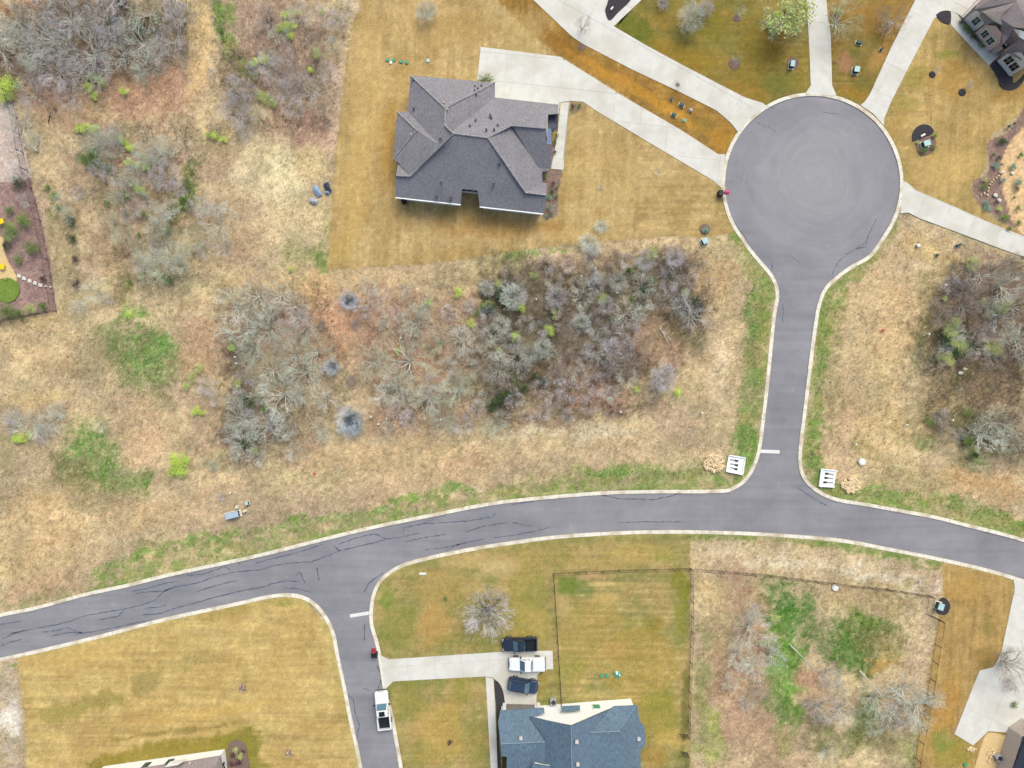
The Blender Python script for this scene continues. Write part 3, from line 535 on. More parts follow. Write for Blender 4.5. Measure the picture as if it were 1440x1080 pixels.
    # mowing passes
    ang = np.where(px < 1000, 0.05, 1.2)
    st1 = fbm(px/2.6+py*.02, py/70, 51, 3); st2 = fbm(px/70, py/2.6, 52, 3)
    vert = (py < 560) & (px < 900)
    stripe = np.where(vert | (px > 1300), st1, st2)
    lc = lc*(.74+.52*stripe[..., None])*(.78+.44*n3)*(.82+.36*n2)
    lc = lc*(1+.30*ml[..., None])
    gk = (np.clip((fbm(px/14, py/14, 61, 4)-.5)*6, 0, 1)*se*.5)[..., None]
    lc = lc*(1-gk)+rgb((124, 132, 60))*gk*(.7+.6*n3)
    f4 = np.clip((fbm(px/3.0, py/3.0, 25, 3)-.55)*5, 0, 1)*np.clip((fbm(px/24, py/24, 26, 3)-.42)*4, 0, 1)
    lc = lc*(1-f4[..., None]*.3)+rgb((132, 134, 72))*f4[..., None]*.3
    f5 = np.clip((fbm(px/2.4, py/2.4, 28, 3)-.57)*5, 0, 1)[..., None]*.3; lc = lc*(1-f5)+rgb((214, 188, 138))*f5*(lc.sum(-1, keepdims=True)/rgb((192, 163, 108)).sum())
    lum = (lc*np.array([.3, .59, .11])).sum(-1, keepdims=True); lc = lc*.93+lum*np.array([1.0, 1.0, .9])*.07
    for (cx, cy, rx, ry, an, col, st) in BL2:
        an = math.radians(an); dx = px+wx*.35-cx; dy = py+wy*.35-cy
        u = (dx*math.cos(an)+dy*math.sin(an))/rx; v = (-dx*math.sin(an)+dy*math.cos(an))/ry
        r = np.sqrt(u*u+v*v)+(n2[..., 0]-.5)*.8
        k = np.clip((1.15-r)/.55, 0, 1); k = (k*k*(3-2*k)*st)[..., None]
        lc = lc*(1-k)+rgb(col)*k*(.82+.36*n3)
    c = np.where(L[..., None], lc, c)
    for out, col in BEDS:
        m = inside(px+wl*.5, py+wm*.5, out)[..., None]
        c = np.where(m, rgb(col)*(.7+.6*n3)*(.85+.3*n2), c)
        wild = np.where(m[..., 0], .7, wild)
    return c, wild, L

# ------------------------------------------------------------------ ground sheet
xs = np.arange(-86, 86.01, .30); ys = np.arange(-66, 66.01, .30)
def ext(a):
    s = 1.2; out = []; p = a[-1]
    while p < 1500: p += s; s *= 1.35; out.append(p)
    o = np.array(out); return np.concatenate([(-o)[::-1], a, o])
xs, ys = ext(xs), ext(ys)
X, Y = np.meshgrid(xs, ys)
PX, PY = X/S+720, 540-Y/S
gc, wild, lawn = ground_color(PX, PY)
rin = inside(PX, PY, ROAD)
far_ = np.clip((np.maximum(np.abs(X)-88, np.abs(Y)-68))/25, 0, 1)[..., None]
gc = gc*(1-far_)+rgb((198, 176, 132))*far_
near = (np.abs(X) < 92) & (np.abs(Y) < 72)
dk = np.full(X.shape, 1e3)
sub = near
for kk in (K1s[::2], K2s[::2], K3s[::2]):
    dd = dist_line(PX[sub], PY[sub], kk); dk[sub] = np.minimum(dk[sub], dd)
Z = -(fbm(X*1.1, Y*1.1, 71, 3)*.10+fbm(X/6, Y/6, 72, 2)*.06)*np.where(lawn, .12, 1.0)*near
Z = np.where(dk < 5, 0-0.01, Z)
Z = np.where(rin | (dk < 1.0), -.28, Z)
# grassy green verge right behind the kerbs
vg = (np.clip((15-dk)/9, 0, 1)*np.clip((fbm(PX/18, PY/18, 81, 3)-.36)*5, .15, 1)*(~rin)*(PX > 60)*.75)[..., None]
vl = np.where(lawn[..., None], .35, 1.0); gc = gc*(1-vg*vl*.6)+rgb((118, 146, 66))*vg*vl*.6*(.7+.6*fbm(PX/3, PY/3, 82, 2)[..., None])
ny, nx = X.shape
me = bpy.data.meshes.new('ground')
V = np.stack([X, Y, Z], -1).reshape(-1, 3)
me.vertices.add(len(V)); me.vertices.foreach_set('co', V.ravel())
ii = np.arange((ny-1)*(nx-1)); r_ = ii//(nx-1); c_ = ii % (nx-1); b_ = r_*nx+c_
Fq = np.stack([b_, b_+1, b_+nx+1, b_+nx], -1)
me.loops.add(Fq.size); me.loops.foreach_set('vertex_index', Fq.ravel().astype(np.int32))
me.polygons.add(len(Fq)); me.polygons.foreach_set('loop_start', (np.arange(len(Fq))*4).astype(np.int32))
at = me.color_attributes.new('Col', 'FLOAT_COLOR', 'POINT')
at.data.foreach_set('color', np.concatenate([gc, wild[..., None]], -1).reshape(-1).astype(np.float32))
me.update(calc_edges=True); me.shade_smooth(); me.materials.append(M['groundmat'])
g = bpy.data.objects.new('ground', me); COL.objects.link(g); structure(g)

# ------------------------------------------------------------------ road, kerbs, cracks, stop lines
def w2(pl): return [((x-720)*S, (540-y)*S) for x, y in pl]
mb = MB()
pts = [Vector((x, y, 0)) for x, y in w2(ROAD)]
mb.v = [(p.x, p.y, -.08) for p in pts]
for t in tessellate_polygon([pts]):
    a_, b2, c2 = t
    if (pts[b2]-pts[a_]).cross(pts[c2]-pts[a_]).z < 0: b2, c2 = c2, b2
    mb.f.append((a_, b2, c2))
structure(mb.build('road', M['asphalt']))
def ribbon(mb, pl, w, z0, z1, jit=0.0):
    n = len(pl); L = []
    for i in range(n):
        p = Vector(pl[i]); q = Vector(pl[min(i+1, n-1)])-Vector(pl[max(i-1, 0)])
        if q.length < 1e-6: q = Vector((1, 0))
        q.normalize(); nrm = Vector((-q.y, q.x)); ww = w*(1+jit*(rnd.random()-.5))
        L.append((p+nrm*ww/2, p-nrm*ww/2))
    b = len(mb.v)
    for l, r in L: mb.v += [(l.x, l.y, z1), (r.x, r.y, z1), (l.x, l.y, z0), (r.x, r.y, z0)]
    for i in range(n-1):
        k = b+i*4
        mb.f += [(k, k+1, k+5, k+4), (k, k+4, k+6, k+2), (k+1, k+3, k+7, k+5)]
def resample(pl, step):
    out = [Vector(pl[0])]; acc = 0.0
    for p, q in zip(pl[:-1], pl[1:]):
        p, q = Vector(p), Vector(q); L = (q-p).length; t = step-acc
        while t <= L and L > 0: out.append(p+(q-p)*(t/L)); t += step
        acc = (acc+L) % step
    return out
for i, k in enumerate((K1s, K2s, K3s)):
    mb = MB(); ribbon(mb, w2(k), .46, -.3, .018); base = structure(mb.build('kerb', M['joint']))
    fine = resample(w2(k), .5); n = 6
    for a_ in range(0, len(fine)-1, n):
        seg = [Vector(v) for v in fine[a_:a_+n+1]]
        if len(seg) < 2: continue
        d0 = (seg[1]-seg[0]).normalized(); d1 = (seg[-1]-seg[-2]).normalized(); seg[0] = seg[0]+d0*.02; seg[-1] = seg[-1]-d1*.02
        if min(abs(v.x) for v in seg) > 80 or min(abs(v.y) for v in seg) > 62: pass
        mb = MB(); ribbon(mb, [tuple(v) for v in seg], .52+rnd.uniform(-.02, .02), -.25, .035+rnd.uniform(-.006, .006)); mb.build('kerb_section', M['kerb'], base)
Z3 = lambda ox, oy, L: [(ox+x/3, oy+y/3) for x, y in L]
CR = []
A = lambda *L: CR.append(Z3(0, 720, L))
A((0,475),(45,468),(90,460)); A((10,535),(60,512),(130,495),(230,478),(300,460),(350,440),(430,425),(520,410),(600,392),(650,375),(690,335),(750,315),(840,298),(900,275),(980,255),(1080,245))
A((560,335),(640,318),(700,300),(750,292)); A((570,345),(620,338),(690,335),(740,312)); A((175,508),(240,500),(280,488),(310,500),(345,510)); A((215,525),(280,510),(345,508)); A((315,518),(420,500),(520,480),(600,462),(640,468))
A((420,455),(500,440),(520,415)); A((600,435),(680,428),(740,405),(820,385),(900,362),(980,342),(1010,335),(1080,322)); A((820,340),(880,320),(950,300),(1000,290)); A((610,408),(660,402),(700,395)); A((790,268),(860,262),(900,248),(940,232)); A((0,565),(50,548),(90,538)); A((945,230),(970,245)); A((1010,215),(1003,245)); A((40,512),(70,508),(100,500))
A = lambda *L: CR.append(Z3(360, 720, L))
A((0,215),(80,195),(180,170),(240,150),(280,135)); A((0,248),(80,225),(150,215),(230,212),(290,190),(350,165),(420,148),(500,130),(550,115),(620,105),(690,90)); A((355,135),(420,110),(500,92),(545,112)); A((325,140),(345,160),(358,165)); A((620,65),(625,100)); A((620,68),(700,50),(760,25),(800,15)); A((700,50),(800,45),(900,38),(1000,20),(1010,5)); A((630,128),(700,110),(800,95)); A((710,160),(790,152),(860,135),(960,115)); A((885,85),(960,60),(1060,45)); A((800,165),(860,135)); A((1005,108),(1080,100)); A((0,325),(80,300),(130,290),(180,295)); A((165,270),(185,252),(205,300)); A((258,235),(265,290)); A((120,320),(180,325),(235,340)); A((455,340),(475,300),(535,258)); A((455,545),(458,475)); A((385,770),(410,790),(420,860),(435,900),(425,960)); A((510,650),(530,700),(515,745)); A((455,745),(480,755))
A = lambda *L: CR.append(Z3(720, 720, L))
A((0,100),(80,85),(160,65)); A((0,45),(75,60)); A((450,45),(560,42),(720,42))
A = lambda *L: CR.append(Z3(720, 360, L))
A((0,1050),(60,1040),(140,1025)); A((380,1010),(460,1025),(600,1028),(660,1015),(720,1000))
A = lambda *L: CR.append(Z3(720, 0, L))
A((935,930),(960,970),(985,1000),(1010,1060)); A((1035,515),(1080,540))
A = lambda *L: CR.append(Z3(1080, 0, L))
A((330,1075),(370,1050),(410,1025),(440,960),(460,920)); A((372,1052),(412,1040),(425,1000)); A((0,465),(30,450)); A((0,530),(40,560)); A((230,470),(300,482))
A = lambda *L: CR.append(Z3(1080, 360, L))
A((125,975),(180,1015),(250,1055)); A((65,200),(63,280)); A((270,80),(295,25),(325,0)); A((100,0),(135,30)); A((15,20),(18,60))
for c in CR:
    w = []
    for p, q in zip(c[:-1], c[1:]):
        n = max(1, int(math.hypot(q[0]-p[0], q[1]-p[1])/3))
        for i in range(n):
            t = i/n; w.append((p[0]+(q[0]-p[0])*t+rnd.uniform(-.45, .45), p[1]+(q[1]-p[1])*t+rnd.uniform(-.45, .45)))
    w.append(c[-1]); mb = MB(); ribbon(mb, w2(w), .125, -.079, -.074, 1.2)
    structure(mb.build('sealed_crack', M['tar']))
for (p, q) in (((492, 866.5), (520, 862)), ((1069, 634.5), (1096.5, 635.5))):
    mb = MB(); ribbon(mb, w2([p, q]), .5, -.079, -.073); structure(mb.build('stop_line', M['whiteroad']))

# ------------------------------------------------------------------ slabs of concrete
def clip(poly, a, b, c):
    """keep a*x+b*y<=c"""
    out = []
    for i in range(len(poly)):
        p, q = poly[i], poly[(i+1) % len(poly)]
        fp, fq = a*p[0]+b*p[1]-c, a*q[0]+b*q[1]-c
        if fp <= 0: out.append(p)
        if (fp < 0 < fq) or (fq < 0 < fp):
            t = fp/(fp-fq); out.append((p[0]+(q[0]-p[0])*t, p[1]+(q[1]-p[1])*t))
    return out
def area(p): return abs(sum(p[i][0]*p[(i+1) % len(p)][1]-p[(i+1) % len(p)][0]*p[i][1] for i in range(len(p))))/2
def slabs(root, outline, ang, size, off=(0, 0), z=.045, mat='concrete', gap=.022):
    pl = w2(outline); ca, sa = math.cos(ang), math.sin(ang)
    U = [p[0]*ca+p[1]*sa for p in pl]; Vv = [-p[0]*sa+p[1]*ca for p in pl]
    u = min(U)-off[0]
    while u < max(U):
        v = min(Vv)-off[1]
        while v < max(Vv):
            q = clip(pl, ca, sa, u+size-gap/2); q = clip(q, -ca, -sa, -(u+gap/2)) if q else q
            q = clip(q, -sa, ca, v+size-gap/2) if q else q; q = clip(q, sa, -ca, -(v+gap/2)) if q else q
            if q and len(q) > 2 and area(q) > .25:
                mb = MB(); dz = rnd.uniform(-.006, .006); mb.prism(q, -.12, z+dz); mb.build('concrete_slab', M[mat], root)
            v += size
        u += size
def driveway(label, outlines, loc):
    l = P(*loc); r = thing('driveway', label, 'driveway', (l.x, l.y, 0), world=True)
    for o, ang, size in outlines: slabs(r, o, ang, size)
    mb = MB()   # dark joint filler under the slabs
    for o, ang, size in outlines: mb.prism(w2(o), -.2, .02)
    mb.build('joint_filler', M['joint'], r)
    return r
driveway('wide white concrete driveway from the turning circle to the grey hip roof house', [
    ([(676, 66), (788, 80), (880, 138), (953, 180), (1010, 217), (1020, 217), (1016, 240), (1015, 265), (1003, 254), (907, 197), (837, 155), (820, 143), (801, 142), (786, 145), (786, 160), (694, 152), (693, 118), (671, 112)], math.radians(-6), 4.1),
    ([(789, 145), (801, 143.5), (792, 239), (775, 237.5), (778, 222), (782, 200)], math.radians(-6), 1.6)], (790, 110))
driveway('long white concrete driveway reaching the top edge of the photo above the brown grass strip', [
    ([(690, -55), (750, 0), (805, 52), (820, 62), (887, 97), (953, 128), (1007, 155), (1027, 172), (1038, 186), (1057, 164), (1078, 150), (1073, 145), (1047, 137), (1020, 123), (953, 88), (907, 63), (863, 37), (902, 0), (955, -55)], math.radians(-29), 4.2)], (900, 90))
driveway('straight white concrete driveway at the top of the turning circle', [
    ([(1131, -55), (1134, 0), (1138, 67), (1140, 120), (1133, 131), (1143, 133), (1160, 134), (1176, 134), (1170, 120), (1168, 50), (1162, 0), (1158, -55)], math.radians(2), 3.6)], (1153, 60))
driveway('white concrete driveway running up right from the turning circle to the taupe roof house', [
    ([(1312, -50), (1287, 0), (1253, 67), (1223, 133), (1215, 144), (1210, 148), (1228, 160), (1243, 177), (1243, 167), (1253, 143), (1280, 90), (1313, 27), (1327, 15), (1337, 16), (1348, 20), (1356, 26), (1378, 8), (1420, -50)], math.radians(62), 4.2),
    ([(1337, 16.5), (1337, 35), (1390, 92), (1402, 82), (1412, 72), (1404, 62), (1397, 70), (1349, 21)], math.radians(-47), 1.7)], (1260, 90))
driveway('white concrete driveway leaving the turning circle to the right edge', [
    ([(1269, 256), (1274, 256), (1287, 267), (1347, 293), (1380, 308), (1440, 333), (1540, 380), (1540, 410), (1440, 361), (1413, 352), (1347, 327), (1293, 307), (1277, 299), (1266, 300), (1268, 275)], math.radians(-24), 4.0)], (1340, 310))
driveway('white concrete driveway with three parked vehicles by the blue roof house', [
    ([(534, 921), (547, 927), (593, 924), (713, 916), (777, 915), (778, 941), (770, 941), (760, 944), (755, 950), (754, 1000), (711, 1000), (709, 980), (705, 965), (694, 953), (683, 951), (553, 958), (542, 969), (538, 945)], math.radians(4), 4.0),
    ([(683, 952), (694, 954), (696, 987), (699, 1060), (702, 1100), (692, 1100), (690, 1080)], math.radians(4), 1.6)], (650, 937))
driveway('white concrete driveway and turning pad in the bottom right corner', [
    ([(1425, 814.5), (1540, 853), (1540, 1010), (1436, 1026), (1417, 1030), (1390, 1028), (1380, 1037), (1368, 1048), (1342, 1032), (1377, 943), (1397, 938), (1402, 930), (1408, 917), (1427, 827)], math.radians(66), 4.6),
    ([(1413, 1040), (1422, 1022), (1446, 1022), (1438, 1050), (1430, 1054)], math.radians(66), 3)], (1400, 980))

# culvert headwalls with slots
def headwall(pts, slots, label, flip):
    c = P(*pts[0]); r = thing('drain_headwall', label, 'headwall', (c.x, c.y, 0), world=True, group='concrete drain headwalls at the junction')
    pl = w2(pts); mb = MB(); mb.prism(pl, -.1, .16)
    for q_ in range(4):
        e0, e1 = Vector(pl[q_]), Vector(pl[(q_+1) % 4])
        if q_ != (3 if flip > 0 else 1): mb.box((*((e0+e1)/2), .26), ((e1-e0).length, .14, .22), rz=math.atan2((e1-e0).y, (e1-e0).x))
    mb.build('apron', M['white'], r)
    for (p, q) in slots:
        mb = MB(); ribbon(mb, w2([p, q]), .22, .161, .168); mb.build('drain_slot', M['darkpipe'], r)
        mb = MB(); a_ = Vector(w2([p])[0]); b3 = Vector(w2([q])[0]); d = (b3-a_).normalized()
        mb.tube((b3.x-d.x*.1, b3.y-d.y*.1, .2), (b3.x+d.x*.35, b3.y+d.y*.35, .22), .14, .14, 8); mb.build('pipe_end', M['black'], r)
M['darkpipe'] = flat('slot_shadow_grey', C(150, 146, 146), .8)
headwall([(1024.5, 640), (1047, 643.5), (1043.5, 667), (1020.5, 662.5)], [((1026, 646.2), (1034, 647.5)), ((1026, 652), (1034, 653.5)), ((1026, 657.6), (1033, 659))], 'square white concrete headwall left of the stop line, with three drain slots', 1)
headwall([(1154, 659), (1175.5, 662), (1172, 684.5), (1151, 683.5)], [((1172, 667.5), (1163, 666)), ((1171, 673), (1162, 671.8)), ((1171, 679), (1160.5, 678))], 'white concrete headwall right of the junction kerb, with three drain slots', -1)
def stone_mesh(i):
    r = random.Random(i); bm = bmesh.new(); bmesh.ops.create_icosphere(bm, subdivisions=1, radius=1)
    for v in bm.verts: v.co *= r.uniform(.7, 1.15); v.co.z *= .6
    me = bpy.data.meshes.new('stone'); bm.to_mesh(me); bm.free(); me.materials.append(M['stone']); return me
STN = [stone_mesh(i) for i in range(5)]
def rocks(cx, cy, rx, ry, n, label, grp=None, smin=.2, smax=.36, mat=None):
    c = P(cx, cy); r = thing('rock_pile', label, 'rocks', (c.x, c.y, 0), group=grp)
    for i in range(n):
        t = rnd.uniform(0, 6.283); q = math.sqrt(rnd.random()); s_ = rnd.uniform(smin, smax)
        o = bpy.data.objects.new('stone', rnd.choice(STN)); COL.objects.link(o); o.parent = r
        o.location = (math.cos(t)*q*rx*S, math.sin(t)*q*ry*S, .05+rnd.random()*.12); o.scale = (s_, s_*rnd.uniform(.6, 1), s_); o.rotation_euler = (0, 0, rnd.uniform(0, 6))
rocks(1004, 651, 14, 13, 110, 'heap of tan and orange rocks left of the left headwall', 'rip rap heaps by the headwalls')
rocks(1196, 682, 13, 11, 80, 'heap of tan rocks right of the right headwall, half in grass', 'rip rap heaps by the headwalls')

# ------------------------------------------------------------------ houses
def AP(L): return [P(*p) if len(p) == 3 else P(p[0], p[1], 3.0) for p in L]
def planar(L):
    """first three points fix the slope, the rest are dropped onto it along their line of sight"""
    A_ = [P(*p) for p in L[:3]]; n = (A_[1]-A_[0]).cross(A_[2]-A_[0]); out = list(A_); o = Vector((0, 0, H))
    for p in L[3:]:
        d = P(p[0], p[1], 0)-o; out.append(o+d*((A_[0]-o).dot(n)/d.dot(n)))
    return out
def roofp(root, faces, mat, t=.16):
    """faces given as (points in order, indices of three anchors)"""
    for f, an in faces:
        q = planar([f[i] if len(f[i]) == 3 else (*f[i], 3.0) for i in an]+[f[i] for i in range(len(f)) if i not in an])
        rest = [i for i in range(len(f)) if i not in an]; pos = {i: q[k] for k, i in enumerate(list(an)+rest)}
        mb = MB(); mb.slab([pos[i] for i in range(len(f))], t); mb.build('roof_slope', M[mat], root)
def roof(root, faces, mat, t=.16):
    for f in faces:
        mb = MB(); mb.slab(AP(f), t); mb.build('roof_slope', M[mat], root)
def ridges(root, lines, mat, w=.17):
    for L in lines:
        mb = MB(); pp = [p+Vector((0, 0, .03)) for p in AP(L)]
        for p, q in zip(pp[:-1], pp[1:]):
            n = max(1, int((q-p).length/.45))
            for i in range(n):
                a_ = p+(q-p)*(i/n); b3 = p+(q-p)*((i+.92)/n); mb.tube(a_, b3, w, w*.85, 5)
        mb.build('ridge_cap', M[mat], root)
def shrink(pl, d):
    """move each vertex of a ccw world outline inwards"""
    out = []; n = len(pl)
    for i in range(n):
        p0, p, p1 = (Vector(pl[i-1]), Vector(pl[i]), Vector(pl[(i+1) % n]))
        d0 = (p-p0).normalized(); d1 = (p1-p).normalized()
        n0 = Vector((-d0.y, d0.x)); n1 = Vector((-d1.y, d1.x)); k = 1+n0.dot(n1)
        m = (n0+n1)/max(k, .4); out.append(tuple(p+m*d))
    return out
def walls(root, eaves, h, mat, inset=.4):
    pl = [tuple(P(x, y, 3.0).xy) for x, y in eaves]
    A2 = sum(pl[i][0]*pl[(i+1) % len(pl)][1]-pl[(i+1) % len(pl)][0]*pl[i][1] for i in range(len(pl)))
    if A2 < 0: pl = pl[::-1]
    pl = shrink(pl, inset)
    mb = MB()
    n = len(pl)
    for i in range(n):
        j = (i+1) % n; mb.poly([(*pl[i], -.2), (*pl[j], -.2), (*pl[j], h), (*pl[i], h)])
    mb.build('wall', M[mat], root); return pl
def vents(root, L, mat, name='roof_vent', s=.3, hh=.25):
    for (x, y, h) in L:
        p = P(x, y, h); mb = MB()
        mb.box((p.x, p.y, p.z+hh/2), (s, s, hh)); mb.box((p.x, p.y, p.z+hh+.02), (s*1.25, s*1.25, .05)); mb.build(name, M[mat], root)

c = P(670, 200); H1 = thing('house', 'large house with grey shingle hip roof beside the white driveway, left of the turning circle', 'house', (c.x, c.y, 0), world=True)
roofp(H1, [
 ([(577, 106), (696, 116), (626, 152, 6.1)], (0, 1, 2)),
 ([(577, 106), (626, 152, 6.1), (625.5, 176.5, 6.2), (638, 188, 7.3), (617, 203, 6.0), (573.5, 157)], (0, 1, 5)),
 ([(696, 116), (696, 137), (636, 184, 6.9), (625.5, 176.5, 6.2), (626, 152, 6.1)], (0, 1, 4)),
 ([(696, 137), (785.5, 147), (785, 160, 3.5), (771, 161, 4.2), (768, 181, 5.5), (720, 177, 5.5), (686, 194, 7.3), (638, 188, 7.3), (636, 184, 6.9)], (0, 1, 7)),
 ([(720, 177, 5.5), (768, 181, 5.5), (767, 204, 4.4), (777, 205, 3.4), (775, 236), (757, 235.5, 3.1)], (0, 1, 4)),
 ([(686, 194, 7.3), (720, 177, 5.8), (757, 235.5, 3.1), (762, 237), (763, 257), (739, 271, 4.5)], (0, 2, 5)),
 ([(739, 271, 4.5), (757, 250, 3.3), (763, 257), (769.5, 258, 2.9), (768, 274.5, 4.3)], (0, 3, 4)),
 ([(638, 188, 7.3), (686, 194, 7.3), (739, 271, 4.5), (768, 274.5, 4.3), (764, 300, 3.0), (674.5, 290, 3.0), (671.7, 268, 3.9), (649.5, 265.5, 3.9), (648, 287), (556, 277, 3.0), (556.7, 247, 4.5), (577, 248, 4.6)], (0, 4, 9)),
 ([(558.5, 157), (573.5, 157), (617, 203, 6.0), (586, 183, 5.0)], (0, 1, 2)),
 ([(558.5, 157), (586, 183, 5.0), (553, 224)], (0, 1, 2)),
 ([(586, 183, 5.0), (617, 203, 6.0), (638, 188, 7.0), (577, 248, 4.6), (560, 229, 3.2), (553, 224, 3.0)], (0, 3, 5)),
 ([(577, 248, 4.6), (556.7, 247, 4.5), (560, 229, 3.2)], (0, 1, 2))], 'roofgrey')
ridges(H1, [[(577, 106), (626, 152, 6.1)], [(696, 116), (626, 152, 6.1)], [(626, 152, 6.1), (625.5, 176.5, 6.2), (638, 188, 7.3)], [(638, 188, 7.3), (686, 194, 7.3)], [(686, 194, 7.3), (739, 271, 4.5)], [(739, 271, 4.5), (768, 274.5, 4.3)], [(720, 177, 5.5), (768, 181, 5.5)], [(638, 188, 7.3), (577, 248, 4.6)], [(577, 248, 4.6), (556.7, 247, 4.5)], [(586, 183, 5.0), (617, 203, 6.0)], [(558.5, 157), (586, 183, 5.0)], [(586, 183, 5), (553, 224)]], 'ridge', .13)
walls(H1, [(577, 106), (696, 116), (696, 137), (785.5, 147), (785, 160), (771, 161), (771, 204), (777, 205), (775, 236), (762, 237), (763, 257), (769.5, 258), (764, 300), (674.5, 290), (671.7, 265), (649.5, 262.5), (648, 287), (556, 277), (557, 240), (553, 224), (558.5, 157), (573.5, 157)], 2.88, 'white', .4)
# gable ends in the east and west
for tri in ([(768, 181, 5.4), (771, 161, 3.0), (770, 204, 3.0)], [(767.5, 274.5, 4.2), (769, 258.3, 2.9), (764, 299.5, 2.9)], [(557.2, 247, 4.4), (559.8, 229, 3.0), (556.6, 277, 2.9)]):
    mb = MB(); q = AP(tri); mb.slab([tuple(v) for v in q], .02); mb.poly(q); mb.build('gable_end', M['white'], H1)
mb = MB(); mb.slab(AP([(771, 161, 3.0), (785, 160.5, 3.0), (784, 179, 2.8), (777.5, 186, 2.8), (771, 181, 3.0)]), .12); mb.build('porch_roof', M['roofblue2'] if 'roofblue2' in M else M['vent'], H1)
for i in range(6):
    y0 = 181+i*3.7; mb = MB(); mb.slab(AP([(768.3, y0, 3.7), (774.5, y0, 3.2), (775.8, y0+3.2, 3.2), (768.3, y0+3.2, 3.7)]), .06); mb.build('metal_roof_panel', M['metalblue'], H1)
for a_, b3 in (((556, 277.2, 2.95), (648, 287.3, 2.95)), ((674.5, 290.3, 2.95), (764, 300.3, 2.95))):
    p, q = P(*a_), P(*b3); mb = MB(); mb.box(((p.x+q.x)/2, (p.y+q.y)/2+(-.07 if a_[1] > 200 else .07), 2.93), ((q-p).length, .15, .12), rz=math.atan2((q-p).y, (q-p).x)); mb.build('eave_strip', M['white'], H1)  # added white strip: catches light as a bright edge above the grey wall
# recessed rear porch: beam, three dark openings
mb = MB(); q = P(660.5, 268.5, 2.9); mb.box((q.x, q.y, 2.6), (2.25, .35, .35), rz=-.1); mb.build('porch_beam', M['trim'], H1)
for dx, w in ((-8, .45), (0, .95), (8, .35)):
    q = P(660.5+dx, 268+dx*.1, 2.85); mb = MB(); mb.box((q.x, q.y, 2.80), (w, .2, .06), rz=-.1); mb.build('transom_window', M['darkglass'], H1)
vents(H1, [(580.8, 112.5, 3.4), (582, 153, 3.6)], 'vent', s=.22)
vents(H1, [(668, 122, 3.4), (672, 125, 3.7), (667.5, 128, 3.9), (677, 121, 3.4), (670, 133, 4.2)], 'vent', s=.2)
vents(H1, [(669, 170, 5.6), (661, 178, 6.2), (684, 183, 6.7), (695, 183, 6.5), (700, 177, 5.8), (689.5, 163, 5.2), (691, 166, 5.3)], 'vent', s=.2, hh=.4)
vents(H1, [(619.5, 196.5, 6.4), (620.5, 258, 4.8), (614, 278, 3.6), (634, 280, 3.5), (694, 260, 4.7), (703, 229, 6.0)], 'vent', s=.34)
vents(H1, [(624.3, 144.5, 5.6), (634.3, 145.8, 5.6), (629.5, 154, 6.1), (578.3, 189.3, 4.7), (604, 204.5, 5.6), (603.3, 212, 5.5)], 'ventwhite', s=.14, hh=.3)
mb = MB(); q = P(568.5, 284); mb.disc((q.x, q.y), .42, 0, .75, 14, .40); mb.build('rain_barrel', M['black'], H1)

# blue roof house
c = P(805, 1050); H2 = thing('house', 'white gabled house with slate blue shingle roof beside the three parked vehicles', 'house', (c.x, c.y, 0), world=True)
roofp(H2, [
 ([(703.4, 999.5, 3.0), (765, 995.5, 3.0), (766, 1003, 3.4), (755, 1007, 3.7), (743, 1008.5, 3.9), (766.6, 1043, 5.1), (704, 1046, 5.1), (700.4, 1016, 3.8)], (0, 1, 6)),
 ([(803, 1021.5, 7.2), (743, 1007, 3.2), (743, 1008.5, 3.2), (766.6, 1043, 5.1), (768, 1120, 5.1), (775, 1190, 4.8), (806, 1190, 7.2)], (0, 1, 6)),
 ([(704, 1046, 5.1), (766.6, 1043, 5.1), (768, 1190, 3.0), (712.6, 1190, 3.0), (712.6, 1064, 4.4), (705.5, 1064, 4.2)], (0, 1, 2)),
 ([(803, 1021.5, 7.2), (857.8, 997.5, 3.0), (830.5, 1030, 5.1), (840, 1190, 4.8), (806, 1190, 7.2)], (0, 1, 4)),
 ([(830.5, 1030, 5.1), (857.8, 997.5, 3.0), (864, 993.5, 2.9), (896.5, 992, 2.9), (872, 1028, 5.1)], (0, 2, 3)),
 ([(872, 1028, 5.1), (896.5, 992, 2.9), (899, 1014, 2.8), (906, 1021, 2.5), (908, 1047, 2.4), (900.5, 1055.6, 2.7), (901, 1075, 2.9), (872, 1042, 5.1)], (0, 1, 6)),
 ([(830.5, 1030, 5.1), (872, 1028, 5.1), (872, 1042, 5.1), (869, 1190, 5.1), (840, 1190, 4.9)], (0, 1, 3)),
 ([(872, 1042, 5.1), (901, 1075, 2.9), (903, 1190, 2.9), (869, 1190, 5.1)], (0, 1, 3))], 'roofblue')
ridges(H2, [[(803, 1021.5, 7.2), (806, 1190, 7.2)], [(704, 1046, 5.1), (766.6, 1043, 5.1)], [(830.5, 1030, 5.1), (872, 1028, 5.1)]], 'ridgeblue', .07)
pl = [tuple(P(x, y, 0).xy) for x, y in [(705, 992.5), (755, 990.5), (756, 993), (887, 982.5), (888, 1150), (708, 1150)]]
mb = MB()
for i in range(len(pl)):
    j = (i+1) % len(pl); mb.poly([(*pl[i], -.2), (*pl[j], -.2), (*pl[j], 2.85), (*pl[i], 2.85)])
mb.build('wall', M['white'], H2)
mb = MB(); yb_ = P(0, 1150).y; mb.poly([(P(708, 0).x, yb_-.02, 2.6), (P(888, 0).x, yb_-.02, 2.6), (P(896, 0, 3).x, yb_-.02, 2.9), (P(869, 0, 5).x, yb_-.02, 4.7), (P(840, 0, 5).x, yb_-.02, 4.7), (P(806, 0, 7).x, yb_-.02, 6.9), (P(775, 0, 5).x, yb_-.02, 4.6), (P(712, 0, 3).x, yb_-.02, 2.9)]); mb.build('gable_wall', M['white'], H2)
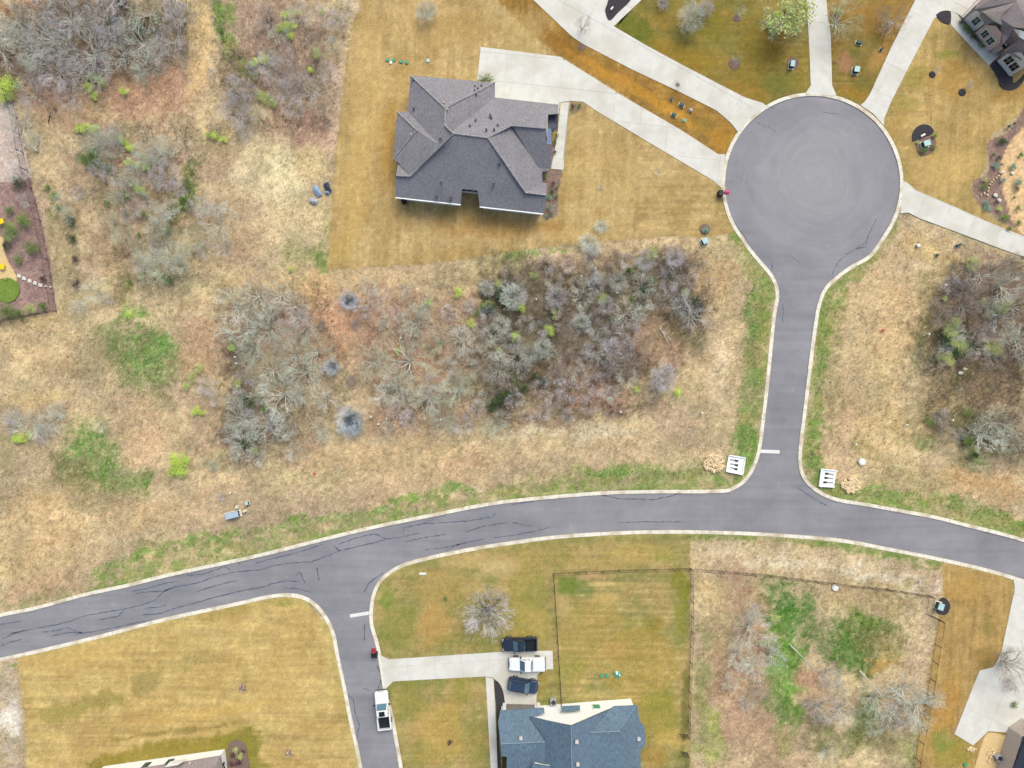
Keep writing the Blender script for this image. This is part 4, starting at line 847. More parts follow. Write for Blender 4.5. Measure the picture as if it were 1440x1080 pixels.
g0, g1 = Vector(pl[2]), Vector(pl[3])
mb = MB(); ap = P(803, 1022, 7.1); d = (g1-g0).normalized(); L0 = g0-d*1.2
mb.poly([(L0.x, L0.y+.02, 2.6), (g1.x, g1.y+.02, 2.6), (g1.x, g1.y+.02, 2.85), (P(857.8, 0, 3).x, g1.y-.1, 2.9), (ap.x, (g0.y+g1.y)/2+.05, 7.05), (L0.x, L0.y+.02, 3.1)])
mb.poly([(g0.x, g0.y+.03, -.1), (g1.x, g1.y+.03, -.1), (g1.x, g1.y+.03, 2.7), (g0.x, g0.y+.03, 2.7)])
mb.build('gable_wall', M['white'], H2)
mb = MB(); q = P(733, 993.6, 1.2); mb.box((q.x, P(733, 991).y+.05, 1.25), (4.3, .1, 2.4), rz=-.03); mb.build('garage_door', M['garage'], H2)
for x in (709.5, 757): mb = MB(); q = P(x, 990.8); mb.box((q.x, q.y+.12, 1.4), (.5, .4, 2.8)); mb.build('pilaster', M['trim'], H2)
mb = MB(); mb.slab(AP([(789.5, 993.5, 2.7), (815.5, 992, 2.7), (815.8, 999.5, 3.5), (789.5, 1001, 3.5)]), .1); mb.build('pent_roof', M['roofblue'], H2)
mb = MB(); mb.slab(AP([(790.5, 993.9, 2.72), (788.5, 994, 2.72), (788.5, 996, 0.2), (790.5, 996, .2)][:3]), .02)
for x in (792.4, 799.5, 806.5):
    hh = 6.15; yb = g0.y+(g1.y-g0.y)*((P(x, 0, hh).x-g0.x)/(g1.x-g0.x)); mb = MB(); mb.box((P(x, 0, hh).x, yb+.14, hh-.2), (.38, .06, .4)); mb.build('gable_vent', M['darkglass'], H2)
xq = P(839, 0, 2).x; yb = g0.y+(g1.y-g0.y)*((xq-g0.x)/(g1.x-g0.x))
mb = MB(); mb.box((xq, yb+.06, 1.9), (1.15, .14, 1.4)); mb.build('window_frame', M['trim'], H2)
mb = MB(); mb.box((xq, yb+.14, 1.9), (.95, .04, 1.2)); mb.build('window_pane', M['lidgreen'], H2)
vents(H2, [(732.5, 1037, 4.9), (811, 1042, 7.0), (812.4, 1073.4, 7.0), (863, 1065, 4.6), (898, 1038, 3.1)], 'ventwhite', s=.36, hh=.3)
mb = MB(); mb.slab(AP([(750, 1076.5, 5.1), (752, 1073, 5.3), (763, 1076, 5.6), (774, 1077, 5.3), (764, 1081, 5.1)]), .3); mb.build('dormer', M['trim'], H2)
mb = MB(); mb.slab(AP([(747, 1088, 5.5), (749, 1073.5, 5.6), (774, 1077.5, 5.9), (770, 1092, 5.9)]), .1); mb.build('dormer_roof', M['roofblue'], H2)

# house at the bottom left edge
c = P(260, 1100); H3 = thing('house', 'white house with taupe shingle roof cut by the bottom edge, in the left lawn', 'house', (c.x, c.y, 0), world=True)
pl = [tuple(P(x, y, 0).xy) for x, y in [(146, 1077.5), (316, 1053.5), (330, 1150), (160, 1170)]]
mb = MB()
for i in range(4):
    j = (i+1) % 4; mb.poly([(*pl[i], -.2), (*pl[j], -.2), (*pl[j], 2.85), (*pl[i], 2.85)])
mb.build('wall', M['white'], H3)
roof(H3, [
 [(190, 1081.5), (233, 1075.2), (233, 1076.4), (257, 1072, 3.0), (310, 1063), (288, 1108, 6), (200, 1122, 6)],
 [(140, 1089), (190, 1081.5), (200, 1122, 6), (160, 1128, 6)],
 [(310, 1063), (325, 1160), (288, 1108, 6)], [(288, 1108, 6), (325, 1160), (165, 1182), (200, 1122, 6)], [(200, 1122, 6), (165, 1182), (145, 1184), (160, 1128, 6)]], 'roofbrown')
d = (Vector(pl[1])-Vector(pl[0])).normalized(); nrm = Vector((-d.y, d.x))
def wallpt(s_, z, off=.06): p = Vector(pl[0])+d*s_+nrm*off; return (p.x, p.y, z)
for s_, w in ((7.2, .9), (10.6, .9)):
    mb = MB(); q = wallpt(s_, 1.7); mb.box(q, (w, .1, 1.5), rz=math.atan2(d.y, d.x)); mb.build('window_pane', M['glass'], H3)
for yy in (1068, 1074): mb = MB(); q = P(317+(yy-1053)*.14, yy); mb.box((q.x+.05, q.y, 1.7), (.1, .45, 1.3)); mb.build('window_pane', M['darkglass'], H3)
mb = MB(); q0 = P(235, 1074.5, 3.2); q1 = P(257, 1071, 3.2); q2 = P(262, 1070.5, 3.3)
mb.slab([tuple(v) for v in AP([(232, 1079, 3.3), (237, 1073.2, 3.3), (256, 1070.2, 3.3), (261, 1069.5, 3.6), (250, 1076, 4.2)])], .5); mb.build('gable', M['trim'], H3)
vents(H3, [(268, 1072, 3.5)], 'ventwhite', s=.2)

# taupe roof house top right
c = P(1410, 30); H4 = thing('house', 'pinkish brick house with taupe roof and white trim in the top right corner', 'house', (c.x, c.y, 0), world=True)
def B4(cx, cy, h): return P(1330+cx/8.31, cy/8.31, h)
basel = [(190, 190), (375, 385), (470, 520), (560, 640), (640, 590), (640, 700), (770, 880), (930, 790), (1400, 420), (900, -400), (520, -180)]
bp = [B4(x, y, 0) for x, y in basel]
mb = MB()
for i in range(len(bp)):
    j = (i+1) % len(bp); mb.poly([(bp[i].x, bp[i].y, -.2), (bp[j].x, bp[j].y, -.2), (bp[j].x, bp[j].y, 2.8), (bp[i].x, bp[i].y, 2.8)])
mb.build('wall', M['pinkbrick'], H4)
def gable4(a_, b3, apx, mat, off=.0):
    """upright wall on base edge a-b (crop units) with a peak of height apx"""
    p, q = B4(*a_, 0), B4(*b3, 0); m = (p+q)/2; dd = (q-p).normalized(); n_ = Vector((-dd.y, dd.x, 0))
    if n_.dot(-m) < 0: n_ = -n_
    p, q, m = p+n_*off, q+n_*off, m+n_*off
    t1, t2 = p+(q-p)*.3, p+(q-p)*.7
    mb = MB(); mb.poly([p, q, q+Vector((0, 0, 2.8)), t2+Vector((0, 0, apx)), t1+Vector((0, 0, apx)), p+Vector((0, 0, 2.8))]); mb.build('gable_wall', M[mat], H4)
    return p, q, n_, dd
def win4(base, t, z, w, hgt, mat='glass'):
    p, q, n_, dd = base; c_ = p+(q-p)*t+n_*.06; mb = MB(); mb.box((c_.x, c_.y, z), (w+.2, .08, hgt+.2), rz=math.atan2(dd.y, dd.x)); fr = mb.build('window', M['trim'], H4)
    mb = MB(); c_ = c_+n_*.06
    for k in (-.25, .25):
        for kz in (-.25, .25):
            cc = c_+dd*(k*w); mb.box((cc.x, cc.y, z+kz*hgt), (w*.44, .05, hgt*.44), rz=math.atan2(dd.y, dd.x))
    o = mb.build('window_pane', M[mat], H4)
mb = MB(); mb.prism([(p.x, p.y) for p in bp], 2.8, 3.0); mb.build('roof_deck', M['roofbrown'], H4)
gA = gable4((225, 215), (350, 355), 3.3, 'trim', .35)
gB = gable4((345, 380), (510, 590), 4.1, 'pinkbrick', .5)
gC = gable4((610, 700), (760, 880), 4.2, 'trim', .3)
win4(gA, .55, 1.7, .9, 1.5); win4(gB, .3, 1.9, .9, 1.4); win4(gB, .68, 1.9, .9, 1.4); win4(gC, .3, 1.9, 1.0, 1.6, 'darkglass'); win4(gC, .7, 1.9, 1.0, 1.6, 'darkglass')
def R4(L): return [tuple(B4(*p)) for p in L]
for f in ([(430, -20, 3), (330, 110, 3), (392, 132, 3.1), (450, 150, 3.8), (640, 215, 5.2), (700, 130, 5.6), (830, 20, 6), (800, -150, 6), (560, -180, 3)],
          [(392, 132, 3.0), (455, 150, 3.7), (560, 245, 3.8), (655, 290, 4.2), (655, 325, 3.6), (560, 300, 3.2), (470, 290, 3.0), (420, 210, 3)],
          [(640, 215, 5.2), (830, 20, 6), (912, 180, 5.4), (800, 320, 4.8), (740, 430, 3.8), (670, 515, 3.2), (640, 380, 3.6), (655, 290, 4.6)],
          [(830, 20, 6), (800, -150, 6), (1200, -100, 4), (1250, 200, 4), (912, 180, 5.4)],
          [(740, 430, 3.6), (800, 320, 4.8), (830, 390, 5.0), (880, 460, 5.2), (960, 480, 5.2), (1200, 420, 4.5), (1150, 700, 3.2), (905, 740, 3.0), (870, 690, 3.6), (750, 630, 3.2), (690, 600, 3.0), (780, 490, 3.3)],
          [(912, 180, 5.4), (1250, 200, 4), (1250, 440, 4.5), (930, 330, 5.6), (800, 320, 4.8)]):
    mb = MB(); mb.slab(R4(f), .14); mb.build('roof_slope', M['roofbrown'], H4)
mb = MB(); mb.slab(R4([(455, 152, 4.2), (540, 175, 5.3), (640, 215, 5.5), (656, 288, 4.7), (560, 240, 4.3)]), .06); mb.build('dormer_face', M['trim'], H4)
mb = MB(); mb.slab(R4([(795, 335, 5.3), (860, 350, 5.9), (925, 370, 5.9), (925, 470, 5.5), (860, 430, 5.4)]), .06); mb.build('dormer_face', M['trim'], H4)
mb = MB(); mb.slab(R4([(650, 520, 2.6), (735, 450, 2.6), (782, 492, 2.6), (690, 590, 2.6)]), .1); mb.build('porch_roof', M['darkglass'], H4)
for a_, b3 in (((195, 205), (425, -30)), ((725, 435), (785, 492)), ((785, 492), (690, 598)), ((650, 525), (735, 455))):
    mb = MB(); mb.tube(B4(*a_, 2.9), B4(*b3, 2.9), .07, .07, 4); mb.build('eave_strip', M['trim'], H4)

# brick house at the right bottom corner
c = P(1460, 1090); H5 = thing('house', 'corner of a tan brick house with dark grey roof in the bottom right corner', 'house', (c.x, c.y, 0), world=True)
pl = [tuple(P(x, y, 0).xy) for x, y in [(1418, 1022), (1436, 1010), (1540, 1010), (1540, 1160), (1385, 1160), (1396, 1090)]]
mb = MB()
for i in range(len(pl)):
    j = (i+1) % len(pl); mb.poly([(*pl[i], -.2), (*pl[j], -.2), (*pl[j], 2.9), (*pl[i], 2.9)])
mb.build('wall', M['tanbrick'], H5)
roof(H5, [[(1446, 1030, 3), (1450, 1022, 3), (1560, 1010, 3), (1560, 1120, 7), (1470, 1120, 6.5)], [(1446, 1030, 3), (1470, 1120, 6.5), (1450, 1180, 6), (1410, 1180, 3), (1419, 1095, 3)]], 'vent')

# ------------------------------------------------------------------ vehicles
def loft(mb, st):
    """st: (x, halfwidth, z0, z1, top_halfwidth) stations along x"""
    b = len(mb.v)
    for (x, w, z0, z1, tw) in st:
        zz = z0+(z1-z0)*.75
        for y, z in ((-w*.92, z0), (-w, z0+.15), (-w, zz), (-tw, z1), (tw, z1), (w, zz), (w, z0+.15), (w*.92, z0)): mb.v.append((x, y, z))
    n = 8
    for i in range(len(st)-1):
        for k in range(n):
            j = (k+1) % n; mb.f.append((b+i*n+k, b+i*n+n+k, b+i*n+n+j, b+i*n+j)[::-1])
    mb.f.append(tuple(b+i for i in range(n))); mb.f.append(tuple(b+(len(st)-1)*n+n-1-i for i in range(n)))
def wheels(r, xs_, y, rad=.40, w=.27):
    for x in xs_:
        for s_ in (-1, 1):
            mb = MB(); mb.tube((x, s_*(y-w), rad), (x, s_*y, rad), rad, rad, 18); o = mb.build('wheel', M['tyre'], r)
            mb = MB(); mb.tube((x, s_*(y-.01), rad), (x, s_*(y+.012), rad), rad*.62, rad*.55, 14); k = mb.build('rim', M['rim'], o)
def pickup(label, px, py, L, Wd, rz, body, bed, sunroof=False, tonneau=False):
    c = P(px, py); z = -.08 if px < 600 else .045
    r = thing('pickup_truck', label, 'pickup truck', (c.x, c.y, z), math.radians(rz)); w = Wd/2; f = L/2
    mb = MB(); bx = -f*.30
    loft(mb, [(f, w*.72, .45, .85, w*.6), (f-.12, w*.9, .4, 1.0, w*.76), (f-.5, w, .38, 1.1, w*.84), (f*.42, w, .38, 1.18, w*.88), (f*.2, w, .38, 1.15, w*.9), (bx, w, .38, 1.15, w*.9)])
    # bed: floor and three sides
    mb.build('body', M[body], r, smooth=False)
    mb = MB(); bl = bx-(-f+.08)
    for s_ in (-1, 1): mb.box(((bx-f+.08)/2-.0, s_*(w-.09), .82), (bl, .18, .72))
    mb.box((-f+.12, 0, .82), (.12, Wd-.36, .66)); mb.build('bed', M[body], r)
    mb = MB(); mb.box(((bx-f+.08)/2, 0, .62), (bl-.1, Wd-.36, .06)); mb.build('bed_liner', M[bed], r)
    if tonneau:
        mb = MB(); mb.box(((bx-f+.08)/2, 0, 1.2), (bl-.14, Wd-.3, .05)); mb.build('tonneau_cover', M['tonneau'], r)
    # cab
    mb = MB(); x0, x1 = bx+.04, f*.40; rf0, rf1 = x0+.25, x1-.75; tw = w*.74
    loft(mb, [(x0, w*.86, 1.1, 1.2, w*.8), (rf0, w*.84, 1.1, 1.86, tw), (rf0+.4, w*.85, 1.1, 1.92, tw), (rf1, w*.85, 1.1, 1.88, tw), (x1, w*.86, 1.1, 1.2, w*.78)])
    mb.build('cab', M[body], r)
    def pan(name, pts, mat='carglass'):
        mb = MB(); mb.poly(pts); mb.build(name, M[mat], r)
    e_ = .02
    pan('windscreen', [(x1-.04+e_, -w*.76, 1.24), (x1-.04+e_, w*.76, 1.24), (rf1+.02+e_, tw*.93, 1.88), (rf1+.02+e_, -tw*.93, 1.88)])
    pan('rear_window', [(x0+.03-e_, w*.72, 1.28), (x0+.03-e_, -w*.72, 1.28), (rf0-.02-e_, -tw*.85, 1.84), (rf0-.02-e_, tw*.85, 1.84)])
    mid = (rf0+rf1)/2+.1
    for s_ in (-1, 1):
        for xa, xb in ((rf0+.08, mid-.06), (mid+.06, rf1+.12)):
            y0, y1 = s_*(w*.87), s_*(tw+.06)
            pan('side_window', [(xa, y0, 1.28), (xb+(.3 if xb > mid+.1 else 0), y0, 1.28), (xb, y1, 1.76), (xa, y1, 1.76)], 'darkglass')
        mb = MB(); mb.box((x1-.15, s_*(w+.13), 1.28), (.16, .26, .2)); mb.build('mirror', M['black'], r)
        mb = MB(); mb.box((f-.12, s_*w*.68, .86), (.2, .36, .18)); mb.build('headlight', M['lamp'], r)
        mb = MB(); mb.box((-f+.06, s_*(w-.1), .95), (.08, .16, .36)); mb.build('tail_light', M['lampred'], r)
    if sunroof: mb = MB(); mb.box(((rf0+rf1)/2, 0, 1.925), ((rf1-rf0)*.72, tw*1.15, .03)); mb.build('sunroof', M['darkglass'], r)
    mb = MB(); mb.box((f-.02, 0, .58), (.16, Wd*.82, .22)); mb.build('bumper', M['black'], r); mb = MB(); mb.box((-f-.04, 0, .58), (.14, Wd*.86, .2)); mb.build('bumper', M['rim'], r)
    mb = MB(); mb.box((f-.06, 0, .82), (.1, w*.9, .24)); mb.build('grille', M['black'], r)
    wheels(r, (f*.62, -f*.58), w+.02); return r
pickup('white pickup truck with open black bed and sunroof, parked at the lower side street kerb', 540, 995.5, 5.75, 2.0, 96.5, 'carwhite', 'bedliner', sunroof=True)
pickup('dark blue black pickup truck with open bed, parked on grass above the white pickup', 731, 903, 5.1, 1.95, 181.5, 'carblack', 'bedliner')
pickup('white pickup truck with white bed cover on the driveway between two dark vehicles', 741, 930.5, 5.3, 1.95, 180.5, 'carwhite', 'bedliner', tonneau=True)
def suv(label, px, py, L, Wd, rz):
    c = P(px, py); r = thing('suv', label, 'car', (c.x, c.y, .045), math.radians(rz)); w = Wd/2; f = L/2
    mb = MB(); loft(mb, [(f, w*.66, .4, .8, w*.55), (f-.12, w*.88, .36, .92, w*.74), (f-.45, w, .34, 1.02, w*.84), (f*.45, w, .34, 1.1, w*.88), (-f*.5, w, .34, 1.12, w*.9), (-f+.35, w*.98, .34, 1.12, w*.86), (-f+.08, w*.9, .38, 1.05, w*.8), (-f, w*.8, .45, .95, w*.7)]); mb.build('body', M['carblue'], r)
    mb = MB(); tw = w*.76; x0, x1 = -f+.14, f*.42; a0, a1 = x0+.35, x1-.75
    loft(mb, [(x0, w*.84, 1.05, 1.15, w*.76), (a0, w*.86, 1.05, 1.66, tw), (a0+.6, w*.87, 1.05, 1.72, tw), (a1, w*.86, 1.05, 1.68, tw), (x1, w*.86, 1.05, 1.14, w*.78)]); mb.build('cabin', M['carblue'], r)
    def pan(name, pts, mat): mb = MB(); mb.poly(pts); mb.build(name, M[mat], r)
    pan('windscreen', [(x1-.02, -w*.76, 1.18), (x1-.02, w*.76, 1.18), (a1+.04, tw*.9, 1.67), (a1+.04, -tw*.9, 1.67)], 'carglass')
    pan('rear_window', [(x0, w*.72, 1.2), (x0, -w*.72, 1.2), (a0-.04, -tw*.88, 1.64), (a0-.04, tw*.88, 1.64)], 'carglass')
    for s_ in (-1, 1):
        for xa, xb in ((a0+.05, -.45), (-.38, .4), (.47, a1+.1)):
            pan('side_window', [(xa, s_*w*.885, 1.18), (xb, s_*w*.885, 1.18), (xb, s_*(tw+.05), 1.6), (xa, s_*(tw+.05), 1.6)], 'darkglass')
        mb = MB(); mb.box((x1-.2, s_*(w+.1), 1.15), (.16, .22, .16)); mb.build('mirror', M['black'], r)
        mb = MB(); mb.tube((a0+.2, s_*tw*.86, 1.75), (a1-.1, s_*tw*.86, 1.75), .03, .03, 5); mb.build('roof_rail', M['black'], r)
        mb = MB(); mb.box((f-.14, s_*w*.68, .8), (.2, .34, .14)); mb.build('headlight', M['lamp'], r)
        mb = MB(); mb.box((-f+.06, s_*w*.74, .95), (.1, .26, .2)); mb.build('tail_light', M['lampred'], r)
    wheels(r, (f*.6, -f*.58), w+.01, .37, .24)
suv('dark blue SUV parked at an angle on the driveway in front of the garage', 735.5, 960.5, 4.5, 1.95, -9)

# ------------------------------------------------------------------ fences
def fence(label, pl, loc, h=1.6, spacing=2.4, group=None):
    c = P(*loc); r = thing('fence', label, 'fence', (c.x, c.y, 0), world=True)
    if group: r['group'] = group
    W_ = [Vector((*p, 0)) for p in w2(pl)]
    pk = MB()
    for p, q in zip(W_[:-1], W_[1:]):
        L = (q-p).length; n = max(1, round(L/spacing)); d = (q-p)/L
        for i in range(n+1):
            if i == n and q != W_[-1]: continue
            a_ = p+(q-p)*(i/n); mb = MB(); mb.box((a_.x, a_.y, h/2), (.065, .065, h+.1)); mb.build('fence_post', M['fence'], r)
        for i in range(n):
            a_ = p+(q-p)*(i/n); b3 = p+(q-p)*((i+1)/n)
            for z in (.15, h-.04): mb = MB(); mb.tube((a_.x, a_.y, z), (b3.x, b3.y, z), .022, .022, 4, False); mb.build('fence_rail', M['fence'], r)
        m = int(L/.17)
        for i in range(m):
            a_ = p+d*(i*.17+.06); s_ = .008
            b = len(pk.v)
            for z in (.1, h): pk.v += [(a_.x-s_, a_.y, z), (a_.x, a_.y-s_, z), (a_.x+s_, a_.y+s_, z)]
            pk.f += [(b, b+1, b+4, b+3), (b+1, b+2, b+5, b+4), (b+2, b, b+3, b+5)]
    pk.build('fence_infill', M['fence'], r, kind='stuff'); return r
fence('black see-through fence round the lawn right of the three parked vehicles', [(789, 990), (784, 900), (778, 806), (870, 801.5), (971, 799), (972, 887), (969, 950), (967, 1033)], (789, 990))
fence('black fence running along the road side and ending at the teal utility box', [(971.5, 799.6), (1080, 808), (1147, 817), (1247, 828), (1306, 837), (1302.5, 863), (1319, 870)], (1302, 863))
fence('black fence between the scrubby green field and the gold lawn strip, lower right', [(1320, 872), (1314.5, 905), (1307, 953), (1299, 1000), (1291, 1040), (1282, 1090), (1272, 1150)], (1314, 905))
fence('dark fence round the purple mulched garden at the left edge', [(14, 130), (24, 165), (33, 215), (45, 265), (57, 310), (68, 365), (80, 438), (0, 453), (-90, 468)], (80, 438))
fence('short lower stretch of black fence beyond the gate gap, bottom centre', [(966, 1058), (964, 1090), (961, 1150)], (965, 1060))
for p, q, l in (((967, 1033), (955, 1031), 'open black fence gate, upper of the two at the bottom gap'), ((966, 1058), (957, 1056), 'open black fence gate, lower of the two at the bottom gap')):
    c = P(*p); r = thing('fence_gate', l, 'gate', (c.x, c.y, 0), world=True, group='gates in the black fence')
    a_, b3 = P(*p), P(*q); mb = MB()
    for z in (.2, .8, 1.4): mb.tube((a_.x, a_.y, z), (b3.x, b3.y, z), .04, .04, 4)
    for t in np.linspace(0, 1, 8): mb.tube(a_.lerp(b3, t)+Vector((0, 0, .1)), a_.lerp(b3, t)+Vector((0, 0, 1.5)), .02, .02, 4)
    mb.build('gate_frame', M['fence'], r)

# ------------------------------------------------------------------ plants: prototypes
def leafcloud(n, rx, rz, size, seed, zc, flat_=0.0, clumps=12):
    R = np.random.RandomState(seed)
    cl = R.normal(size=(clumps, 3)); cl /= np.linalg.norm(cl, axis=1)[:, None]; cl *= R.uniform(.25, .8, (clumps, 1))
    k = R.randint(0, clumps, n); p = cl[k]+R.normal(size=(n, 3))*.20
    nr = np.linalg.norm(p, axis=1); p = p/np.maximum(1, nr/1.05)[:, None]
    p = p*np.array([rx, rx, rz])+np.array([0, 0, zc]); p[:, 2] = np.maximum(p[:, 2], .03)
    a_ = R.normal(size=(n, 3)); a_[:, 2] *= .6; a_ /= np.linalg.norm(a_, axis=1)[:, None]
    b3 = np.cross(a_, R.normal(size=(n, 3))); b3 /= np.linalg.norm(b3, axis=1)[:, None]
    s_ = size*R.uniform(.6, 1.3, (n, 1))
    V = np.stack([p-a_*s_, p+b3*s_*.5, p+a_*s_, p-b3*s_*.5], 1).reshape(-1, 3)
    return V, [(4*i, 4*i+1, 4*i+2, 4*i+3) for i in range(n)]
def mesh_from(V, F, name, mat):
    me = bpy.data.meshes.new(name); me.from_pydata([tuple(v) for v in V], [], F); me.materials.append(mat); me.update(); return me
def bare(seed, n0, spread, levels, up, kids, twigr, curl=.25, height=1.0, mainr=.10, out_=.35):
    """a leafless crown of unit height: trunk mesh + twig mesh"""
    r = random.Random(seed); T = MB(); K = MB()
    def grow(p, d, L, rad, lev):
        segs = 2 if lev < 2 else 1; q = p
        for s_ in range(segs):
            d = (d+Vector((r.gauss(0, curl*.5), r.gauss(0, curl*.5), r.gauss(0, curl*.3)+up*.12))).normalized()
            q2 = q+d*(L/segs); r1 = rad*(.8 if segs == 2 else .6)
            (T if lev <= 1 else K).tube(q, q2, rad, r1, 5 if lev <= 1 else 3, False)
            rad = r1
            if lev < levels:
                for k in range(kids if s_ == segs-1 else max(1, kids//2)):
                    dd = d.orthogonal().normalized(); dd.rotate(Matrix.Rotation(r.uniform(0, 6.28), 3, d))
                    rad_ = Vector((q2.x, q2.y, 0)); rad_ = rad_.normalized() if rad_.length > 1e-4 else Vector((0, 0, 1))
                    nd = (d*r.uniform(.5, 1.0)+dd*r.uniform(.55, 1.0)+rad_*out_+Vector((0, 0, up*.12))).normalized()
                    if nd.z < -.1: nd.z *= -.5
                    grow(q2 if s_ == segs-1 else q+(q2-q)*r.uniform(.4, 1), nd, L*r.uniform(.62, .85), max(rad*.6, twigr), lev+1)
            q = q2
    th = height*.18; T.tube((0, 0, -.02), (0, 0, th), mainr*.42, mainr*.32, 7, False)
    for i in range(n0):
        a_ = 6.283*i/n0+r.uniform(-.4, .4); s_ = spread*r.uniform(.4, 1.1)
        grow(Vector((0, 0, th*r.uniform(.6, 1))), Vector((math.cos(a_)*s_, math.sin(a_)*s_, 1)).normalized(), height*r.uniform(.26, .36), mainr*.22, 0)
    return T.mesh('trunk', None), K.mesh('crown', None)
def radius_of(me):
    n = len(me.vertices); co = np.empty(n*3); me.vertices.foreach_get('co', co); co = co.reshape(-1, 3); return float(np.percentile(np.hypot(co[:, 0], co[:, 1]), 93)), float(co[:, 2].max())
PROT = {}
def proto(kind, seeds, **kw):
    L = []
    for s_ in seeds:
        t, k = bare(s_, **kw); R_, Z_ = radius_of(k); L.append((t, k, R_, Z_))
    PROT[kind] = L
proto('oak', [1, 2, 3, 4, 5], n0=7, spread=1.9, levels=4, up=.45, kids=3, twigr=.0015, curl=.16, mainr=.10)
proto('fuzz', [11, 12, 13, 14, 15], n0=8, spread=1.5, levels=4, up=.8, kids=3, twigr=.0019, curl=.14, mainr=.05)
proto('whip', [21, 22, 23], n0=13, spread=1.5, levels=3, up=.9, kids=4, twigr=.0026, curl=.22, mainr=.05)
def matcopy(me, mat):
    m2 = me.copy(); m2.materials.clear(); m2.materials.append(mat); return m2
CACHE = {}
def pm(kind, i, mat, trunkmat):
    k = (kind, i, mat, trunkmat)
    if k not in CACHE:
        t, c_, R_, Z_ = PROT[kind][i]; CACHE[k] = (matcopy(t, M[trunkmat]), matcopy(c_, M[mat]), R_, Z_)
    return CACHE[k]
LEAF = {}
def leafm(mat, i, big):
    k = (mat, i, big)
    if k not in LEAF:
        V, F = leafcloud(1100 if big else 480, 1, .8, .058 if big else .09, 100+i+(50 if big else 0), .1, clumps=16 if big else 9)
        LEAF[k] = mesh_from(V, F, 'leaves', M[mat])
    return LEAF[k]
# landmarks used to say where an anonymous tree stands
LM = [(778, 270, 'the mulch bed by the grey roof house'), (783, 195, 'the narrow bed by the grey roof house walkway'), (808, 150, 'the corner bed by the big driveway'), (1370, 48, 'the brick gables'), (1397, 230, 'the bend of the purple border'), (1392, 290, 'the lower purple border'), (1430, 250, 'the sandy border'), (332, 1062, 'the round stony bed'), (1142, 258, 'the round turning circle'), (1105, 640, 'the stop line of the upper street'), (505, 864, 'the stop line of the lower street'), (385, 250, 'the bare sandy patch'), (670, 200, 'the grey hip roof house'), (325, 70, 'the dark green grassy ditch'), (276, 60, 'the sandy track'), (60, 300, 'the mulched left garden'), (205, 500, 'the big green grass patch'), (130, 650, 'the lower left green patch'), (325, 724, 'the grey blue utility box'), (489, 590, 'the blue grey shrub'), (570, 500, 'the sprawling lichen grey tree'), (1004, 651, 'the left headwall rocks'), (1050, 450, 'the green verge of the upper street'), (930, 480, 'the open leafy clearing'), (700, 420, 'the dark hollow in the thicket'), (780, 350, 'the grass edge above the thicket'), (760, 600, 'the pale straw strip below the thicket'), (1340, 480, 'the green evergreen clump'), (1320, 320, 'the right edge driveway'), (1212, 649, 'the round white manhole lid'), (1100, 950, 'the vivid green grass strip'), (1205, 900, 'the green patch in the fenced field'), (1310, 950, 'the lower right fence'), (1390, 990, 'the bottom right driveway pad'), (895, 960, 'the fenced striped lawn'), (0, 0, 'the top left corner'), (1440, 600, 'the right edge of the photo'), (460, 60, 'the edge of the gold lawn'), (340, 600, 'the brown brush at the left end of the thicket')]
USED = {}
def where(px, py, deep):
    L = sorted(LM, key=lambda l: math.hypot(px-l[0], py-l[1]))
    def rel(l):
        dx, dy = px-l[0], py-l[1]; d = math.hypot(dx, dy)
        if d < 26: return 'right at '+l[2]
        w = ('just ' if d < 70 else '')
        return w+(('right of ' if dx > 0 else 'left of ') if abs(dx) > abs(dy)*1.3 else ('below ' if dy > 0 else 'above ') if abs(dy) > abs(dx)*1.3 else ('below right of ' if dx > 0 and dy > 0 else 'below left of ' if dy > 0 else 'above right of ' if dx > 0 else 'above left of '))+l[2]
    a_, b_ = ((0, None), (0, 1), (0, 2), (1, 2), (0, 3), (1, 3), (2, 3), (0, 4))[deep]
    return rel(L[a_])+(', '+rel(L[b_]) if b_ else '')
def name_it(o, head, px, py, cat, group):
    o['category'] = cat; o['group'] = group
    for deep in range(8):
        l = head+' '+where(px, py, deep); l = ' '.join(l.split()[:16])
        if l not in USED: break
    USED[l] = 1; o['label'] = l
def sizeword(r): return 'large' if r >= 27 else 'middling' if r >= 18 else 'small'
TONE = {'twigpale': 'pale grey', 'twiglilac': 'greyish lilac', 'twigolive': 'olive grey', 'twigbrown': 'brownish', 'twigblue': 'blue grey'}
def tree(px, py, rpx, kind='fuzz', mat='twigpale', label=None, group='bare trees in the scrub', hr=None, trunkmat='bark', leaves=None, rz=None):
    R0 = rpx*S; i = rnd.randrange(len(PROT[kind])); t, c_, R_, Z_ = pm(kind, i, mat, trunkmat)
    sc = R0/R_; sz = sc*(hr or rnd.uniform(.9, 1.25)); hmid = Z_*sz*.68
    c = P(px, py, hmid); r = bpy.data.objects.new('bare_tree', None); COL.objects.link(r); r.location = (c.x, c.y, -.05)
    r.rotation_euler = (0, 0, rnd.uniform(0, 6.28) if rz is None else rz); r.scale = (sc, sc, sz); r.empty_display_size = .3
    for nm, m_ in (('trunk', t), ('crown', c_)):
        o = bpy.data.objects.new(nm, m_); COL.objects.link(o); o.parent = r
    if leaves:
        o = bpy.data.objects.new('leaves', leafm(leaves, rnd.randrange(4), True)); COL.objects.link(o); o.parent = r
        q_ = .62 if leaves == 'bluedark' else 1.0; o.scale = (R_*q_, R_*q_, Z_*.30); o.location = (0, 0, Z_*(.5 if q_ < 1 else .68))
    if label: tag(r, label, 'tree', group)
    else: name_it(r, f"{sizeword(rpx)} {TONE.get(mat, 'grey')} {'wide branching ' if kind == 'oak' else ''}bare tree", px, py, 'tree', group)
    return r
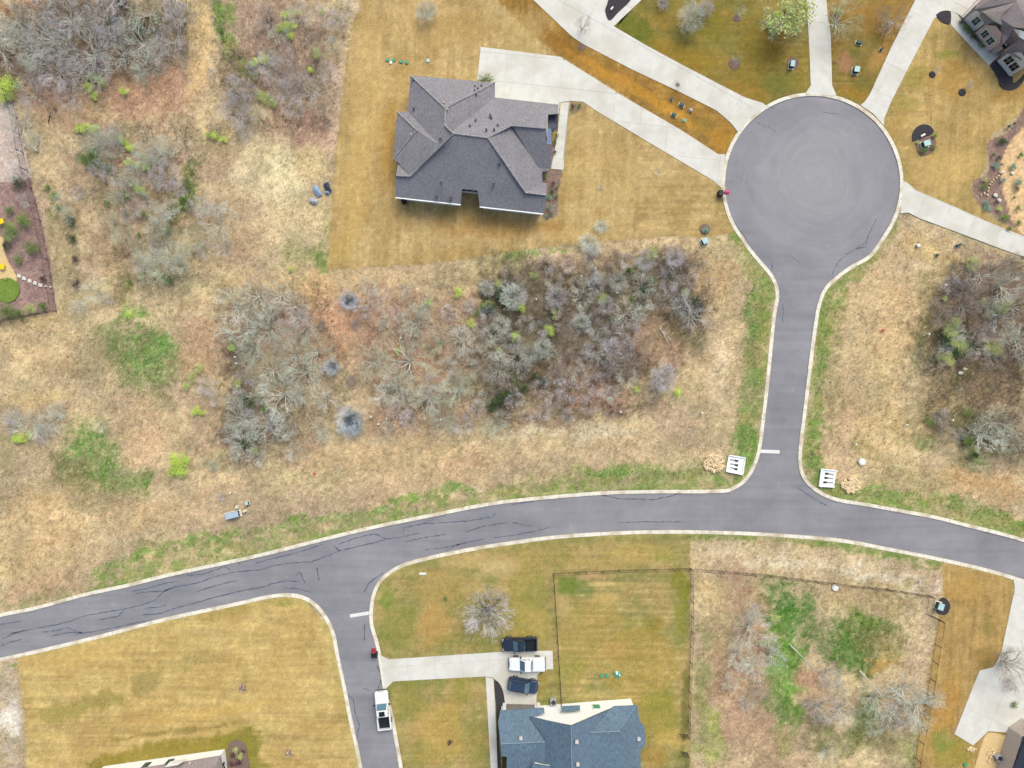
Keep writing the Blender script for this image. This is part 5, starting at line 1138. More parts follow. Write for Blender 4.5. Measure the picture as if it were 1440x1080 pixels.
def bush(px, py, rpx, mat='leafgreen', label=None, group='leafy shrubs', h=None, name='shrub', dome=False, big=None, hd='leafy shrub', cat='shrub'):
    R0 = rpx*S; hh = h if h else max(.5, R0*1.1); c = P(px, py, hh*.6)
    r = bpy.data.objects.new(name, None); COL.objects.link(r); r.location = (c.x, c.y, 0); r.rotation_euler = (0, 0, rnd.uniform(0, 6.28)); r.empty_display_size = .3
    o = bpy.data.objects.new('leaves', leafm(mat, rnd.randrange(4), (rpx >= 9) if big is None else big)); COL.objects.link(o); o.parent = r
    o.scale = (R0, R0, hh*.5); o.location = (0, 0, hh*.5)
    mb = MB(); 
    for k in range(4): mb.tube((0, 0, -.05), (rnd.uniform(-.4, .4)*R0, rnd.uniform(-.4, .4)*R0, hh*.6), .04, .015, 4)
    mb.build('stem', M['bark'], r)
    if label: tag(r, label, cat, group)
    else: name_it(r, f"{'small' if rpx < 7 else 'round' if rpx < 14 else 'big'} {hd}", px, py, cat, group)
    return r

# top left woods
g1 = 'bare trees of the top left wood'
for p in [(60, 45, 35), (112, 62, 44), (28, 60, 30), (85, 15, 30), (140, 18, 30), (165, 72, 28), (190, 50, 30), (200, 12, 28), (235, 50, 26), (205, 88, 24), (12, 20, 26), (122, 98, 30), (70, 92, 28), (50, 12, 24), (60, -30, 40), (150, -30, 40), (230, -20, 34), (-20, 60, 40), (120, -60, 40)]:
    tree(*p, kind='oak', mat=rnd.choice(['twigpale', 'twigpale', 'twigolive', 'twiglilac']), group=g1)
for p in [(255, 72, 20), (40, 128, 22), (92, 130, 22), (150, 40, 24), (180, 34, 20), (100, 84, 24), (246, 18, 22), (30, 95, 22), (55, 110, 20), (195, 100, 16), (120, 30, 24), (45, 80, 24), (222, 70, 18), (140, 90, 18), (5, 45, 24), (80, 60, 26)]:
    tree(*p, mat=rnd.choice(['twigpale', 'twiglilac', 'twigbrown']), group=g1)
tree(20, 165, 26, 'oak', 'twigpale', group=g1); tree(45, 195, 16, 'oak', 'twigpale', group=g1); tree(70, 150, 14, 'oak', 'twigbrown', label='thin dark bare tree standing alone above the dirt, right of the garden fence top', group=g1, trunkmat='tanbark')
g2 = 'bare trees of the left scrub'
for p in [(130, 198, 24), (152, 190, 18), (165, 184, 16), (206, 210, 24), (232, 205, 18), (184, 244, 18), (236, 246, 20), (246, 264, 16), (216, 250, 16), (150, 240, 14), (134, 236, 14), (165, 255, 14), (226, 300, 20), (214, 318, 16), (170, 326, 20), (190, 345, 16), (180, 300, 16), (240, 360, 20), (225, 376, 24), (206, 380, 18), (270, 340, 18), (255, 352, 16), (130, 410, 20), (85, 285, 16), (95, 300, 12), (20, 240, 18), (30, 280, 12), (160, 275, 14), (200, 280, 14), (282, 290, 18), (190, 225, 14), (222, 225, 14), (155, 310, 14), (195, 370, 14), (215, 345, 12), (108, 270, 12), (238, 325, 12), (285, 350, 14)]:
    tree(*p, mat=rnd.choice(['twigpale', 'twiglilac', 'twiglilac', 'twigolive']), group=g2)
tree(300, 312, 30, 'oak', 'twigpale', group=g2); tree(312, 345, 16, 'oak', 'twiglilac', group=g2); tree(298, 285, 20, 'oak', 'twigpale', group=g2)
for p in [(140, 195, 20, 'oak'), (225, 215, 22, 'oak'), (180, 262, 16, 'fuzz'), (205, 225, 16, 'oak'), (240, 290, 16, 'fuzz'), (225, 340, 16, 'oak'), (250, 372, 18, 'oak'), (210, 362, 16, 'fuzz'), (160, 210, 14, 'fuzz')]:
    tree(p[0], p[1], p[2], p[3], rnd.choice(['twigpale', 'twigolive']), group=g2)
for p in [(125, 228, 10), (140, 232, 9), (152, 238, 7), (262, 262, 8), (258, 278, 8), (265, 290, 7), (150, 285, 6), (175, 300, 6), (235, 322, 6), (180, 280, 5), (75, 275, 7), (82, 290, 6), (66, 262, 6), (200, 300, 6), (195, 330, 5)]:
    bush(*p, mat='leafgreen', group='dull green shrubs', hd='dull green shrub')
g3 = 'bare trees between the sandy track and the gold lawn'
for p in [(330, 122, 20), (330, 152, 24), (338, 166, 18), (298, 104, 10), (385, 100, 22), (375, 80, 18), (410, 95, 20), (430, 126, 24), (398, 128, 20), (440, 60, 18), (455, 20, 18), (420, 20, 20), (490, 10, 14), (412, 152, 16), (345, 186, 14), (318, 138, 14), (352, 128, 12), (360, 160, 14), (300, 176, 12), (470, 60, 14), (460, 100, 16), (370, 20, 20), (390, 45, 16), (450, 150, 16), (400, 75, 14), (475, 30, 14), (358, 95, 14)]:
    tree(*p, mat=rnd.choice(['twiglilac', 'twigpale', 'twiglilac', 'twigbrown']), group=g3)
tree(375, 24, 20, 'oak', 'twigbrown', group=g3, trunkmat='tanbark')
g4 = 'bare trees at the lower left'
for p in [(15, 585, 15), (40, 598, 20), (70, 592, 22), (60, 612, 14), (14, 600, 12), (80, 580, 14), (140, 600, 9), (290, 544, 16), (300, 562, 10), (110, 430, 14), (150, 420, 10), (310, 700, 8), (300, 655, 9)]:
    tree(*p, mat=rnd.choice(['twiglilac', 'twigpale']), group=g4)
# centre lot
g5 = 'bare trees of the middle lot'
for p in [(326, 430, 30), (338, 462, 32), (356, 413, 26), (388, 413, 25), (408, 427, 25), (372, 462, 27), (410, 498, 33), (442, 494, 28), (376, 520, 27), (426, 524, 28), (392, 556, 33), (336, 592, 26), (370, 600, 28), (320, 470, 20), (455, 562, 22), (425, 460, 22), (350, 490, 24), (582, 452, 26), (600, 560, 26), (640, 545, 26), (620, 590, 22), (650, 480, 24), (540, 555, 24)]:
    tree(*p, kind='oak', mat=rnd.choice(['twigpale', 'twigpale', 'twigolive']), group=g5)
for p in [(420, 446, 18), (395, 480, 18), (350, 490, 20), (330, 558, 18), (352, 586, 16), (420, 556, 18), (385, 594, 16), (404, 604, 16), (360, 640, 16), (412, 634, 16), (338, 625, 18), (345, 530, 16), (365, 555, 16), (322, 610, 14), (380, 440, 16), (350, 445, 16), (345, 605, 16), (330, 640, 12), (450, 600, 12), (455, 615, 10), (400, 460, 14), (530, 418, 16), (520, 400, 14), (584, 448, 22), (620, 470, 16), (605, 490, 16), (540, 450, 14), (515, 440, 12), (560, 440, 12), (630, 440, 14), (640, 500, 16), (655, 470, 14), (625, 555, 18), (640, 540, 18), (655, 545, 16), (605, 540, 20), (560, 578, 18), (575, 590, 14), (650, 598, 16), (632, 590, 14), (690, 600, 16), (705, 590, 14), (610, 575, 12), (585, 560, 14), (545, 600, 10), (670, 575, 14), (630, 515, 14), (670, 520, 14), (600, 420, 12), (570, 410, 10), (680, 560, 12), (660, 430, 12)]:
    tree(*p, mat=rnd.choice(['twigpale', 'twiglilac', 'twigpale', 'twigolive']), group=g5)
tree(572, 508, 46, 'oak', 'twigolive', label='sprawling lichen grey bare tree, widest crown in the middle lot', group=g5, hr=.9); tree(520, 508, 28, 'oak', 'twigolive', group=g5); tree(556, 545, 30, 'oak', 'twigpale', group=g5)
tree(490, 590, 21, 'whip', 'twigblue', label='blue grey twiggy shrub, largest and bluest in the middle lot', group='blue grey twiggy shrubs', trunkmat='twigblue', hr=.8, leaves='bluedark')
tree(497, 600, 15, 'whip', 'twigblue', label='bluish twig clump joined to the lower right side of the largest blue grey shrub', group='blue grey twiggy shrubs', trunkmat='twigblue', hr=.7, leaves='bluedark')
tree(466, 516, 13, 'whip', 'twigblue', label='small round blue grey twiggy shrub, middle one of three', group='blue grey twiggy shrubs', trunkmat='twigblue', hr=.7, leaves='bluedark')
tree(490, 422, 15, 'whip', 'twigblue', label='small blue grey twiggy shrub, uppermost one of three, near the gold lawn', group='blue grey twiggy shrubs', trunkmat='tanbark', hr=.7, leaves='bluedark')
for p in [(452, 457, 7), (494, 535, 8), (500, 455, 8)]: tree(*p, 'whip', 'twigbrown', group=g5, hr=.7)
# dense thicket
g6 = 'bare trees of the dense thicket'
for p in [(722, 415, 20), (706, 456, 14), (784, 416, 18), (730, 402, 14), (790, 450, 18), (745, 500, 18), (765, 490, 16), (690, 490, 20), (686, 518, 18), (716, 536, 16), (661, 500, 14), (870, 395, 18), (850, 430, 16), (942, 395, 18), (956, 414, 18), (990, 430, 14), (962, 378, 16), (950, 360, 18), (910, 364, 16), (830, 385, 16), (890, 470, 16), (862, 470, 20), (840, 490, 20), (826, 505, 16), (800, 510, 18), (872, 510, 20), (882, 530, 16), (840, 540, 18), (802, 550, 18), (780, 560, 14), (765, 580, 12), (725, 560, 14), (770, 370, 14), (780, 396, 14), (820, 420, 16), (900, 500, 14), (1000, 400, 11), (985, 372, 11), (815, 455, 16), (835, 455, 16), (760, 460, 14), (740, 455, 14), (720, 480, 14), (900, 440, 16), (920, 420, 16), (880, 365, 14), (860, 360, 14), (830, 360, 12), (800, 372, 12), (745, 380, 14), (715, 385, 14), (690, 400, 14), (685, 440, 14), (925, 375, 14), (975, 395, 12), (850, 520, 16), (815, 530, 14), (780, 530, 16), (760, 545, 14), (860, 555, 14), (830, 570, 14), (900, 545, 12), (920, 560, 10), (895, 395, 14), (840, 400, 14), (810, 400, 12), (755, 425, 12), (800, 480, 14), (780, 505, 12), (700, 545, 12), (740, 585, 10), (800, 585, 12), (860, 580, 10), (675, 460, 12), (1005, 455, 8), (735, 520, 14), (880, 490, 14), (910, 475, 12)]:
    tree(*p, mat=rnd.choice(['twigpale', 'twiglilac', 'twiglilac', 'twigbrown', 'twigbrown']), group=g6, trunkmat='tanbark')
for p in [(905, 402, 20), (978, 446, 24), (880, 440, 22), (700, 520, 22), (690, 470, 18), (858, 500, 22), (960, 430, 18), (725, 500, 20)]:
    tree(*p, kind='oak', mat=rnd.choice(['twigpale', 'twiglilac']), group=g6, trunkmat='bark')
for p in [(720, 417, 19), (783, 418, 17), (706, 457, 13), (763, 488, 14), (744, 498, 14), (852, 428, 12), (818, 450, 12), (870, 395, 14), (685, 405, 12), (950, 362, 14), (905, 370, 10), (840, 390, 10)]:
    tree(*p, 'whip', rnd.choice(['twigpale', 'twiglilac']), group=g6, hr=1.0)
tree(935, 530, 20, 'whip', 'twiglilac', label='pale lilac twiggy shrub standing apart below the leafy clearing', group=g6, hr=.8)
for p in [(827, 340, 14), (835, 350, 10), (845, 318, 10)]: tree(*p, 'whip', 'twigpale', group=g6, hr=.7)
# east woodland
g7 = 'bare trees of the right hand wood'
for p in [(1396, 384, 30), (1422, 400, 26), (1372, 390, 20), (1410, 450, 20), (1378, 488, 20), (1404, 596, 26), (1430, 600, 26), (1392, 612, 26), (1420, 622, 20), (1440, 430, 26), (1360, 430, 20), (1450, 480, 30), (1470, 400, 30), (1470, 620, 30)]:
    tree(*p, kind='oak', mat=rnd.choice(['twigpale', 'twigolive', 'twigbrown', 'twigpale']), group=g7)
for p in [(1340, 400, 14), (1326, 446, 16), (1374, 425, 16), (1350, 468, 14), (1380, 465, 16), (1330, 490, 12), (1328, 588, 14), (1332, 606, 13), (1325, 505, 12), (1400, 500, 18), (1345, 445, 14), (1395, 430, 16), (1420, 470, 18), (1440, 500, 18), (1360, 405, 14), (1345, 380, 12), (1390, 470, 14), (1318, 425, 10), (1365, 500, 12), (1425, 365, 16), (1350, 610, 10)]:
    tree(*p, mat=rnd.choice(['twigbrown', 'twiglilac', 'twigpale', 'twigbrown']), group=g7)
# fenced field bottom right
g8 = 'bare trees in the fenced scrub field'
for p in [(1062, 888, 32), (1042, 925, 22), (1062, 940, 22), (1090, 928, 20), (1168, 952, 22), (1160, 1002, 24), (1192, 1005, 22), (1240, 990, 30), (1302, 1000, 30), (1262, 1012, 24), (1280, 975, 26)]:
    tree(*p, kind='oak', mat=rnd.choice(['twigpale', 'twiglilac']), group=g8)
for p in [(1028, 960, 14), (1070, 975, 14), (1050, 990, 12), (1165, 1060, 14), (1185, 970, 14), (1140, 990, 12), (1230, 1025, 14), (1060, 860, 14), (1085, 905, 14), (1040, 895, 14), (1320, 985, 14)]:
    tree(*p, mat=rnd.choice(['twigpale', 'twiglilac', 'twigbrown']), group=g8)
def log(x0, y0, x1, y1, h0, h1, r0, label, mat='bark'):
    a_, b3 = P(x0, y0, h0), P(x1, y1, h1); mb = MB(); n = 5
    for i in range(n):
        t0, t1 = i/n, (i+1)/n; mb.tube(a_.lerp(b3, t0)+Vector((0, 0, .0)), a_.lerp(b3, t1), r0*(1-.6*t0), r0*(1-.6*t1), 6)
    for k in range(6):
        t = rnd.uniform(.4, 1); q = a_.lerp(b3, t); dd = (b3-a_).normalized()+Vector((rnd.uniform(-.8, .8), rnd.uniform(-.8, .8), rnd.uniform(0, .3))); mb.tube(q, q+dd*rnd.uniform(.6, 1.4), r0*.3, .015, 4)
    o = mb.build('fallen_trunk', M[mat]); tag(o, label, 'log'); return o
log(1111, 907, 1150, 945, .2, 2.2, .13, 'thin leaning grey trunk crossing the vivid green grass strip', 'bark')
log(1209, 943, 1245, 985, .3, 2.8, .15, 'pale forked leaning trunk right of the green patch in the fenced field', 'palebark' if 'palebark' in M else 'bark')
log(1252, 967, 1290, 1000, .3, 2.5, .13, 'second leaning trunk, under the lower right bare tree crown', 'bark')
log(608, 455, 600, 430, .2, 2.6, .09, 'pale thin leaning trunk under a lone lime green sapling', 'palestone')
log(928, 462, 934, 470, .1, .2, .09, 'short pale log lying in the leafy clearing', 'palestone')
log(962, 418, 970, 436, .6, 1.6, .09, 'pale dead trunk leaning at the right end of the thicket', 'palestone')
log(958, 431, 946, 434, .8, 1.0, .07, 'pale broken branch left of the leaning dead trunk', 'palestone')
log(68, 172, 71, 158, .1, 1.6, .1, 'dark snag with a fork on bare dirt, right of the garden fence top', 'tanbark')
log(52, 212, 34, 200, .3, 1.2, .17, 'broken grey log lying across the garden fence', 'bark')
# lawn trees
tree(686, 866, 36, 'oak', 'twiglilac', label='large pale grey bare tree on the lawn above the side driveway', group='bare lawn trees', hr=1.15, trunkmat='tanbark')
tree(678, 878, 26, 'fuzz', 'twiglilac', label='pale lower left crown of the lawn tree pair above the side driveway', group='bare lawn trees')
tree(700, 848, 20, 'fuzz', 'twiglilac', label='darker dense upper right crown of the lawn tree pair above the side driveway', group='bare lawn trees', trunkmat='tanbark')
tree(598, 14, 15, 'whip', 'twigpale', label='small pale bare tree on the gold lawn at the top edge', group='bare lawn trees')
tree(820, 32, 12, 'fuzz', 'twigbrown', label='thin dark young tree beside the long driveway, over the concrete', group='bare lawn trees', hr=1.9, trunkmat='tanbark')
tree(953, 118, 6, 'fuzz', 'twiglilac', label='tiny bare tree at the lower edge of the long driveway', group='bare lawn trees')
tree(974, 20, 20, 'whip', 'twigpale', label='pale bushy bare tree on the green lawn between two driveways', group='bare lawn trees')
tree(992, 10, 12, 'whip', 'twiglilac', group='bare lawn trees'); tree(933, 3, 9, 'whip', 'twiglilac', group='bare lawn trees')
tree(1042, 15, 9, 'fuzz', 'twigolive', label='small bare sapling with green mulch ring near the top edge', group='bare lawn trees')
tree(1037, 82, 8, 'fuzz', 'twigolive', label='small bare sapling above left of the turning circle', group='bare lawn trees')
tree(1108, 18, 38, 'oak', 'twigolive', label='big leafing tree overhanging the left side of the straight top driveway', group='leafing trees at the top', leaves='olive')
tree(1185, 22, 34, 'oak', 'twigolive', label='olive grey bare tree overhanging the right side of the straight top driveway', group='leafing trees at the top')
tree(1262, 20, 24, 'oak', 'twigbrown', label='thin bare tree beside the driveway of the taupe roof house', group='bare lawn trees')
tree(1246, 40, 12, 'fuzz', 'twigbrown', group='bare lawn trees')
tree(1320, 97, 6, 'fuzz', 'twigpale', label='tiny grey sapling in the upper mulch ring', group='saplings in mulch rings', hr=1.3)
tree(1366, 118, 7, 'fuzz', 'twigpale', label='tiny grey sapling in the lower mulch ring', group='saplings in mulch rings', hr=1.3)
tree(1436, 945, 34, 'oak', 'twigbrown', label='tall bare tree leaning over the bottom right driveway', group='bare lawn trees', hr=1.3, trunkmat='bark')
tree(1424, 925, 16, 'oak', 'twigbrown', group='bare lawn trees', hr=1.3); tree(1427, 962, 14, 'oak', 'twigbrown', group='bare lawn trees')
tree(845, 262, 6, 'fuzz', 'twiglilac', label='small round twiggy shrub, left one on the gold front lawn', group='twiggy shrubs on lawns', hr=.7)
tree(926, 241, 6, 'fuzz', 'twigpale', label='small round twiggy shrub, right one on the gold front lawn', group='twiggy shrubs on lawns', hr=.7)

# spring green shrubs
for i, p in enumerate([(905, 404, 9), (912, 410, 7), (975, 425, 11), (984, 430, 9), (702, 415, 11), (710, 424, 9), (765, 535, 9), (752, 530, 8), (705, 560, 11), (695, 568, 10), (720, 548, 10), (738, 548, 8), (728, 505, 7), (885, 378, 7), (848, 505, 7), (345, 560, 10), (352, 570, 9), (346, 624, 9), (360, 612, 8), (1330, 480, 10), (1346, 496, 9), (1365, 482, 8), (1405, 505, 7), (160, 28, 10), (150, 35, 8), (195, 38, 9), (168, 8, 9), (690, 432, 9), (1372, 640, 7), (330, 130, 7)]):
    bush(*p, mat='darkleaf', group='dark evergreen shrubs under the bare trees', hd='dark evergreen shrub', h=1.6)
gg = 'lime green leafing shrubs'
for p in [(12, 118, 19), (6, 135, 14), (128, 108, 9), (140, 112, 10), (124, 122, 9), (133, 134, 7), (173, 128, 8), (120, 180, 9), (110, 182, 8), (132, 181, 8), (176, 200, 7), (182, 206, 8), (168, 195, 7), (180, 228, 7), (192, 233, 7), (205, 236, 8), (195, 265, 9), (202, 270, 7), (188, 260, 6), (303, 190, 8), (294, 188, 7), (313, 195, 7), (403, 20, 8), (400, 36, 10), (408, 48, 8), (412, 36, 6), (392, 40, 7), (450, 16, 6), (418, 18, 6), (370, 82, 9), (358, 88, 8), (445, 74, 9), (437, 97, 6), (275, 578, 9), (283, 580, 6), (250, 655, 14), (241, 662, 11), (259, 646, 11), (245, 645, 10), (256, 664, 10), (30, 617, 10), (40, 612, 8), (22, 616, 8), (778, 438, 7), (781, 446, 5), (773, 463, 10), (723, 473, 8), (810, 452, 8), (735, 432, 8), (850, 420, 10), (955, 552, 8), (895, 547, 6), (740, 503, 6), (602, 424, 7), (645, 410, 9), (662, 455, 8), (560, 493, 6), (410, 378, 5), (325, 488, 8), (330, 603, 5), (1094, 22, 9), (1084, 34, 8), (1110, 8, 9), (1090, 42, 7), (183, 442, 8), (426, 486, 0)]:
    if p[2]: bush(*p, mat='lime', group=gg, hd='lime green shrub')
for p in [(270, 530, 9), (262, 542, 8), (280, 518, 8), (375, 140, 12), (366, 134, 8), (384, 146, 7), (333, 540, 8), (357, 634, 8), (688, 430, 9), (700, 398, 8), (690, 405, 7), (857, 495, 0), (1340, 455, 13), (1345, 478, 15), (1338, 466, 12), (1352, 488, 13), (1335, 505, 11), (1322, 500, 9), (1396, 488, 13), (1404, 494, 10), (1415, 430, 13), (1406, 436, 10), (1370, 370, 12), (1362, 374, 7), (1328, 420, 6), (1384, 425, 6), (965, 412, 7), (920, 355, 9), (912, 362, 7), (885, 380, 7), (750, 385, 8), (770, 390, 0), (1120, 40, 8), (1180, 15, 8), (700, 492, 6), (245, 640, 0), (1300, 1010, 0), (1090, 870, 8), (1075, 905, 8)]:
    if p[2]: bush(*p, mat='olive', group='olive green leafing shrubs', hd='yellow green shrub')
for p in [(118, 222, 9), (132, 226, 9), (128, 216, 7), (262, 255, 6), (258, 285, 7), (270, 240, 5), (255, 292, 6), (182, 395, 5), (310, 40, 6), (314, 55, 5), (1310, 595, 7), (1302, 590, 5), (1364, 620, 10), (1358, 615, 8), (1370, 640, 9), (1362, 580, 8), (680, 430, 8), (672, 440, 7), (725, 425, 7), (890, 420, 6), (345, 622, 8), (350, 610, 7), (362, 560, 8), (370, 575, 8), (338, 560, 7), (420, 590, 0), (240, 395, 7), (230, 390, 6), (1450, 460, 9), (620, 480, 5), (805, 475, 0), (725, 535, 8), (712, 552, 9), (700, 565, 8), (690, 575, 6), (735, 545, 6), (860, 450, 6), (1330, 470, 8), (1356, 470, 7), (945, 385, 7), (920, 395, 7), (970, 430, 7)]:
    if p[2]: bush(*p, mat='leafgreen', group='dull green shrubs', hd='dull green shrub')
# evergreens
for p in [(98, 312, 10, 'round dark green evergreen, upper one beside the garden fence'), (100, 335, 10, 'round dark green evergreen, lower one beside the garden fence'), (24, 257, 12, 'dark green conifer in the top part of the mulched garden')]:
    bush(p[0], p[1], p[2], 'darkleaf', label=p[3], group='round evergreens by the garden fence', name='evergreen_shrub')
for p in [(104, 364, 7, 'round purple brown shrub below the evergreens outside the garden fence'), (106, 398, 8, 'round purple brown shrub, lowest outside the garden fence'), (60, 392, 6, 'round dark brown shrub inside the garden corner above the stepping stones')]:
    bush(p[0], p[1], p[2], 'purpleleaf', label=p[3], group='purple brown shrubs near the garden')
bush(489, 424, 3, 'lime', group=gg)
for i, p in enumerate([(32, 307, 14, 'leafgreen', 'round olive green shrub, right of the upper yellow seat'), (14, 325, 16, 'leafgreen', 'loose grey green shrub below the upper yellow seat'), (44, 348, 13, 'leafgreen', 'round green shrub in the middle of the mulched garden'), (9, 345, 8, 'darkleaf', 'small dark shrub beside the sandy path'), (25, 364, 9, 'leafgreen', 'small green shrub right of the sandy path'), (12, 296, 9, 'leafgreen', 'small shrub above the olive green one in the garden'), (42, 434, 10, 'olive', 'yellow green shrub in the garden bottom border, second from right'), (60, 430, 9, 'leafgreen', 'green shrub at the right end of the garden bottom border'), (26, 440, 10, 'leafgreen', 'green shrub in the garden bottom border, third from right'), (8, 440, 16, 'leafgreen', 'big loose green shrub at the left end of the garden bottom border'), (8, 392, 3, 'olive', 'tiny plant below the lower yellow seat')]):
    bush(p[0], p[1], p[2], p[3], label=p[4], group='shrubs of the mulched garden')
bush(682, 110, 13, 'leafgreen', label='round green shrub in the corner of driveway and grey roof', group='foundation shrubs', h=1.6, big=True)
for k, (x, y, r_, m_) in enumerate([(783, 190, 3.5, 'leafgreen'), (781, 200, 4, 'leafgreen'), (784, 178, 3, 'olive'), (781, 214, 3.5, 'redleaf2'), (768, 248, 4.5, 'leafgreen'), (776, 268, 5, 'darkleaf'), (772, 278, 6, 'tealleaf'), (782, 276, 4.5, 'leafgreen'), (772, 292, 5.5, 'tealleaf'), (774, 300, 4, 'leafgreen'), (769, 304, 4, 'tealleaf'), (779, 258, 4, 'purpleleaf'), (784, 262, 3, 'leafgreen'), (806, 148, 5, 'purpleleaf'), (814, 148, 4, 'leafgreen')]):
    bush(x, y, r_, m_ if m_ in M else 'purpleleaf', group='plants in the bed along the grey roof house', hd='bed plant', h=.7)
for k_, (x, y, r_) in enumerate([(1352, 30, 5), (1358, 37, 6), (1363, 44, 6), (1369, 50, 6.5), (1375, 54, 6), (1380, 60, 7), (1386, 63, 6.5), (1391, 64, 5)]):
    bush(x, y, r_, 'leafgreen' if rnd.random() > .4 else 'darkleaf', label=('first', 'second', 'third', 'fourth', 'fifth', 'sixth', 'seventh', 'last')[k_]+' dark hedge shrub under the brick gables, counted from the garage corner', group='hedge shrubs under the brick gables', hd='dark hedge shrub')
for (x, y, r_, m_, l) in [(1302, 186, 4, 'purpleleaf', 'low brown plant in the black mulch bed'), (1314, 190, 5, 'leafgreen', 'round green shrub right of the black mulch bed'), (1299, 210, 7, 'leafgreen', 'round green shrub below the teal box in the mulch bed'), (1313, 208, 5, 'leafgreen', 'green shrub right below the teal box in the mulch bed'), (1290, 200, 4, 'olive', 'small pale shrub at the left side of the mulch bed')]:
    bush(x, y, r_, m_, label=l, group='shrubs round the mulch bed box')
for (x, y, r_, m_) in [(1410, 198, 9, 'darkleaf'), (1405, 222, 4, 'darkleaf'), (1397, 218, 3, 'darkleaf'), (1400, 233, 7, 'tealleaf'), (1409, 232, 4, 'tealleaf'), (1425, 235, 7, 'tealleaf'), (1411, 254, 5.5, 'tealleaf'), (1432, 256, 7.5, 'tealleaf'), (1430, 266, 5, 'darkleaf'), (1386, 262, 6.5, 'leafgreen'), (1387, 284, 5, 'tealleaf'), (1389, 293, 8, 'tealleaf'), (1406, 293, 5, 'lime'), (1413, 305, 8, 'leafgreen'), (1432, 293, 5, 'leafgreen'), (1434, 312, 6, 'leafgreen'), (1436, 218, 5, 'leafgreen'), (1427, 278, 3, 'leafgreen'), (1385, 252, 5, 'olive'), (1420, 178, 3, 'darkleaf'), (1426, 174, 3, 'darkleaf'), (1402, 283, 3, 'purpleleaf'), (1420, 320, 5, 'leafgreen')]:
    bush(x, y, r_, m_, group='plants of the sandy border at the right edge', hd={'tealleaf': 'blue green agave', 'darkleaf': 'dark green shrub', 'lime': 'lime green plant', 'olive': 'olive plant', 'leafgreen': 'green plant', 'purpleleaf': 'brown plant'}[m_], h=.6)
bush(442, 666, 3.2, 'redleaf', label='small red leafed plant in the straw below the middle lot', group='small red plants'); bush(1242, 464.5, 3.2, 'redleaf', label='small red plant in the straw right of the upper street', group='small red plants')
bush(1427, 991, 6, 'leafgreen', label='round green shrub at the edge of the bottom right pad', group='shrubs by the tan brick house')
bush(1449, 366, 6, 'darkleaf', group='dull green shrubs')
for (x, y, r_) in [(332, 1055, 6), (328, 1062, 6), (338, 1064, 6), (334, 1072, 7), (326, 1074, 5), (342, 1056, 4)]: bush(x, y, r_, 'olive' if rnd.random() > .4 else 'purpleleaf', group='shrubs in the round bed by the bottom left house', hd='bed shrub', h=.8)
bush(992, 322, 7, 'tealleaf', label='dark green spiky shrub above the teal utility box left of the turning circle', group='shrubs by utility boxes', h=.9)
bush(626, 843, 5, 'leafgreen', label='small round green shrub on the lawn above the side driveway', group='small lawn shrubs'); bush(632, 1044, 5, 'purpleleaf', label='small round brown shrub on the lawn left of the walkway', group='small lawn shrubs')

# ------------------------------------------------------------------ mulch beds, rings, boxes
def disc_thing(name, label, cat, px, py, r, z0, z1, mat, group=None, n=20, r1=None):
    c = P(px, py); mb = MB(); mb.disc((0, 0), r, z0, z1, n, r1); o = mb.build(name, M[mat]); o.location = (c.x, c.y, 0); tag(o, label, cat, group); return o
def bed(label, outline, mat, z=.10):
    c = P(*outline[0]); mb = MB(); p_ = w2(smooth_pl(outline+[outline[0]], 3)[:-1]); mb.prism([(x-c.x, y-c.y) for x, y in p_], -.1, z)
    o = mb.build('mulch_bed', M[mat]); o.location = (c.x, c.y, 0); tag(o, label, 'mulch bed'); return o
disc_thing('mulch_ring', 'upper dark mulch ring on the gold lawn below the taupe roof house', 'mulch ring', 1311, 105, .56, -.05, .09, 'blackmulch', 'dark mulch rings', r1=.4)
disc_thing('mulch_ring', 'lower dark mulch ring on the gold lawn below the taupe roof house', 'mulch ring', 1353, 130, .64, -.05, .09, 'blackmulch', 'dark mulch rings', r1=.46)
for x, y, l in ((341, 967, 'stony tree ring in the middle of the lower left lawn'), (406, 1059, 'stony tree ring in the lower right of the lower left lawn')):
    disc_thing('tree_ring', l, 'tree ring', x, y, .62, -.05, .06, 'brownmulch', 'stony tree rings', r1=.5)
    rocks(x, y, 6, 6, 26, l.replace('stony tree ring', 'pale stones of the ring'), 'stones of the tree rings', .07, .13); tree(x+1, y+2, 5, 'fuzz', 'twigbrown', group='saplings in tree rings')
for x, y, r_, l in ((1032, 90, .9, 'brown mulch ring with sapling, above left of the turning circle'), (1036, 26, .6, 'small brown mulch ring near the top edge'), (818, 66, .6, 'brown mulch ring at the foot of the young tree by the long driveway'), (953, 120, .4, 'tiny mulch patch by the long driveway edge'), (1115, 89, 1.0, 'brown mulch ring round the teal box left of the straight driveway'), (991, 322, .9, 'dark mulch ring above the teal box left of the turning circle')):
    disc_thing('mulch_ring', l, 'mulch ring', x, y, r_, -.05, .05, 'brownmulch', 'brown mulch rings', r1=r_*.8)
bed('half round black mulch bed with a teal utility box, right of the turning circle', [(1283, 199), (1283, 188), (1290, 178), (1300, 175), (1308, 178), (1313, 185), (1308, 190), (1299, 193), (1292, 197)], 'blackmulch')
bed('brown lower lobe of the mulch bed right of the turning circle', [(1288, 199), (1297, 194), (1309, 191), (1316, 199), (1312, 212), (1300, 219), (1291, 215)], 'brownmulch', .07)
bed('black mulch bed curling below the white gable in the top right corner', [(1392, 93), (1398, 85), (1406, 88), (1418, 107), (1424, 108), (1424, 117), (1433, 112), (1440, 104), (1440, 112), (1430, 124), (1418, 127), (1407, 122), (1402, 108)], 'blackmulch')
bed('small black mulch bed beside the driveway of the taupe roof house', [(1316, 21), (1324, 16), (1336, 17), (1335, 34), (1322, 29)], 'blackmulch')
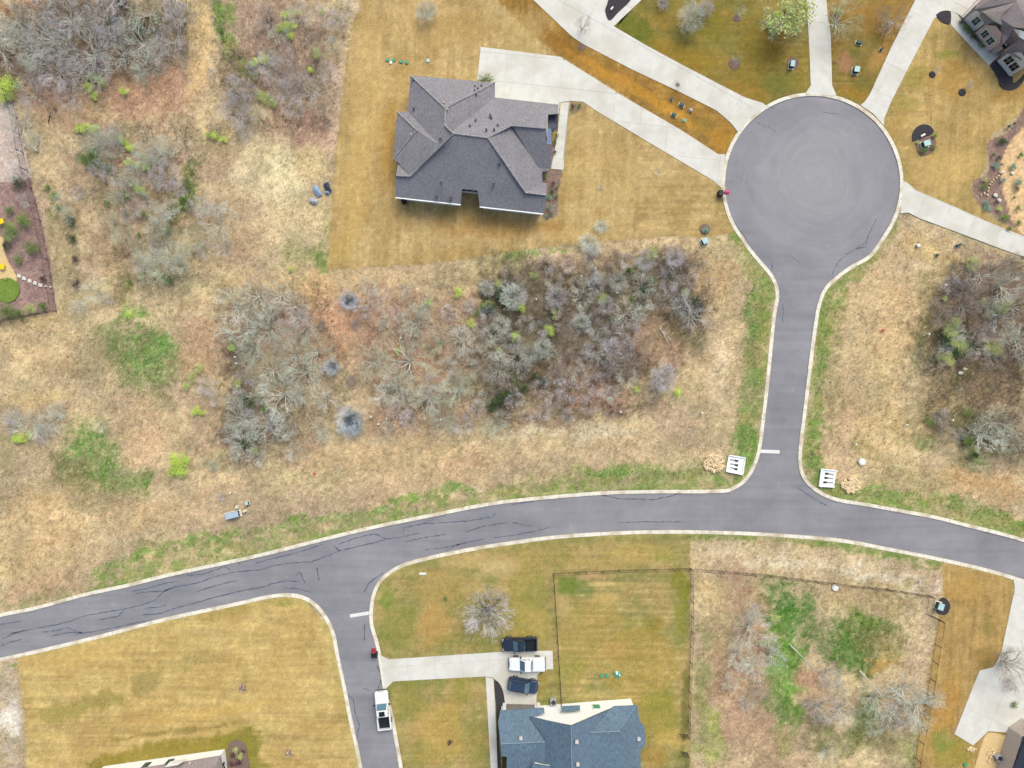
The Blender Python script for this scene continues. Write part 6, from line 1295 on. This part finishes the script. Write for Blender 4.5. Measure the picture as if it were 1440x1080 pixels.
bed('dark mulch bed under the hedge of the brick gables', [(1348, 21), (1364, 34), (1384, 58), (1392, 72), (1386, 70), (1362, 45)], 'brownmulch')
bed('black pointed mulch bed beside the garage of the blue roof house', [(695, 955), (700, 958), (706, 968), (709, 980), (710, 996), (703, 1005), (702, 1040), (705, 1090), (700, 1090), (698, 1000), (696, 975)], 'blackmulch')
bed('dark blue grey mulch bed between the two top driveways', [(864, -30), (853, 8), (851, 16), (857, 29), (870, 17), (887, 0), (905, -30)], 'blackmulch', .12)
bed('round stony bed at the corner of the bottom left house', [(320, 1060), (322, 1046), (333, 1040), (344, 1046), (348, 1060), (350, 1090), (322, 1090)], 'brownmulch')
bed('small dark mulch bed round the teal box at the fence end', [(1318, 848), (1326, 840), (1334, 846), (1336, 855), (1330, 864), (1318, 862)], 'blackmulch', .06)
bed('tan gravel strip with air conditioner beside the tan brick house', [(1383, 1038), (1392, 1030), (1410, 1034), (1414, 1040), (1396, 1090), (1370, 1090)], 'sand', .03)
def util(label, px, py, w, d, h, rz, mat='box_teal', base='box_dkgreen', group='utility boxes', name='utility_box'):
    c = P(px, py, h); r = thing(name, label, 'utility box', (c.x, c.y, 0), math.radians(rz), group=group)
    mb = MB(); mb.box((0, 0, h/2), (w*.94, d*.94, h)); mb.build('cabinet', M[base], r)
    mb = MB(); mb.box((0, 0, h+.03), (w, d, .08), taper=.94); mb.build('lid', M[mat], r)
    mb = MB(); mb.box((0, 0, .03), (w*1.25, d*1.25, .12)); mb.build('pad', M['palestone'], r)
util('pale teal utility box below the dark shrub, left of the turning circle', 992, 338.5, .85, .8, .8, 25)
util('pale teal utility box in a brown mulch ring, left of the straight driveway', 1115, 89, .65, .95, .8, -8)
util('pale teal utility box in dark rocks, right of the straight driveway', 1205.5, 97, .8, .85, .8, -8)
util('pale teal utility box in the mulch bed right of the turning circle', 1304, 201, 1.0, .85, .8, 15)
util('pale teal utility box at the end of the roadside fence', 1323.5, 853.5, .85, 1.0, .9, -18)
util('long grey blue utility box in the straw field above the main road', 325.5, 725, 2.0, .85, .8, 14, 'box_blue', 'vent')
util('small pale teal box above right of the long grey blue box', 346.5, 708, .5, .5, .6, 15)
util('flat cream box right of the long grey blue box', 343.5, 719, .55, .3, .25, 25, 'cream', 'cream')
util('small cream box above the long grey blue box', 332.5, 713.5, .35, .4, .4, 0, 'cream', 'cream')
util('small dark green box, middle one on the brown strip between driveways', 959, 147, .75, .4, .35, -28, 'box_dkgreen')
util('small dark green box, lower left one on the brown strip between driveways', 948, 161, .75, .4, .35, -28, 'box_dkgreen')
util('tiny green round topped pedestal, uppermost on the brown strip', 945, 138, .3, .3, .4, 0, 'box_dkgreen')
util('small grey pedestal right of the middle green box on the brown strip', 972, 154, .4, .4, .4, 0, 'acgrey', 'acgrey')
util('flat green lid right of the lower left green box on the brown strip', 962, 169, .5, .4, .1, -20, 'lidgreen')
util('dark green box on the lawn right of the straight driveway', 1209, 59, .8, .45, .4, -15, 'box_dkgreen')
util('small dark box next to the upper edge of the taupe house driveway', 1240, 69, .5, .35, .3, 40, 'black', 'black')
util('small dark green box right of the right edge driveway foot', 1349, 344.5, .8, .4, .4, 20, 'box_dkgreen')
util('small dark box in the straw below the right edge driveway', 1318.5, 358.5, .4, .3, .3, 0, 'box_dkgreen')
util('low grey box with white cap right of the turning circle, in straw', 1292, 345, .5, .4, .3, 30, 'pvc', 'box_dkgreen')
for x, y, r_, m_, l in ((545, 84.5, .28, 'lidgreen', 'green septic lid, leftmost of the row above the grey roof house'), (553.5, 85, .28, 'lidgreen', 'green septic lid, second of the row above the grey roof house'), (550, 88.5, .24, 'pvc', 'white septic cap under the first two green lids'), (564, 87, .29, 'lidgreen', 'green septic lid, third of the row above the grey roof house'), (572, 88, .29, 'lidgreen', 'green septic lid, fourth of the row above the grey roof house'), (602, 85.5, .3, 'box_teal', 'dull teal septic lid standing apart right of the row'),
                      (846, 950, .3, 'lidgreen', 'green septic lid, leftmost in the striped fenced lawn'), (853.5, 949.5, .3, 'lidgreen', 'green septic lid, second in the striped fenced lawn'), (868.5, 948, .55, 'lidgreen', 'large green septic lid with white cap in the striped fenced lawn'), (1397, 350, .0, 'pvc', '')):
    if r_:
        c = P(x, y); r = thing('septic_tank_access', l, 'septic access', (c.x, c.y, 0), group='septic lids')
        mb = MB(); mb.disc((0, 0), r_*.92, -.05, .1, 16); mb.build('riser', M['box_dkgreen'] if m_ != 'pvc' else M[m_], r); mb = MB(); mb.disc((0, 0), r_, .1, .16, 16, r_*.85); mb.build('lid', M[m_], r)
for x, y, w, l in ((867, 945.5, .4, 'white cap standing on the large green septic lid'), (871, 948.5, .22, 'tiny white pipe cap beside the large green septic lid')):
    c = P(x, y); mb = MB(); mb.box((0, 0, .3), (w, w*1.1, .35), taper=.7); o = mb.build('vent_pipe', M['pvc']); o.location = (c.x, c.y, 0); tag(o, l, 'pipe cap')
for x, y, r_, l in ((1212, 649, .56, 'round white concrete manhole lid in straw right of the headwall'), (1174, 826, .5, 'round pale concrete manhole lid just inside the roadside fence')):
    c = P(x, y); r = thing('manhole', l, 'manhole', (c.x, c.y, 0), group='round manhole lids'); mb = MB(); mb.disc((0, 0), r_, -.1, .2, 28); mb.build('ring', M['palestone'], r); mb = MB(); mb.disc((0, 0), r_*.7, .2, .235, 24); mb.build('cover', M['pvc'], r)
# ac units
for x, y, l, rz in ((778, 984.5, 'grey air conditioner beside the white gable and the fence foot', 5), (1401, 1062.5, 'grey air conditioner on gravel beside the tan brick house', 30)):
    c = P(x, y); r = thing('air_conditioner', l, 'air conditioner', (c.x, c.y, 0), math.radians(rz), group='air conditioners')
    mb = MB(); mb.box((0, 0, .45), (.85, .85, .8)); mb.build('casing', M['acgrey'], r); mb = MB(); mb.disc((0, 0), .36, .85, .875, 20); mb.build('fan_grille', M['vent'], r)
    for k in range(4):
        mb = MB(); mb.box((math.cos(k*1.57)*.16, math.sin(k*1.57)*.16, .89), (.26, .07, .02), rz=k*1.57); mb.build('fan_blade', M['black'], r)
# mailboxes / bins on the kerb
def mailbox(label, px, py, rz, top):
    c = P(px, py); r = thing('mailbox', label, 'mailbox', (c.x, c.y, 0), math.radians(rz), group='mailboxes at the kerb')
    mb = MB(); mb.box((0, 0, .5), (.12, .12, 1.1)); mb.build('post', M['black'], r)
    mb = MB(); mb.box((-.42, 0, .45), (.62, .8, 1.0)); mb.build('bin', M['black'], r); mb = MB(); mb.box((-.42, 0, .98), (.66, .84, .08), taper=.9); mb.build('bin_lid', M['black'], r)
    mb = MB(); mb.box((.34, 0, 1.08), (.62, .6, .3)); mb.build('box', M[top], r)
    mb = MB(); mb.tube((.05, 0, 1.22), (.62, 0, 1.22), .22, .22, 10); mb.build('box_top', M[top], r)
mailbox('magenta and black mailbox on the kerb left of the turning circle', 1015.5, 273.5, 0, 'pink')
mailbox('dark red and black mailbox on the kerb above the side driveway', 527.5, 914.5, 92, 'red')
# garden: path, lawn disc, stepping stones, seats
mb = MB(); o_ = smooth_pl([(-60, 320), (0, 332), (4, 345), (8, 360), (14, 372), (22, 386), (23, 396), (10, 398), (0, 392), (-60, 392)], 3)
mb.prism(w2(o_), -.1, .03); tag(mb.build('garden_path', M['sand']), 'sandy yellow garden path curving to the stepping stones', 'path', kind='structure')
disc_thing('lawn_disc', 'round clipped green lawn disc in the left garden', 'lawn', 10, 408, 1.85, -.1, .08, 'lawnbright')
for i, (x, y) in enumerate([(27, 388), (34, 391.5), (42, 395), (49.5, 398), (57, 401), (65, 402.5), (71, 403.5)]):
    c = P(x, y); mb = MB(); mb.box((0, 0, .04), (.62 if i < 5 else .4, .5 if i < 5 else .2, .1), rz=-.35+rnd.uniform(-.1, .1), taper=.9); o = mb.build('stepping_stone', M['palestone']); o.location = (c.x, c.y, 0)
    tag(o, ['pale stepping stone at the left end beside the sandy path', 'second pale stepping stone from the sandy path', 'third pale stepping stone from the sandy path', 'fourth pale stepping stone from the sandy path', 'fifth stepping stone, yellowish, below the brown shrub', 'small thin stepping stone next to last before the fence', 'small thin stepping stone at the fence end'][i], 'stepping stone', 'stepping stones in the left garden')
for x, y, rz, l in ((1, 311, 20, 'bright yellow garden seat at the left edge, upper one'), (2, 375, -10, 'bright yellow garden seat at the left edge, lower one')):
    c = P(x, y, .5); r = thing('garden_seat', l, 'seat', (c.x, c.y, 0), math.radians(rz), group='yellow garden seats')
    mb = MB(); mb.box((0, 0, .45), (.75, .75, .08)); mb.build('seat', M['yellow'], r); mb = MB(); mb.box((-.36, 0, .75), (.08, .75, .6)); mb.build('backrest', M['yellow'], r)
    for sx in (-.3, .3):
        for sy in (-.3, .3): mb = MB(); mb.box((sx, sy, .2), (.06, .06, .42)); mb.build('leg', M['yellow'], r)
# tarps
def tarp(label, px, py, w, l, rz, mat):
    c = P(px, py); bm = bmesh.new(); bmesh.ops.create_grid(bm, x_segments=9, y_segments=7, size=.5)
    for v in bm.verts:
        x, y = v.co.x*2, v.co.y*2; k = max(0, 1-(x*x+y*y)*.6); v.co.x *= w*(1+rnd.uniform(-.1, .1)); v.co.y *= l*(1+rnd.uniform(-.1, .1)); v.co.z = .12+.45*k*rnd.uniform(.5, 1)
    me = bpy.data.meshes.new('tarp'); bm.to_mesh(me); bm.free(); me.materials.append(M[mat]); o = bpy.data.objects.new('tarp', me); COL.objects.link(o); o.location = (c.x, c.y, 0); o.rotation_euler = (0, 0, math.radians(rz)); tag(o, label, 'tarp', 'tarps dumped by the bare patch')
tarp('crumpled white and blue tarp, middle of the dumped things', 446.5, 269, .8, 1.7, 30, 'tarp'); tarp('crumpled grey blue tarp, upper right of the dumped things', 461, 264, .8, 1.5, 20, 'vent'); tarp('flat pale grey sheet, lowest of the dumped things', 441.5, 283, 1.3, .8, -20, 'acgrey')
tarp('grey blue scrap right below the crumpled tarps', 461, 271, .6, .5, 0, 'tarp')
# yellow edging stones, small stakes, boulders
for i, (x, y) in enumerate([(1388, 274), (1389, 269), (1390, 264), (1392, 259), (1394, 256), (1397, 253), (1401, 250), (1404, 247), (1406, 243), (1408, 240), (1379, 274), (1384, 272)]):
    c = P(x, y); o = bpy.data.objects.new('edging_stone', rnd.choice(STN)); COL.objects.link(o); o.location = (c.x, c.y, .05); o.scale = (.18, .18, .2)
    name_it(o, 'small yellow edging stone', x, y, 'stone', 'yellow edging stones in the sandy border'); pass
for x, y, r_, l in ((1399, 275, .42, 'upper pinkish boulder in the sandy border'), (1404, 282, .4, 'lower pinkish boulder in the sandy border'), (1409, 242, .35, 'white boulder beside the agaves, left one'), (1423, 244, .35, 'white boulder beside the agaves, right one'), (1350, 524, .45, 'pale stone at the foot of the right hand wood, lower one'), (1356, 519, .4, 'pale stone at the foot of the right hand wood, upper one')):
    c = P(x, y); o = bpy.data.objects.new('boulder', rnd.choice(STN)); m2 = o.data.copy(); m2.materials.clear(); m2.materials.append(M['palestone']); o.data = m2; COL.objects.link(o); o.location = (c.x, c.y, .1); o.scale = (r_, r_*.8, r_*.8); tag(o, l, 'stone', 'boulders')
for x, y in [(333, 502), (334.5, 511), (365.5, 501.5), (323.5, 565.5), (564.5, 475.5), (545, 588.5), (523, 586), (533, 596), (621, 590), (627.5, 431.5), (754, 421), (837, 378), (817, 389), (986, 580.5), (872, 579), (1303, 470), (1336, 590.5), (1326, 401), (1272, 597), (326, 692), (1201, 624)]:
    c = P(x, y); mb = MB(); mb.tube((0, 0, -.05), (0, 0, .7), .09, .09, 8); mb.disc((0, 0), .12, .7, .78, 10); o = mb.build('white_stake', M['pvc']); o.location = (c.x, c.y, 0); name_it(o, 'white survey stake', x, y, 'stake', 'white stakes in the scrub')
mb = MB(); mb.box((0, 0, .08), (.95, .28, .08)); o = mb.build('white_board', M['pvc']); q = P(594.5, 806.5); o.location = (q.x, q.y, 0); tag(o, 'thin white board lying on the lawn near the junction', 'board')
mb = MB(); mb.box((0, 0, .2), (.5, .2, .35)); o = mb.build('white_box', M['pvc']); q = P(860, 13.5); o.location = (q.x, q.y, .1); o.rotation_euler = (0, 0, .9); tag(o, 'white box lying in the dark bed between the top driveways', 'box')
mb = MB(); mb.box((0, 0, .15), (.7, .25, .2)); o = mb.build('white_box', M['pvc']); q = P(1296.5, 191); o.location = (q.x, q.y, .1); o.rotation_euler = (0, 0, .5); tag(o, 'small white block in the black mulch bed', 'block')
rocks(1392, 1062, 7, 10, 26, 'row of pale stones along the gravel strip at the bottom right', None, .12, .25); rocks(1366, 1053, 6, 4, 14, 'pale yellow stones below the corner of the bottom right pad', None, .15, .3)
c = P(1357, 1075); mb = MB(); mb.disc((0, 0), .3, 0, .2, 12); o = mb.build('septic_tank_access', M['lidgreen']); o.location = (c.x, c.y, 0); tag(o, 'small green septic lid at the bottom edge below the bottom right pad', 'septic access')

# ------------------------------------------------------------------ ground cover: grass, shoots and litter, as blades
def cover(name, n, box, dens, hmin, hmax, wmin, wmax, colf, label, cat):
    px = NR.uniform(box[0], box[2], n); py = NR.uniform(box[1], box[3], n)
    keep = NR.rand(n) < dens(px, py); px, py = px[keep], py[keep]; n = len(px)
    x, y = (px-720)*S, (540-py)*S
    a_ = NR.uniform(0, 6.283, n); h_ = NR.uniform(hmin, hmax, n); w_ = NR.uniform(wmin, wmax, n); ln = NR.uniform(.3, 1.6, n)*h_
    b3 = NR.uniform(0, 6.283, n)
    V = np.zeros((n, 3, 3)); V[:, 0, 0] = x-np.cos(a_)*w_; V[:, 0, 1] = y-np.sin(a_)*w_; V[:, 1, 0] = x+np.cos(a_)*w_; V[:, 1, 1] = y+np.sin(a_)*w_
    V[:, :2, 2] = -.05; V[:, 2, 0] = x+np.cos(b3)*ln; V[:, 2, 1] = y+np.sin(b3)*ln; V[:, 2, 2] = h_
    me = bpy.data.meshes.new(name); me.vertices.add(n*3); me.vertices.foreach_set('co', V.ravel()); me.loops.add(n*3); me.loops.foreach_set('vertex_index', np.arange(n*3, dtype=np.int32))
    me.polygons.add(n); me.polygons.foreach_set('loop_start', (np.arange(n)*3).astype(np.int32))
    at = me.color_attributes.new('Col', 'FLOAT_COLOR', 'POINT'); c_ = colf(px, py, n); at.data.foreach_set('color', np.repeat(np.concatenate([c_, np.ones((n, 1))], 1), 3, 0).ravel().astype(np.float32))
    me.update(calc_edges=True); me.materials.append(M['twigmix']); o = bpy.data.objects.new(name, me); COL.objects.link(o); o['kind'] = 'stuff'; o['label'] = label; o['category'] = cat; return o
def notpaved(px, py):
    m = ~inside(px, py, ROADc)
    for kk in (K1s[::3], K2s[::3], K3s[::3]): m &= dist_line(px, py, kk) > 4
    for pl_ in ([(676, 66), (788, 80), (1010, 217), (1015, 265), (837, 155), (801, 142), (792, 239), (764, 300), (556, 280), (553, 157), (577, 106), (671, 110)], [(750, 0), (805, 52), (1038, 186), (1078, 150), (863, 37), (902, 0)], [(1133, 0), (1140, 134), (1172, 134), (1168, 0)], [(1287, 0), (1215, 150), (1243, 175), (1313, 27), (1348, 20), (1402, 90), (1440, 90), (1440, 0)], [(1268, 256), (1287, 267), (1440, 333), (1440, 361), (1293, 307), (1266, 300)], [(534, 921), (777, 915), (778, 941), (754, 990), (908, 985), (908, 1080), (695, 1080), (683, 951), (542, 969)], [(1425, 814), (1440, 820), (1440, 1080), (1385, 1080), (1342, 1032), (1377, 943), (1408, 917)], [(146, 1077), (316, 1053), (320, 1080)], [(1020, 640), (1047, 643), (1043, 667), (1020, 662)], [(1154, 659), (1176, 662), (1172, 685), (1151, 683)], [(0, 332), (8, 360), (23, 396), (26, 400), (20, 425), (0, 425)], [(1440, 178), (1408, 230), (1412, 280), (1440, 330)]):
        m &= ~inside(px, py, pl_)
    return m
def cgrass(px, py, n):
    c_, w_, L_ = ground_color(px[:, None], py[:, None]); c_ = c_[:, 0]; t = NR.rand(n, 1); c_ = c_*(.88+.30*NR.rand(n, 1)); k = (t < .05); c_ = np.where(k, rgb((226, 206, 168)), c_); k = (t > .93); return np.where(k, rgb((110, 88, 66)), c_)
def dwild(px, py):
    L = np.zeros(px.shape, bool)
    for l in LAWNS: L |= inside(px, py, l[0])
    return np.where(notpaved(px, py), np.where(L, .12, 1.0), 0)
cover('dry_grass', 190000, (-10, -10, 1450, 1090), dwild, .06, .28, .02, .055, cgrass, 'dry straw and leaf litter over the open lots', 'grass')
TH = [[(680, 345), (760, 365), (900, 345), (985, 350), (1010, 440), (990, 480), (900, 580), (700, 600), (650, 560), (670, 480)], [(300, 400), (460, 400), (500, 560), (420, 640), (330, 660), (310, 540)], [(500, 430), (680, 400), (680, 600), (520, 600)], [(1310, 380), (1440, 360), (1440, 640), (1310, 620), (1290, 480)], [(0, 0), (265, 0), (265, 90), (180, 110), (0, 130)], [(310, 80), (490, 0), (465, 180), (330, 190)], [(105, 170), (280, 180), (290, 390), (160, 400)]]
THW = [1.0, .55, .4, .95, .95, .5, .5]
def dth(px, py):
    d = np.zeros(px.shape); wx = (fbm(px/12, py/12, 3)-.5)*26
    for t, w_ in zip(TH, THW): d = np.maximum(d, np.where(inside(px+wx, py+wx, t), w_, 0))
    d *= np.where(inside(px+wx, py, [(890, 440), (960, 455), (990, 510), (930, 515), (885, 480)]), .3, 1)
    return d*notpaved(px, py)*np.clip((fbm(px/14, py/14, 91, 3)-.3)*3.2, .15, 1)
def cund(px, py, n):
    pal = np.array([rgb((112, 98, 82)), rgb((140, 126, 112)), rgb((96, 88, 66)), rgb((178, 172, 160)), rgb((122, 94, 78)), rgb((112, 114, 82)), rgb((160, 152, 144))]); return pal[NR.randint(0, 7, n)]*(.7+.6*NR.rand(n, 1))
cover('undergrowth', 330000, (-10, -10, 1450, 700), dth, .3, 1.5, .012, .034, cund, 'tangled brown undergrowth under the bare trees', 'undergrowth')
def dgr(px, py):
    d = np.zeros(px.shape)
    for (cx, cy, rx, ry, an, col, st) in BL:
        if col[1] > col[0]*1.18 and st >= .7:
            an = math.radians(an); dx = px-cx; dy = py-cy; u = (dx*math.cos(an)+dy*math.sin(an))/rx; v = (-dx*math.sin(an)+dy*math.cos(an))/ry; d = np.maximum(d, np.clip((1.15-np.sqrt(u*u+v*v))*1.8, 0, 1))
    return d*notpaved(px, py)*np.clip((fbm(px/7, py/7, 27, 4)-.30)*5, .1, 1)
def cgr(px, py, n):
    c_, w_, L_ = ground_color(px[:, None], py[:, None]); c_ = c_[:, 0]; k = NR.rand(n, 1) < .65; return np.where(k, c_, rgb((112, 154, 62)))*(.8+.45*NR.rand(n, 1))
cover('green_grass', 300000, (-10, -10, 1450, 1090), dgr, .08, .3, .02, .05, cgr, 'fresh green grass clumps in the verges and damp patches', 'grass')
for o in ROOTS:
    if '_o' in o: del o['_o']
print('objects', len(bpy.data.objects))
